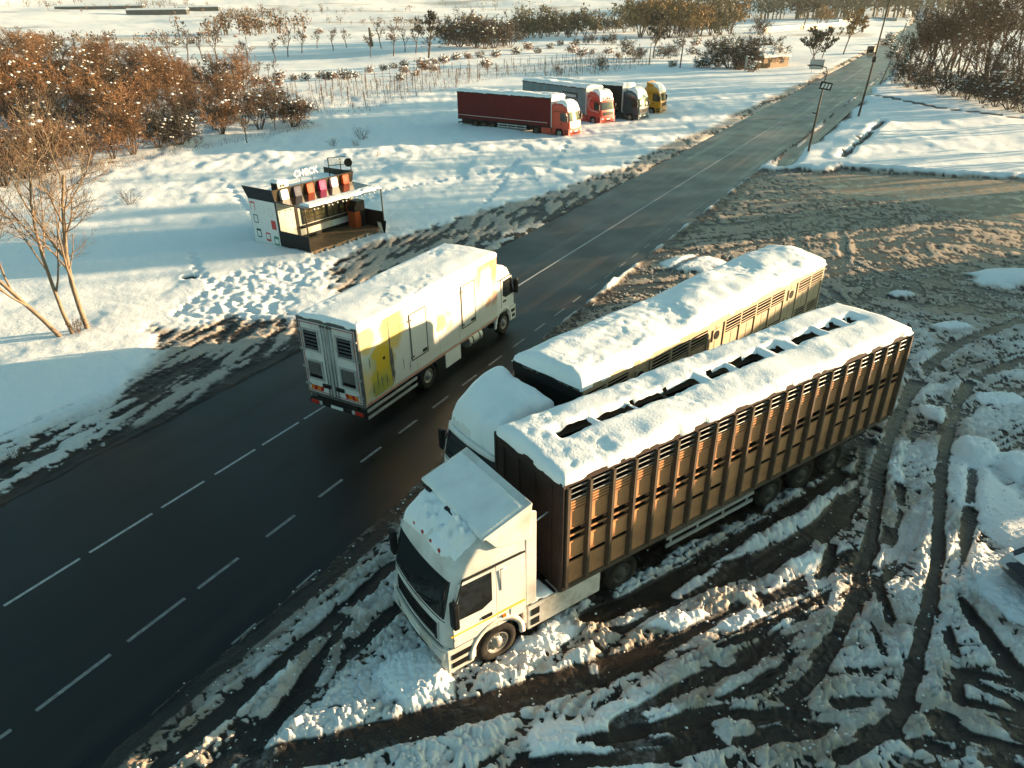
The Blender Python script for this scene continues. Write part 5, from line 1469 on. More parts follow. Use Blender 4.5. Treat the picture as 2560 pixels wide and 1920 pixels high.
mb = MB(); mb.box(1.5, 5.75, KB - .42, KB - .05, 1.02, 1.08); mb.box(1.5, 5.75, KB - .12, KB - .055, .90, 1.02); mb.build('counter', M['kblack'], kb, bevel=.01)
mb = MB(); mb.box(1.25, 1.45, KB - .075, KB - .04, .42, 2.6); mb.build('pilaster', M['kfas'], fwl)
mb = MB(); mb.box(4.0, 5.5, KB - .062, KB - .056, .50, .88); nb = mb.build('price_board', M['kpanel'], fwl)
rnd = random.Random(3)
for k in range(9):
    t = MB(); w = rnd.uniform(.4, .75); t.box(4.62, 4.62 + w, KB - .067, KB - .063, .55 + k * .042, .565 + k * .042); t.build('price_line', M['kgrey'], nb)
# deck, plinth, terrace sides
for k in range(12):
    y0 = .0 + k * (KB - .06) / 12
    mb = MB(); mb.box(.0, KL, y0 + .004, y0 + (KB - .06) / 12 - .004, .22, .28); mb.build('deck_board', M['deck'], K)
mb = MB(); mb.box(.0, KL, .02, KB, -.3, .217); mb.build('deck_base', M['deck'], K)
def pane(x0, x1, y0, y1, z0, z1, name='glass_side'):
    g = MB(); g.box(x0, x1, y0, y1, z0, z1); return g.build(name, M['clear'], K)
mb = MB(); mb.box(-.02, .03, .03, KB - .03, -.25, 1.15); mb.build('terrace_side', M['kblack'], K, bevel=.005)
mb = MB(); mb.box(KL - .03, KL + .02, .03, KB - .03, -.1, 1.30); mb.build('terrace_side', M['kblack'], K, bevel=.005)
pane(.0, .012, .05, KB - .05, 1.16, 2.72); pane(KL - .012, KL, .05, KB - .05, 1.31, 2.72)
for (x, y) in ((.0, .0), (KL, .0)):
    mb = MB(); mb.box(x - .03, x + .03, y - .03, y + .03, -.2, 2.72); mb.build('corner_post', M['kfas'] if x == 0 else M['kblack'], K)
# string of bulbs under the canopy edge
pts = [(.4 + (KL - .6) * k / 40, -.02, 2.70 - .06 * abs(math.sin(k / 40 * math.pi * 5))) for k in range(41)]
mb = MB(); mb.tube(pts, .008, 4); cord = mb.build('light_string', M['black'], K)
bm = MB(); bm.lathe([(.001, -.05), (.035, -.03), (.045, 0), (.03, .035), (.012, .06)], 8, 'z'); bm_me = bm.mesh('bulb', M['white2'], True)
for k in range(14):
    p = pts[2 + int(k * 2.7)]; put('bulb', bm_me, cord, (p[0], p[1], p[2] - .06))
# roof things
mb = MB(); mb.box(.08, KL - .08, KB + .08, KD - .08, 2.8, 3.12); mb.build('roof_deck', M['kblack'], kb)
snow_slab('snow_cover', kb, .1, KL - .1, KB + .12, KD - .1, 3.12, .16, 403, .09, None, .2, rough=.03, over=0)

def on_k(x, y, z): 
    v = K.matrix_basis @ Vector((x, y, z)); return (v.x, v.y, v.z)
bpy.context.view_layer.update()
ac = empty('air_conditioner', on_k(.95, KB + .55, 3.2), R(55)); tag(ac, 'snow capped air conditioner box on the kiosk roof', 'air conditioner')
mb = MB(); mb.box(-.38, .38, -.28, .28, .0, .55); acb = mb.build('casing', M['kwall'], ac, bevel=.02)
for (x, z) in ((-.17, .36), (-.17, .17), (.02, .36), (.02, .17)):
    g = MB(); g.box(x - .07, x + .07, -.29, -.275, z - .06, z + .06); g.build('louvre', M['kblack'], acb)
mb = MB(); mb.box(-.42, -.385, -.26, .26, .02, .53); mb.build('side_grille', M['kblack'], acb)
snow_slab('snow_cover', acb, -.4, .4, -.3, .3, .55, .2, 405, .05, None, .25, rough=.02)

cs_ = empty('check_sign', on_k(2.55, KB + .05, 3.55), R(55)); tag(cs_, 'white CHECK letters standing on thin posts above the kiosk', 'sign')
M['letter'] = pbr('white_letter', (.78, .78, .76), .4, var=.02)
xx = [-.74, -.36, .01, .36, .73]
for ch, x in zip('CHECK', xx):
    put('letter', text_mesh(ch, .52, .05, M['letter'], 'letter'), cs_, (x, 0, .52), (R(90), 0, 0))
for x in (-.45, .45):
    mb = MB(); mb.box(x - .012, x + .012, -.012, .012, -.1, .36); mb.build('post', M['kblack'], cs_)
mb = MB(); mb.box(-.85, .85, .0, .03, .34, .36); mb.build('rail', M['kblack'], cs_)

bs = empty('bar_sign', on_k(KL - .1, KB + .75, 3.35), R(55)); tag(bs, 'black steel frame with white BAR letters and a round disc on the kiosk roof', 'sign')
bs.rotation_euler = (0, 0, R(25))
for x in (-.75, .0, .65):
    mb = MB(); mb.box(x - .025, x + .025, -.025, .025, -.5, 1.0); mb.build('post', M['kblack'], bs)
for zz in (.12, .52, .98):
    mb = MB(); mb.box(-.75, .68, -.018, .018, zz - .02, zz + .02); mb.build('rail', M['kblack'], bs)
mb = MB(); mb.tube([(-.75, 0, -.3), (.0, 0, .12)], .015, 5); mb.tube([(0, 0, -.3), (-.75, 0, .12)], .015, 5); mb.build('brace', M['kblack'], bs)
for ch, x in zip('BAR', (-.58, -.28, .02)):
    put('letter', text_mesh(ch, .55, .03, M['letter'], 'letter'), bs, (x, -.045, .75), (R(90), 0, 0))
mb = MB(); mb.lathe([(.001, -.05), (.24, -.05), (.26, -.03), (.26, .03), (.24, .05), (.001, .05)], 20, 'y', (.5, -.02, .6)); mb.build('disc', M['kblack'], bs)
snow_slab('snow_cover', bs, .35, .75, -.08, .08, .9, .12, 407, .04, None, .1)

vb = empty('drinks_cabinet', on_k(KL - .62, KB - .75, .28), R(55)); tag(vb, 'orange and black cabinet at the right end of the kiosk terrace', 'cabinet')
M['vorange'] = pbr('cabinet_orange', (.40, .065, .008), .4, var=.06)
mb = MB(); mb.box(-.42, .02, -.35, .35, .0, 1.0); vbb = mb.build('front', M['vorange'], vb, bevel=.02)
mb = MB(); mb.prism([(-.44, 1.0), (.45, 1.0), (.45, 1.62), (-.15, 1.62), (-.44, 1.3)], 'y', -.36, .36); mb.build('top_unit', M['kblack'], vb, bevel=.02)
mb = MB(); mb.box(.03, .45, -.36, .36, .0, .995); mb.build('cabinet_body', M['kblack'], vb, bevel=.01)
mb = MB(); mb.prism([(-.465, 1.0), (-.44, 1.0), (-.44, 1.29), (-.15, 1.61), (-.16, 1.64), (-.465, 1.31)], 'y', .30, .365); mb.build('edge_trim', M['vorange'], vb)
bd_ = empty('menu_board', on_k(KL - .55, -.35, .05), R(55 + 78)); tag(bd_, 'small pale A-board leaning by the kiosk corner', 'board')
for sg in (1, -1):
    mb = MB(Matrix.Rotation(R(12 * sg), 4, 'X')); mb.box(-.24, .24, -.015, .015, .0, .85); mb.build('leaf', M['kblack'], bd_)
    mb = MB(Matrix.Rotation(R(12 * sg), 4, 'X')); mb.box(-.20, .20, *sorted((-sg * .016, -sg * .022)), .1, .8); mb.build('sheet', M['kwall'], bd_)

# ------------------------------------------------------------------ poles, signs, buildings, small vehicles
M['wood_pole'] = pbr('weathered_pole', (.085, .062, .045), .8, var=.3, scale=3, bump=.2)
M['conc'] = pbr('concrete_pole', (.30, .27, .23), .8, var=.15, scale=2, bump=.1)
def gp(x, y): return (x, y, gz(x, y) - .05)
lp = empty('street_lamp', gp(28.2, 69.0)); tag(lp, 'slim street lamp with a curved arm and a small black panel sign', 'street lamp')
lean = .35
mb = MB(); mb.tube([(0, 0, 0), (lean * .5, 0, 3.2), (lean, 0, 6.2)], [.10, .085, .065], 10); mb.build('post', M['wood_pole'], lp, True)
mb = MB(); mb.tube([(lean, 0, 6.2), (lean + .12, 0, 6.9), (lean - .05, 0, 7.25), (lean - .55, 0, 7.42), (lean - 1.3, .1, 7.5)], .045, 8); mb.build('arm', M['black'], lp, True)
mb = MB(); mb.box(lean - 1.75, lean - 1.25, .02, .18, 7.43, 7.53); mb.build('lamp_head', M['black'], lp, bevel=.03)
mb = MB(Matrix.Translation((lean + .15, -.12, 5.75)) @ Matrix.Rotation(R(10), 4, 'Y')); mb.box(-.55, .55, -.03, .03, -.32, .32); pn = mb.build('panel_sign', M['black'], lp, bevel=.02)
for x in (-.3, 0, .3):
    mb = MB(Matrix.Translation((lean + .15, -.12, 5.75)) @ Matrix.Rotation(R(10), 4, 'Y')); mb.prism([(x - .13, -.2), (x + .07, -.2), (x + .13, .2), (x - .07, .2)], 'y', -.036, -.03); mb.build('panel_bar', M['plate'], pn)
mb = MB(); mb.tube([(.1, 0, 3.4), (-.25, 0, 3.5)], .05, 6); mb.build('bracket', M['black'], lp)

def util_pole(name, label, x, y, h, leanx, r=.13, mat='wood_pole', arm=True):
    p = empty(name, gp(x, y)); tag(p, label, 'pole')
    mb = MB(); mb.tube([(0, 0, 0), (leanx * .55, 0, h * .5), (leanx, 0, h)], [r, r * .85, r * .6], 8); mb.build('shaft', M[mat], p, True)
    if arm:
        mb = MB(); mb.box(leanx - .7, leanx + .7, -.05, .05, h - .5, h - .4); a = mb.build('crossarm', M['wood_pole'], p)
        for xx in (-.6, 0, .6):
            mb = MB(); mb.tube([(leanx + xx, 0, h - .4), (leanx + xx, 0, h - .22)], .04, 6); mb.build('insulator', M['plate'], a)
    return p
p1 = util_pole('utility_pole', 'tall thin utility pole on the right verge behind the lamp', 43.0, 92.0, 12.8, .9, arm=False)
mb = MB(); mb.box(.30, .62, -.2, .1, 6.1, 6.7); mb.build('meter_box', M['black'], p1)
mb = MB(); mb.tube([(.9, 0, 12.2), (.1, 0, 13.2)], .03, 6); mb.tube([(.9, 0, 12.2), (1.7, 0, 13.4)], .03, 6); mb.build('fork', M['wood_pole'], p1)
util_pole('utility_pole', 'grey leaning utility pole before the big brown trees', 62.1, 127.5, 9.2, 2.2, .16, 'conc', False)
util_pole('utility_pole', 'short dark pole left of the big brown trees', 75.9, 151.8, 6.5, 1.3, .14, 'wood_pole', False)
util_pole('utility_pole', 'bare pole standing alone in the snowfield left of the dark round bush', 37.8, 169.5, 7.0, .4, .16, 'wood_pole', True)
util_pole('utility_pole', 'thin leaning stake pole at the edge of the far snowfield', 32.5, 178.0, 4.6, .2, .13, 'wood_pole', False)
util_pole('utility_pole', 'dark squat post beyond the orchard rows', -49, 285, 6.2, -.4, .6, 'wood_pole', False)

def far_pos(px_, py_): return px_, py_
# back of a road sign on the left verge, small signs
sg_ = empty('road_sign', gp(60.2, 150.5)); tag(sg_, 'grey rectangular back of a road sign beside the far road', 'sign')
sg_.rotation_euler = (0, 0, R(-25))
mb = MB(); mb.box(-1.3, 1.3, -.04, .04, .75, 2.5); sb = mb.build('board', M['steel'], sg_, bevel=.03)
for x in (-.8, .8):
    mb = MB(); mb.tube([(x, .07, 0), (x, .07, 2.4)], .05, 8); mb.build('post', M['steel'], sg_)
for zz in (1.1, 2.1):
    mb = MB(); mb.box(-1.2, 1.2, -.075, -.045, zz - .03, zz + .03); mb.build('stiffener', M['alu'], sb)
sg2 = empty('roadside_marker', gp(49.3, 160.0)); tag(sg2, 'narrow pale marker post between the ruin and the road', 'post')
mb = MB(); mb.box(-.22, .22, -.08, .08, 0, 3.0); mb.build('blade', M['steel'], sg2, bevel=.03)
mb = MB(); mb.box(-.62, -.36, -.06, .06, 1.4, 2.9); mb.build('side_blade', M['wood_pole'], sg2, bevel=.03)
sg3 = empty('street_sign', gp(57.5, 173.0)); tag(sg3, 'blue grey square sign on a dark post beside the bare roadside trees', 'sign')
mb = MB(); mb.tube([(0, 0, 0), (0, 0, 2.4)], .16, 8); mb.build('post', M['wood_pole'], sg3)
mb = MB(); mb.box(-.75, .75, -.1, .02, 2.4, 3.6); mb.build('board', pbr('pale_blue', (.42, .52, .56), .5), sg3, bevel=.05)

M['brick'] = pbr('old_masonry', (.36, .24, .15), .85, var=.25, scale=2, bump=.2)
M['plaster'] = pbr('plaster', (.52, .46, .38), .8, var=.12, scale=1.2, dirt=(.3, .24, .18), dirt_amt=.5)
M['farwall'] = pbr('shed_wall', (.05, .055, .055), .8, var=.25, scale=1)
def gable(name, label, loc, rz, L, W, h, rise, wall='plaster', windows=4, snow_t=.3, win_mat='black', overh=.3, roofm=None):
    b = empty(name, loc, R(rz)); tag(b, label, 'building')
    mb = MB()
    mb.prism([(-W / 2, -1.0), (W / 2, -1.0), (W / 2, h), (0, h + rise), (-W / 2, h)], 'x', -L / 2, L / 2)
    w = mb.build('wall', M[wall], b)
    for sg in (1, -1):
        mb = MB(); n = math.hypot(W / 2 + overh, rise * (W / 2 + overh) / (W / 2))
        y1 = sg * (W / 2 + overh); z1 = h + rise - rise * (W / 2 + overh) / (W / 2)
        mb.add([(-L / 2 - overh, 0, h + rise + .03), (L / 2 + overh, 0, h + rise + .03), (L / 2 + overh, y1, z1 + .03), (-L / 2 - overh, y1, z1 + .03), (-L / 2 - overh, 0, h + rise + .03 + snow_t), (L / 2 + overh, 0, h + rise + .03 + snow_t), (L / 2 + overh, y1, z1 + .03 + snow_t), (-L / 2 - overh, y1, z1 + .03 + snow_t)],
               [(0, 3, 2, 1) if sg > 0 else (0, 1, 2, 3), (4, 5, 6, 7) if sg > 0 else (7, 6, 5, 4), (3, 7, 6, 2), (0, 4, 7, 3), (1, 2, 6, 5)])
        mb.build('roof', M['snow'], b)
    for k in range(windows):
        x = -L / 2 + L * (k + .5) / windows
        for sg in (1, -1):
            mb = MB(); mb.box(x - .5, x + .5, *sorted((sg * (W / 2 - .02), sg * (W / 2 + .03))), h * .35, h * .75); wn_ = mb.build('window', M[win_mat], b)
            mb = MB(); mb.box(x - .6, x + .6, *sorted((sg * (W / 2), sg * (W / 2 + .12))), h * .35 - .1, h * .35 - .02); mb.build('sill', M['conc'], wn_)
    return b
# ruin with a snowy roof by the far road
def wall_thing(name, label, pts, h, th, mat, cap=True, cat='wall'):
    w = empty(name, (pts[0][0], pts[0][1], 0)); tag(w, label, cat)
    for (a, b_) in zip(pts[:-1], pts[1:]):
        d = Vector((b_[0] - a[0], b_[1] - a[1], 0)); L_ = d.length; rz = math.atan2(d.y, d.x)
        Mx = Matrix.Translation((a[0] - pts[0][0], a[1] - pts[0][1], 0)) @ Matrix.Rotation(rz, 4, 'Z')
        mb = MB(Mx); mb.box(0, L_, -th / 2, th / 2, -.8, h); mb.build('wall_run', M[mat], w)
        if cap: snow_slab('snow_cover', w, 0, L_, -th / 2, th / 2, h, .22, 41, .25, Mx, .3, rough=.02, over=.06)
    return w
ru = gable('ruined_house', 'low ruined house with a snow covered roof sloping towards the road', (57.5, 172.5, .2), 28, 7.5, 6.0, 2.0, 1.7, 'brick', 2, .3)
mb = MB(); mb.box(-3.0, -.5, -4.2, -3.4, 0, .9); mb.build('broken_wall', M['brick'], ru)
ls = empty('plank_stack', gp(51.5, 166.0), R(20)); tag(ls, 'stack of dark planks with snow between the bush and the ruin', 'planks')
for k in range(5):
    for j in range(2):
        mb = MB(); mb.box(-3.2 + .1 * j, 3.0, -.7 + j * .72, -.05 + j * .72, .1 + k * .24, .3 + k * .24); mb.build('plank', M['wood_pole'], ls)
snow_slab('snow_cover', ls, -3.2, 3.0, -.7, .7, 1.26, .25, 43, .2, None, .4)
wall_thing('terrace_wall', 'long low wall with snow on top across the field behind the roadside trees', [(115.71,357.78),(143.19,385.82),(180.52,423.50)], 2.6, .8, 'plaster')
wall_thing('field_wall', 'grey field wall far behind the round roadside trees', [(209.48,501.49),(262.49,570.73),(254.69,519.06)], 2.4, .6, 'conc')
# long sheds far left
def shed(name, label, px_, L, h, rz, wall='farwall', W=12):
    return gable(name, label, (px_[0], px_[1], gz(px_[0], px_[1])), rz, L, W, h, 1.2, wall, 6, .5)
shed('long_shed', 'long dark shed with a snowy roof on the far plain, left of the pair', [(-468.18,929.32)][0], 95, 3.0, 8)
shed('long_shed', 'dark farm shed with a snowy roof and lit gable behind the thicket', [(-366.50,844.63)][0], 60, 4.4, 8)
shed('farm_shed', 'small dark shed with pale posts right of the long farm sheds', [(-348.70,912.84)][0], 44, 3.6, 8)
shed('far_house', 'house with a snowy roof above the trees at the top right corner', [(268.70,441.99)][0], 16, 6, -60, 'plaster', 11)
shed('far_house', 'pale sunlit house roof behind the big trees, far right', [(232.40,361.54)][0], 15, 5, 15, 'plaster', 10)

# dark van far up the road
vn = empty('distant_van', rp(226, -3.3) + (0.0,), R(59.6)); tag(vn, 'small dark van far up the road near its bend', 'van')
mb = MB(); mb.prism([(-2.3, .35), (2.2, .35), (2.25, .95), (1.5, 1.15), (.9, 1.9), (-2.2, 1.95), (-2.35, 1.0)], 'y', -.9, .9); vb_ = mb.build('body', M['black'], vn, bevel=.12)
mb = MB(); mb.box(-2.36, -2.28, -.7, .7, 1.15, 1.75); mb.build('rear_window', M['glass'], vb_)
for sg in (1, -1):
    mb = MB(); mb.box(-2.38, -2.3, sg * .8 - .08, sg * .8 + .08, .8, 1.1); mb.build('tail_light', M['lamp_red'], vb_)
    for x in (-1.4, 1.4): wheel(vn, x, sg * .82, .33, sg, small=True)
# parked car cut by the right frame edge
M['carpaint'] = pbr('black_car_paint', (.012, .013, .014), .2, var=.1, coat=.6)
M['carsnow'] = M['dirt_snow']
car = empty('parked_car', (13.85, 12.75, .05), R(197)); tag(car, 'dark car under snow cut off by the right edge of the frame', 'car')
prof = [(-2.05, .32), (1.95, .32), (2.12, .5), (2.1, .68), (1.85, .82), (.95, .96), (.2, 1.42), (-1.0, 1.47), (-1.75, 1.1), (-2.05, 1.0), (-2.15, .6)]
mb = MB(); nY = 9
ys = lin(-.88, .88, nY)
rings = []
for y in ys:
    k = (abs(y) / .88) ** 4
    rings.append([(x * (1 - .07 * k), y * (1 - .12 * max(0, (z - .9)) ), z - .03 * k) for (x, z) in prof])
n = len(prof)
for r_2 in rings: mb.add(r_2, [])
f = []
for i in range(nY - 1):
    for k in range(n):
        k2 = (k + 1) % n; f.append((i * n + k, (i + 1) * n + k, (i + 1) * n + k2, i * n + k2))
f.append(tuple(range(n))); f.append(tuple(range((nY - 1) * n, nY * n))[::-1]); mb.f = f
cb = mb.build('body', M['carpaint'], car, True); cb.modifiers.new('e', 'EDGE_SPLIT').split_angle = R(50)
mb = MB(); mb.add([(.93, -.70, .99), (.93, .70, .99), (.24, .62, 1.415), (.24, -.62, 1.415)], [(0, 1, 2, 3)]); wsx = mb.build('windshield', M['glass'], cb); wsx.location = (.02, 0, .02)
for sg in (1, -1):
    mb = MB(); mb.prism([(.75, 1.0), (.18, 1.36), (-.95, 1.40), (-1.5, 1.1), (-1.5, 1.0)], 'y', *sorted((sg * .80, sg * .845))); mb.build('side_window', M['glass'], cb)
    mb = MB(); mb.prism([(2.12, .6), (1.86, .80), (1.55, .80), (1.75, .6)], 'y', *sorted((sg * .55, sg * .865))); mb.build('headlight', M['lamp_clear'], cb, bevel=.03)
    mb = MB(); mb.box(.65, .8, *sorted((sg * .86, sg * 1.05)), .98, 1.1); mb.build('mirror', M['carpaint'], cb, bevel=.03)
    for x in (-1.3, 1.32): wheel(car, x, sg * .78, .33, sg, small=True)
snow_slab('snow_cover', cb, -1.1, .25, -.66, .66, 1.45, .12, 51, .06, None, .25, rough=.02)
snow_slab('snow_cover', cb, .95, 1.85, -.70, .70, lambda x, y: .97 - (x - .95) * .16, .06, 53, .05, None, .25, rough=.02, over=0)

# unseen buildings added outside the frame on the right to shade the lot
sd = Vector((math.cos(SUN_AZ), math.sin(SUN_AZ))); sn_ = Vector((-math.sin(SUN_AZ), math.cos(SUN_AZ)))
def off(a, w): v = sd * a + sn_ * w; return (v.x, v.y, 0)
def block(name, label, a, w0, w1, h, depth=9):
    c_ = off(a + depth / 2, (w0 + w1) / 2)
    b = empty(name, c_, SUN_AZ + math.pi / 2); tag(b, label, 'building')
    L_ = w1 - w0
    mb = MB(); mb.box(-L_ / 2, L_ / 2, -depth / 2, depth / 2, -.5, h); mb.build('wall', M['plaster'], b)
    mb = MB(); mb.box(-L_ / 2 - .01, L_ / 2 + .01, -depth / 2 - .01, depth / 2 + .01, h, h + .3); mb.build('roof', M['snow'], b)
    for k in range(max(2, int(L_ / 3))):
        x = -L_ / 2 + L_ * (k + .5) / max(2, int(L_ / 3))
        for zz in (1.2, 4.4):
            if zz + 1.5 < h:
                mb = MB(); mb.box(x - .6, x + .6, depth / 2 - .02, depth / 2 + .03, zz, zz + 1.4); mb.build('window', M['glass'], b)
block('lot_shade_block', 'unseen two storey plastered block added beyond the right side of the lot for shade', 50, 11.0, 29.3, 6.6)
block('near_shade_block', 'unseen plastered block added beyond the near right of the lot for shade', 46, -14, 9.7, 6.4)
block('far_shade_block', 'unseen narrow plastered block added beyond the far right of the lot for shade', 62, 36.2, 41.2, 6.6, 6)

# ------------------------------------------------------------------ vegetation
M['bark_pale'] = pbr('pale_bark', (.20, .14, .09), .8, var=.25, scale=4, bump=.2)
M['bark'] = pbr('brown_bark', (.085, .058, .04), .85, var=.3, scale=4, bump=.2)
M['twig_brown'] = pbr('brown_twigs', (.095, .056, .034), .85, var=.3, scale=1.5)
M['twig_rust'] = pbr('rust_twigs', (.14, .074, .034), .85, var=.3, scale=1.5)
M['twig_dark'] = pbr('dark_twigs', (.050, .038, .030), .85, var=.3, scale=1.5)
M['twig_olive'] = pbr('olive_twigs', (.10, .088, .050), .85, var=.3, scale=1.0)
M['leaf_rust'] = pbr('rust_leaves', (.21, .093, .033), .8, var=.35, scale=.8)
M['leaf_brown'] = pbr('brown_leaves', (.092, .054, .028), .8, var=.35, scale=.8)
M['leaf_dark'] = pbr('dark_leaves', (.042, .040, .026), .8, var=.35, scale=.8)
M['leaf_ochre'] = pbr('ochre_leaves', (.26, .155, .048), .8, var=.3, scale=.8)
M['leaf_olive'] = pbr('olive_leaves', (.105, .092, .046), .8, var=.3, scale=.6)

def rvec(rng):
    while True:
        v = Vector((rng.uniform(-1, 1), rng.uniform(-1, 1), rng.uniform(-1, 1)))
        if .05 < v.length < 1: return v.normalized()

def grow(rng, p, d, length, rad, depth, segs, prm):
    n = prm.get('n', 4)
    pts = [p.copy()]; rs_ = [rad]
    for i in range(n):
        d = (d + rvec(rng) * prm['bend'] + Vector((0, 0, 1)) * prm['trop']).normalized()
        p = p + d * (length / n); pts.append(p.copy()); rs_.append(rad * (1 - (1 - prm['taper']) * (i + 1) / n))
    segs.append((pts, rs_, depth))
    if depth <= 0: return
    nc = prm['kids'][depth]
    for k in range(nc):
        t = prm['start'] + (1 - prm['start']) * (k + rng.random()) / nc
        f = t * n; i = min(n - 1, int(f)); q = pts[i].lerp(pts[i + 1], f - i)
        dd = (pts[i + 1] - pts[i]).normalized()
        ax = dd.cross(rvec(rng)); 
        if ax.length < 1e-3: continue
        nd = Matrix.Rotation(R(rng.uniform(*prm['ang'])), 3, ax.normalized()) @ dd
        grow(rng, q, nd, length * prm['ratio'] * rng.uniform(.7, 1.15) * (1.15 - .45 * t), max(prm['minr'], rs_[i] * .55), depth - 1, segs, prm)

def plant(seed, stems, h, spread, r0, depth, prm, mats, leaves=0, leaf=.10, snow=0, snow_s=.10, thick=2, lean=(0, 0), flat=.6):
    """meshes (trunk, crown, snow) of one plant"""
    rng = random.Random(seed); segs = []
    for s_ in range(stems):
        a = 2 * math.pi * (s_ + rng.random() * .7) / stems
        tilt = spread * rng.uniform(.3, 1)
        d = Vector((math.cos(a) * tilt + lean[0], math.sin(a) * tilt + lean[1], 1)).normalized()
        base = Vector((math.cos(a), math.sin(a), 0)) * (r0 * 2 if stems > 1 else 0) + Vector((0, 0, -.15))
        grow(rng, base, d, h * rng.uniform(.55, .8), r0 * rng.uniform(.7, 1), depth, segs, prm)
    T = MB(); Cn = MB(); S = MB()
    for (pts, rr, dp) in segs:
        if dp >= thick: T.tube(pts, rr, 6, False)
        else: Cn.tube(pts, rr, 3, False)
    ntw = len(Cn.f)
    tips = [sg_ for sg_ in segs if sg_[2] <= 1]
    for k in range(leaves):
        pts, rr, dp = tips[rng.randrange(len(tips))]
        i = rng.randrange(len(pts) - 1); p = pts[i].lerp(pts[i + 1], rng.random()) + rvec(rng) * leaf * .8
        u = rvec(rng) * leaf * rng.uniform(.5, 1.2); w = u.cross(rvec(rng)).normalized() * leaf * rng.uniform(.4, .8)
        Cn.add([p - u, p + w, p + u, p - w], [(0, 1, 2, 3)])
    for k in range(snow):
        pts, rr, dp = segs[rng.randrange(len(segs))]
        i = rng.randrange(len(pts) - 1); p = pts[i].lerp(pts[i + 1], rng.random())
        if p.z < h * .2: continue
        a = snow_s * rng.uniform(.4, 1.5); b = a * rng.uniform(.5, 1.0); c = a * flat * rng.uniform(.5, 1)
        th_ = rng.uniform(0, 3.14); cx, sx = math.cos(th_), math.sin(th_)
        V = [(a * cx, a * sx, 0), (-b * sx, b * cx, 0), (-a * cx, -a * sx, 0), (b * sx, -b * cx, 0), (0, 0, c), (0, 0, -c * .6)]
        S.add([(p.x + v[0], p.y + v[1], p.z + v[2] + c * .5) for v in V], [(0, 1, 4), (1, 2, 4), (2, 3, 4), (3, 0, 4), (1, 0, 5), (2, 1, 5), (3, 2, 5), (0, 3, 5)])
    tm = T.mesh('trunk', mats[0], True) if T.v else None
    cm = Cn.mesh('crown', mats[1]); cm.materials.append(mats[2])
    mi = np.zeros(len(Cn.f), np.int32); mi[ntw:] = 1
    cm.polygons.foreach_set('material_index', mi)
    sm_ = S.mesh('snow_clumps', M['snow'], True) if S.v else None
    return tm, cm, sm_

def place(name, meshes, label, cat, group, x, y, sc=1.0, rz=None, rng=random, z=None, szm=1.0):
    o = empty(name, (x, y, (gz(x, y) if z is None else z) - .05), rng.uniform(0, 6.28) if rz is None else rz)
    o.scale = (sc, sc, sc * szm)
    tag(o, label, cat, group)
    for nm, me_ in zip(('trunk', 'crown', 'snow_clumps'), meshes):
        if me_ is not None: put(nm, me_, o)
    return o

PB = dict(bend=.34, trop=.05, taper=.5, kids={3: 5, 2: 7, 1: 8, 0: 0}, start=.22, ang=(25, 65), ratio=.55, minr=.012, n=4)
PT = dict(bend=.25, trop=.09, taper=.45, kids={4: 5, 3: 6, 2: 6, 1: 6, 0: 0}, start=.3, ang=(25, 55), ratio=.58, minr=.010, n=4)
thick_ms = [plant(500 + i, 9, 5.0, .6, .055, 3, dict(PB, kids={3: 5, 2: 7, 1: 7, 0: 0}, n=3), (M['bark'], M['twig_rust'] if i % 2 else M['twig_brown'], M['leaf_rust'] if i % 2 else M['leaf_brown']), 1100 if i % 2 else 650, .065, 10, .2, 3) for i in range(5)]
dark_ms = [plant(520 + i, 10, 4.4, .8, .055, 3, dict(PB, kids={3: 5, 2: 7, 1: 7, 0: 0}, n=3), (M['bark'], M['twig_dark'], M['leaf_dark']), 1300, .08, 22, .22, 3) for i in range(3)]
olive_ms = [plant(530 + i, 7, 6.5, .5, .08, 3, dict(PB, kids={3: 5, 2: 6, 1: 6, 0: 0}, minr=.02), (M['bark'], M['twig_olive'], M['leaf_olive'] if i < 2 else M['leaf_ochre']), 1500, .20, 15, .2, 3) for i in range(3)]
orch_ms = [plant(540 + i, 1, 4.2, .1, .09, 3, dict(PB, kids={3: 6, 2: 5, 1: 4, 0: 0}, start=.35, trop=.12, minr=.018), (M['bark'], M['twig_dark'], M['leaf_brown']), 60, .1, 0, .1, 3) for i in range(3)]
round_ms = [plant(550 + i, 1, 7.5, .1, .17, 4, dict(PB, kids={4: 10, 3: 6, 2: 6, 1: 5, 0: 0}, start=.36, ang=(25, 70), ratio=.5, minr=.018, n=3), (M['bark'], M['twig_dark'] if i == 0 else M['twig_olive'], M['leaf_dark'] if i == 0 else M['leaf_ochre']), 2600, .13, 0, .1, 3) for i in range(2)]
big_ms = [plant(560 + i, 3, 13.0, .28, .22, 4, dict(PT, kids={4: 6, 3: 6, 2: 5, 1: 4, 0: 0}, minr=.016), (M['bark'], M['twig_brown'], M['leaf_brown']), 3600, .13, 50, .2, 3) for i in range(3)]
shrub_ms = [plant(570 + i, 16, 1.9, .75, .018, 1, dict(PB, kids={1: 5, 0: 0}, start=.3, minr=.008), (M['bark'], M['twig_dark'] if i else M['twig_brown'], M['leaf_brown']), 20 if i else 160, .06, 6, .07, 2) for i in range(2)]
tuft_ms = [plant(580 + i, 14, 1.7, 1.1, .02, 2, dict(PB, kids={2: 5, 1: 4, 0: 0}, minr=.012), (M['bark'], M['twig_brown'], M['leaf_rust'] if i else M['leaf_dark']), 420, .10, 36, .2, 3) for i in range(2)]

rng = random.Random(77)
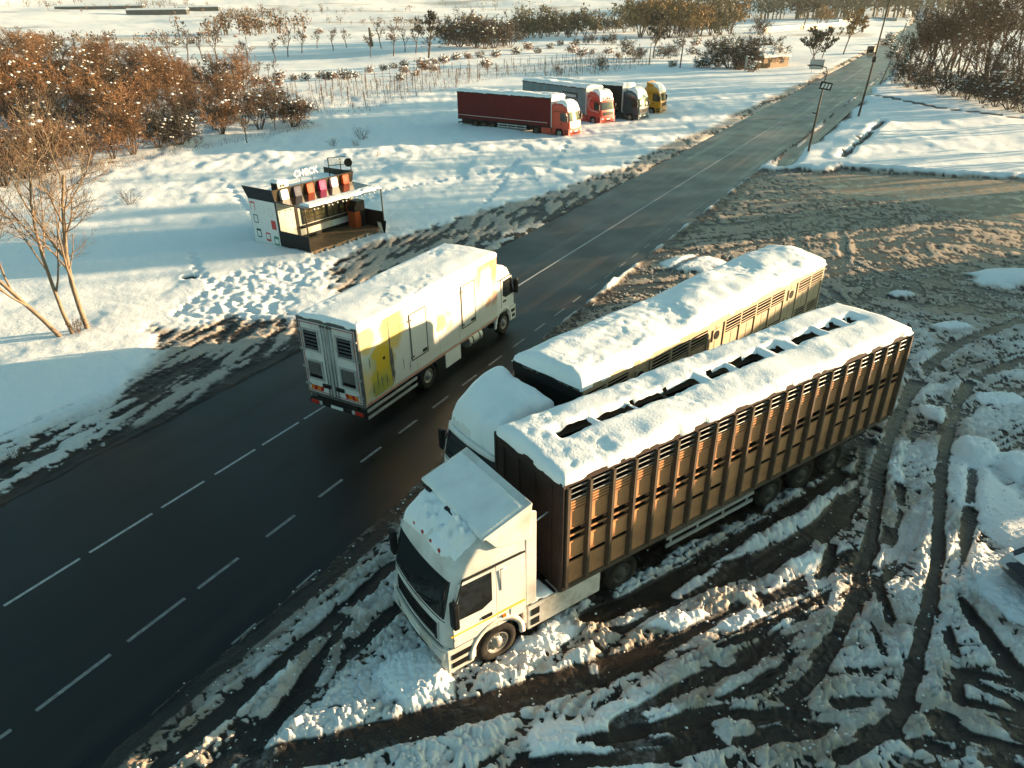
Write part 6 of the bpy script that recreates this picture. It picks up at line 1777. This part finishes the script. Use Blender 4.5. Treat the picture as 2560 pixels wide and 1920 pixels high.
# --- thicket on the left
TH_POLY = [(-41, 57), (-37, 60), (-39.3, 66), (-35.3, 74.5), (-31.8, 82), (-25.1, 88.0), (-30, 100), (-40, 118), (-58, 148), (-80, 178), (-135, 260), (-215, 330), (-250, 300), (-160, 175), (-95, 105), (-58, 66)]
pts_ = []
tries = 0
while len(pts_) < 270 and tries < 9000:
    tries += 1
    # denser near the camera
    if rng.random() < .75: x = rng.uniform(-100, -25); y = rng.uniform(57, 160)
    else: x = rng.uniform(-230, -60); y = rng.uniform(120, 320)
    if poly_sd(np.array([x]), np.array([y]), TH_POLY)[0] < 0: continue
    dmin = 2.0 + .014 * math.hypot(x, y)
    if all((x - a) ** 2 + (y - b) ** 2 > dmin ** 2 for a, b in pts_): pts_.append((x, y))
for (x, y) in pts_:
    r_d = math.hypot(x, y)
    dark = rng.random() < (.5 if r_d < 95 else .22)
    ms = rng.choice(dark_ms) if dark else (rng.choice((thick_ms[1], thick_ms[3], thick_ms[3])) if r_d > 110 or rng.random() < .3 else rng.choice((thick_ms[0], thick_ms[2], thick_ms[4])))
    where = ('along the front of the thicket' if r_d < 84 else 'in the middle of the thicket' if r_d < 125 else 'in the back of the thicket towards the long sheds' if r_d < 190 else 'at the far end of the thicket before the long sheds')
    lab = ('dark snow flecked bush ' if dark else 'rust brown snow flecked bush ') + where
    place('thicket_bush', ms, lab, 'bush', 'bushes of the thicket on the left', x, y, rng.choice((.5, .7, .85, 1.0, 1.15, 1.4)) * rng.uniform(.9, 1.1) * (1.0 if r_d < 120 else 1.2), rng=rng)
for (x, y), s_, lab in zip([(-70.92,147.47),(-35.75,75.71),(-34.10,77.20),(-27.57,78.35),(-25.10,89.22),(-34.14,78.90),(-27.08,86.96),(-33.35,87.54)], (1.7, .95, .95, 1.0, .85, .8, .8, .9),
        ('tall leaning brown tree rising above the thicket', 'small dark bush tree at the front of the thicket, left of a pair', 'small dark bush tree at the front of the thicket, right of a pair', 'small bare tree with a forked trunk standing before the thicket', 'low snow dusted bush at the right tip of the thicket', 'dark twiggy bush behind the paired trees of the thicket', 'dark bush behind the forked bare tree', 'dark bush left behind the forked bare tree')):
    ms = thick_ms[0] if s_ > 1.2 else (orch_ms[0] if 'forked' in lab else (thick_ms[3] if 'right tip' in lab else dark_ms[1]))
    place('thicket_tree', ms, lab, 'tree', None, x, y, s_, rng=rng)

for (x, y) in [(-40.67,58.26),(-40.54,60.74),(-39.81,62.58),(-39.19,64.86),(-38.46,67.30),(-37.83,70.32),(-36.83,72.29),(-43.61,63.82),(-42.61,66.33)]:
    place('thicket_bush', rng.choice(thick_ms), 'rust brown snow flecked bush along the front of the thicket', 'bush', 'bushes of the thicket on the left', x, y, rng.uniform(.85, 1.3), rng=rng)
# --- the two bare trunks near the road
PN = dict(bend=.12, trop=.07, taper=.42, kids={4: 7, 3: 6, 2: 5, 1: 5, 0: 0}, start=.25, ang=(22, 48), ratio=.55, minr=.006, n=6)
near1 = plant(613, 2, 9.5, .30, .105, 4, dict(PN, kids={4: 7, 3: 6, 2: 6, 1: 5, 0: 0}), (M['bark_pale'], M['bark_pale'], M['leaf_brown']), 150, .05, 0, .05, 2, lean=(-.38, .0))
near2 = plant(617, 1, 11.0, .02, .12, 4, dict(PN, kids={4: 9, 3: 7, 2: 6, 1: 6, 0: 0}, ang=(28, 60)), (M['bark_pale'], M['bark_pale'], M['leaf_brown']), 120, .05, 0, .05, 2)
place('bare_tree', near1, 'pale bare tree leaning left with several stems, nearest the road on the left', 'tree', None, -19.25, 28.3, 1.0, 0.0, rng)
place('bare_tree', near2, 'straight pale bare tree beside the leaning one near the road', 'tree', None, -18.75, 29.0, 1.0, 0.0, rng)
place('base_shrub', shrub_ms[0], 'small dark suckers and dead leaves round the foot of the bare trees', 'shrub', None, -18.9, 28.6, .55, rng=rng)
place('roadside_weed', shrub_ms[1], 'thin dry weed in the snow at the left edge of the frame', 'shrub', None, -15.6, 18.6, .45, rng=rng)

# --- shrubs in the field, ditch brush
for (x, y), s_, k, lab in zip([(-15.50,78.30),(-17.78,75.15),(-27.43,51.69),(-15.50,74.96),(-12.28,68.77),(10.62,155.86),(10.30,163.74)], (1.0, .7, .9, .5, .35, 1.3, 1.1), (1, 1, 1, 1, 1, 0, 0),
        ('leafless grey shrub in the open snow before the red trailer', 'thin grey shrub left of the leafless field shrub', 'dark leafless shrub behind the bare trees on the left', 'few thin stalks in front of the leafless field shrub', 'tiny tuft of stalks behind the kiosk', 'brown twiggy shrub behind the grey trailer', 'brown twiggy shrub left behind the grey trailer')):
    place('field_shrub', shrub_ms[k], lab, 'shrub', None, x, y, s_, rng=rng)
for (x, y) in [(-49.11,132.39),(-47.12,134.74),(-45.52,138.62),(-45.22,144.44),(-41.83,140.96),(-41.72,150.26),(-39.28,149.88),(-37.68,154.72),(-34.76,154.26),(-31.75,151.21),(-30.91,157.21),(-29.83,167.67),(-27.88,174.84),(-26.57,181.56),(-24.81,186.17),(-35.03,150.05),(-44.82,151.57),(-5.03,182.36),(-20.69,147.83),(-16.40,172.76)]:
    place('ditch_brush', rng.choice(tuft_ms), 'low snow laden brown brush along the ditch across the middle field', 'bush', 'brush along the ditch', x, y, rng.uniform(.9, 1.6), rng=rng)
for (x, y) in [(-49.55,144.32),(-49.13,152.23),(-48.47,156.44),(-49.76,166.02)]:
    place('ditch_tree', rng.choice(orch_ms), 'thin bare tree in the ditch brush', 'tree', 'thin bare trees in the ditch brush', x, y, rng.uniform(.9, 1.2), rng=rng)
many_sc = [(-22.28,166.36),(-19.08,160.86),(-18.91,175.46),(-18.46,195.58),(-16.12,197.94),(-13.60,206.40),(-10.54,208.91),(-7.40,211.48),(-3.09,213.85),(2.51,223.18),(6.35,238.03),(8.90,225.41),(13.42,244.90),(17.42,258.00),(18.99,228.77),(20.19,210.28),(23.73,218.17),(28.08,217.15),(28.53,200.38),(32.94,212.47),(55.73,252.31),(61.68,255.67),(61.40,238.93),(50.27,211.91),(36.61,171.99),(42.04,168.69),(44.80,172.76),(49.75,156.78),(-51.18,350.99),(-67.41,394.75),(-91.68,445.59),(-101.78,430.92),(-100.65,391.86),(-106.46,370.23),(-133.26,420.07),(-139.19,406.11),(-132.46,331.16),(-136.00,358.82),(-128.01,303.99)]
for (x, y) in many_sc:
    place('field_scrub', rng.choice(tuft_ms), 'low brown scrub dotted over the middle snowfields', 'bush', 'scrub of the middle fields', x, y, rng.uniform(1.0, 2.1), rng=rng)
# --- orchard rows
for (x, y) in [(-84.16,194.95),(-89.17,217.73),(-86.71,222.14),(-83.34,224.81),(-64.49,217.36),(-66.06,235.47),(-65.42,249.52),(-66.14,273.17),(-56.41,253.86),(-55.11,270.20),(-39.01,223.71),(-40.66,254.38),(-32.49,222.23),(-31.05,236.99),(-26.88,230.12),(-22.00,216.40),(-68.56,205.76)]:
    place('orchard_tree', rng.choice(orch_ms), 'small vase shaped bare fruit tree in the orchard row', 'tree', 'bare fruit trees in rows', x, y, rng.uniform(2.0, 2.6), rng=rng)
# --- middle distance trees
def many(name, ms, label, cat, group, coords, s0, s1):
    for (x, y) in coords: place(name, rng.choice(ms), label, cat, group, x, y, rng.uniform(s0, s1), rng=rng)
many('dark_tree', dark_ms, 'dark bushy tree in the clump behind the orchard', 'tree', 'dark clump behind the orchard', [(-20.51,268.47),(-18.86,278.76),(-15.20,252.38),(-13.02,266.41),(-9.81,246.46),(-6.90,241.37),(-4.12,245.00),(-1.29,258.18),(0.91,248.17),(-9.36,293.66),(-15.44,295.51)], 2.0, 2.7)
many('dark_tree', [round_ms[0]], 'tall dark tree with a round top at the end of the orchard row', 'tree', None, [(-21.61,214.63)], 1.7, 1.8)
many('ochre_tree', [olive_ms[2]], 'ochre leaved tree behind the dark clump', 'tree', None, [(-13.36,318.53)], 1.7, 1.8)
many('hedge_tree', olive_ms[:2], 'olive green tree in the long hedge behind the parked lorries', 'tree', 'trees of the long hedge', [(5.16,312.44),(8.48,330.22),(11.57,337.31),(13.77,320.61),(17.89,343.58),(21.64,342.21),(26.84,358.50),(32.06,366.28),(36.00,364.72),(42.82,383.02),(48.20,392.13),(52.89,390.11),(59.18,399.30),(65.76,408.94),(70.56,406.75),(9.75,365.08),(15.62,372.77),(21.74,380.79),(30.90,399.56),(43.01,419.31)], 1.3, 1.9)
many('poplar', olive_ms, 'tall thin olive tree above the hedge, right of the parked lorries', 'tree', 'tall trees right of the hedge', [(54.42,322.04),(62.57,344.76),(64.29,330.83),(65.41,318.12),(72.07,327.95),(73.34,315.29),(78.80,321.32),(84.47,327.58),(90.36,334.08),(98.88,349.48),(76.83,358.43),(87.34,364.44),(98.19,370.65),(70.19,371.60)], 2.1, 2.9)
many('bare_field_tree', [round_ms[0]], 'tall dark bare tree standing before the olive trees', 'tree', None, [(37.70,201.47)], 1.5, 1.6)
many('field_bush', dark_ms + thick_ms[:1], 'dark leafless bush in the terraced field behind the parked lorries', 'bush', 'bushes of the terraced field', [(30.74,188.28),(34.01,199.18),(39.41,198.00),(41.67,200.59),(33.70,225.15),(50.70,266.84),(30.47,281.53),(32.65,263.99),(21.96,249.52),(74.69,340.10),(82.22,346.47),(74.37,327.10),(25.14,324.42),(26.25,260.60),(35.24,263.25),(19.92,166.20)], .7, 1.2)
many('round_bush', [dark_ms[0], dark_ms[1]], 'big dark bush clump beside the ruined house', 'bush', 'bush clump by the ruin', [(47.53,174.62),(48.01,167.57),(48.96,163.04),(51.82,164.66),(55.90,183.09),(59.89,182.27),(58.93,173.59)], 1.35, 1.9)
many('roadside_tree', [round_ms[0]], 'round crowned dark tree left of the far road', 'tree', 'round trees left of the far road', [(75.24,190.17),(77.94,192.55),(65.00,166.60)], .95, 1.15)
many('roadside_tree', [round_ms[1]], 'round tree with sunlit ochre edge left of the far road', 'tree', None, [(88.92,206.22)], 1.5, 1.55)
many('hill_bush', [dark_ms[2]], 'solitary round dark bush on the snowy slope behind the dark clump', 'bush', None, [(104.89,328.49)], 1.9, 1.95)
many('lone_tree', [round_ms[0]], 'tall bare tree with twin trunks behind the low wall', 'tree', None, [(144.19,385.34)], 2.6, 2.7)
many('ochre_bush', [olive_ms[2]], 'pale ochre bush behind the low wall', 'bush', 'pale ochre bushes behind the low wall', [(179.99,458.05),(189.88,471.29)], 1.6, 1.9)
# --- big trees on the right
for (x, y), s_ in zip([(70.32,133.73),(71.48,129.94),(73.60,128.23),(69.47,114.07),(68.49,106.98),(67.62,100.67),(66.37,94.31),(81.89,148.31),(82.37,139.59),(82.40,131.13),(81.31,121.84),(89.50,167.59),(91.86,159.34),(79.14,112.79)], (.72, .9, 1.15, .75, .6, .55, .6, 1.05, 1.2, 1.15, 1.1, .9, 1.1, 1.1)):
    place('big_tree', rng.choice(big_ms), 'large brown tree with snow specks in the grove right of the road', 'tree', 'grove right of the road', x, y, s_, rng=rng)
many('grove_bush', dark_ms, 'dark bush at the foot of the grove right of the road', 'bush', 'undergrowth of the right grove', [(64.47,122.98),(64.63,120.49),(64.67,116.96),(64.17,112.61),(63.98,108.53),(63.53,104.75),(63.37,101.17),(63.22,97.82),(63.07,94.68),(62.94,91.71),(69.55,128.83),(67.73,109.56),(68.19,104.64),(70.43,137.52)], .8, 1.35)
many('roadside_brush', [tuft_ms[0]], 'dark brush hanging over the right edge of the far road', 'bush', 'brush right of the far road', [(122.67,253.44),(133.86,273.29),(112.26,225.28),(98.29,197.29),(141.84,290.87)], 1.6, 2.4)

# --- unseen trees added beyond the right edge of the frame to shade the snowfield
for (a, w, s_) in ((88, 45, 1.1), (92, 49, 1.2), (90, 53, 1.0), (98, 65, 1.0), (94, 62, .8)):
    place('field_shade_tree', rng.choice(big_ms), 'unseen tall brown tree added beyond the right edge of the snowfield for shade', 'tree', 'unseen shade trees right of the snowfield', a * sd.x + w * sn_.x, a * sd.y + w * sn_.y, s_, rng=rng)
# --- vineyard stakes
VPOLY = [(-28.85,101.60),(-19.49,99.04),(-16.77,111.59),(-10.13,129.63),(1.73,157.35),(9.77,143.11),(24.36,161.26),(35.40,184.63),(24.01,201.36),(3.01,184.58),(-13.23,172.19),(-22.49,161.43),(-30.65,143.80),(-36.91,127.02)]
st_ms = []
for i in range(4):
    r2 = random.Random(640 + i); a = MB(); h = 1.5 + .3 * i
    a.tube([(0, 0, -.2), (r2.uniform(-.1, .1), r2.uniform(-.1, .1), h)], .045, 5)
    for k in range(4 + i):
        z = r2.uniform(.3, h); v = rvec(r2) * r2.uniform(.3, .8); a.tube([(0, 0, z), (v.x * .5, v.y * .5, z + abs(v.z) * .4), (v.x, v.y, z + v.z * .3)], .016, 3, False)
    st_ms.append(a.mesh('vine_stake', M['twig_brown'] if i % 2 else M['bark']))
cnt = 0
du = Vector((math.cos(R(-40)), math.sin(R(-40)))); dv = Vector((-du.y, du.x))
for i in range(-40, 60):
    for j in range(-30, 60):
        q = Vector((-5, 130)) + du * (i * 2.6 + rng.uniform(-.3, .3)) + dv * (j * 2.9 + rng.uniform(-.4, .4))
        if cnt >= 290 or rng.random() < .35: continue
        if poly_sd(np.array([q.x]), np.array([q.y]), VPOLY)[0] < 0: continue
        o = put('vine_stake', rng.choice(st_ms), None, (q.x, q.y, gz(q.x, q.y) - .05), (rng.uniform(-.08, .08), rng.uniform(-.08, .08), rng.uniform(0, 6)))
        tag(o, 'thin brown vine stake in the snowy vineyard behind the parked lorries', 'stake', 'stakes of the vineyard'); cnt += 1

# --- dry grass poking through the snow, far hedges and woods (nobody could count them)
def blades(n, sampler, h0, h1, w, mat, name, label, seed):
    r3 = random.Random(seed); P = []
    for k in range(n): P.append(sampler(r3))
    P = np.array(P); Zg = ground_fields(P[:, 0], P[:, 1], False)[0]
    b = MB()
    for (x, y), z in zip(P, Zg):
        h = r3.uniform(h0, h1); a = r3.uniform(0, 6.28); lx, ly = r3.uniform(-.3, .3) * h, r3.uniform(-.3, .3) * h
        dx, dy = math.cos(a) * w, math.sin(a) * w
        b.add([(x - dx, y - dy, z - .05), (x + dx, y + dy, z - .05), (x + lx, y + ly, z + h)], [(0, 1, 2)])
    o = b.build(name, mat); tag(o, label, 'grass', kind='stuff'); return o
def samp_poly(poly):
    xs = [p[0] for p in poly]; ys = [p[1] for p in poly]
    def f(r3):
        while True:
            x = r3.uniform(min(xs), max(xs)); y = r3.uniform(min(ys), max(ys))
            if poly_sd(np.array([x]), np.array([y]), poly)[0] > 0: return (x, y)
    return f
blades(5000, samp_poly(VPOLY), .15, .7, .025, M['twig_brown'], 'dry_grass', 'dry brown grass stalks poking through the vineyard snow', 5)
GP = [(-45, 55), (-36, 70), (-28, 84), (-22, 90), (-25, 84), (-31, 74), (-36, 60)]
blades(1500, samp_poly(GP), .1, .5, .012, M['twig_brown'], 'dry_grass', 'dry grass along the front edge of the thicket', 6)

def mass(name, label, crowns, mat, seed, q=70, leaf=.09, kind='stuff'):
    """far-off trees that read as one mass: loose leaf clumps filling many uneven crowns"""
    r3 = random.Random(seed); b = MB()
    for (x, y, h, w) in crowns:
        z0 = gz(x, y)
        b.tube([(x, y, z0 - 1), (x + r3.uniform(-.3, .3), y, z0 + h * .7)], [.03 * h, .012 * h], 4, False)
        for k in range(q):
            u = rvec(r3) * (r3.random() ** .5)
            p = Vector((x + u.x * w, y + u.y * w, z0 + h * (.58 + .42 * u.z)))
            s_ = leaf * h * r3.uniform(.35, 1.2); a = rvec(r3) * s_; c = a.cross(rvec(r3)).normalized() * s_ * r3.uniform(.3, .8)
            b.add([p - a, p + c, p + a * .8, p - c], [(0, 1, 2, 3)])
    o = b.build(name, mat); tag(o, label, 'woodland', kind=kind); return o
rr = random.Random(91)
def line_crowns(a, b, n, h0, h1, jit):
    out = []
    for k in range(n):
        t = rr.random(); h = rr.uniform(h0, h1)
        out.append((a[0] + (b[0] - a[0]) * t + rr.gauss(0, jit), a[1] + (b[1] - a[1]) * t + rr.gauss(0, jit), h, h * rr.uniform(.3, .6)))
    return out
L1 = [(193.33,626.65),(317.19,592.59)]; L2 = [(269.44,847.85),(524.40,922.69)]; L3 = [(66.91,569.91),(207.48,651.51)]
mass('far_woodland', 'hazy olive wood behind the walls at the top right', line_crowns(L1[0], L1[1], 90, 14, 30, 25) + line_crowns(L2[0], L2[1], 80, 18, 36, 60) + line_crowns(L3[0], L3[1], 50, 8, 18, 25), M['leaf_olive'], 3)
F1 = [(-650.29,1024.52),(-280.92,865.82)]; F2 = [(-264.80,815.72),(-117.46,877.98)]; F3 = [(-494.17,2121.45),(117.42,1759.24)]; F4 = [(-252.29,710.25),(-214.86,782.63)]; F5 = [(-161.59,442.75),(-137.70,518.12)]; F6 = [(-215.76,335.23),(-129.41,360.77)]; F7 = [(-130.88,639.42),(-31.74,538.21)]
mass('far_hedges', 'brown hedges and scattered bushes on the far plain', line_crowns(F1[0], F1[1], 60, 3, 9, 40) + line_crowns(F2[0], F2[1], 26, 3, 8, 40) + line_crowns(F3[0], F3[1], 60, 5, 14, 120) + line_crowns(F4[0], F4[1], 30, 6, 12, 12) + line_crowns(F5[0], F5[1], 45, 7, 13, 10) + line_crowns(F6[0], F6[1], 60, 3, 7, 14) + line_crowns(F7[0], F7[1], 40, 3, 7, 12), M['leaf_brown'], 4, 50)
HH = [(rr.uniform(-900, 1300), rr.uniform(900, 1900)) for k in range(130)]
mass('hill_scrub', 'scattered scrub and trees dotted over the hazy far hills', [(x, y, rr.uniform(6, 14), rr.uniform(4, 14)) for (x, y) in HH], M['leaf_olive'], 5, 30)

# ------------------------------------------------------------------ the air
hz = MB(); hz.box(-2400, 2400, -2400, 2400, -14, 110)
mt = bpy.data.materials.new('haze'); mt.use_nodes = True
N = mt.node_tree.nodes; N.clear()
o_n = N.new('ShaderNodeOutputMaterial'); pv = N.new('ShaderNodeVolumePrincipled')
pv.inputs['Color'].default_value = (.86, .92, .93, 1); pv.inputs['Density'].default_value = .00008; pv.inputs['Anisotropy'].default_value = .3
mt.node_tree.links.new(pv.outputs[0], o_n.inputs['Volume'])
haze = hz.build('haze', mt); tag(haze, 'thin bright winter haze over the far fields', kind='stuff')
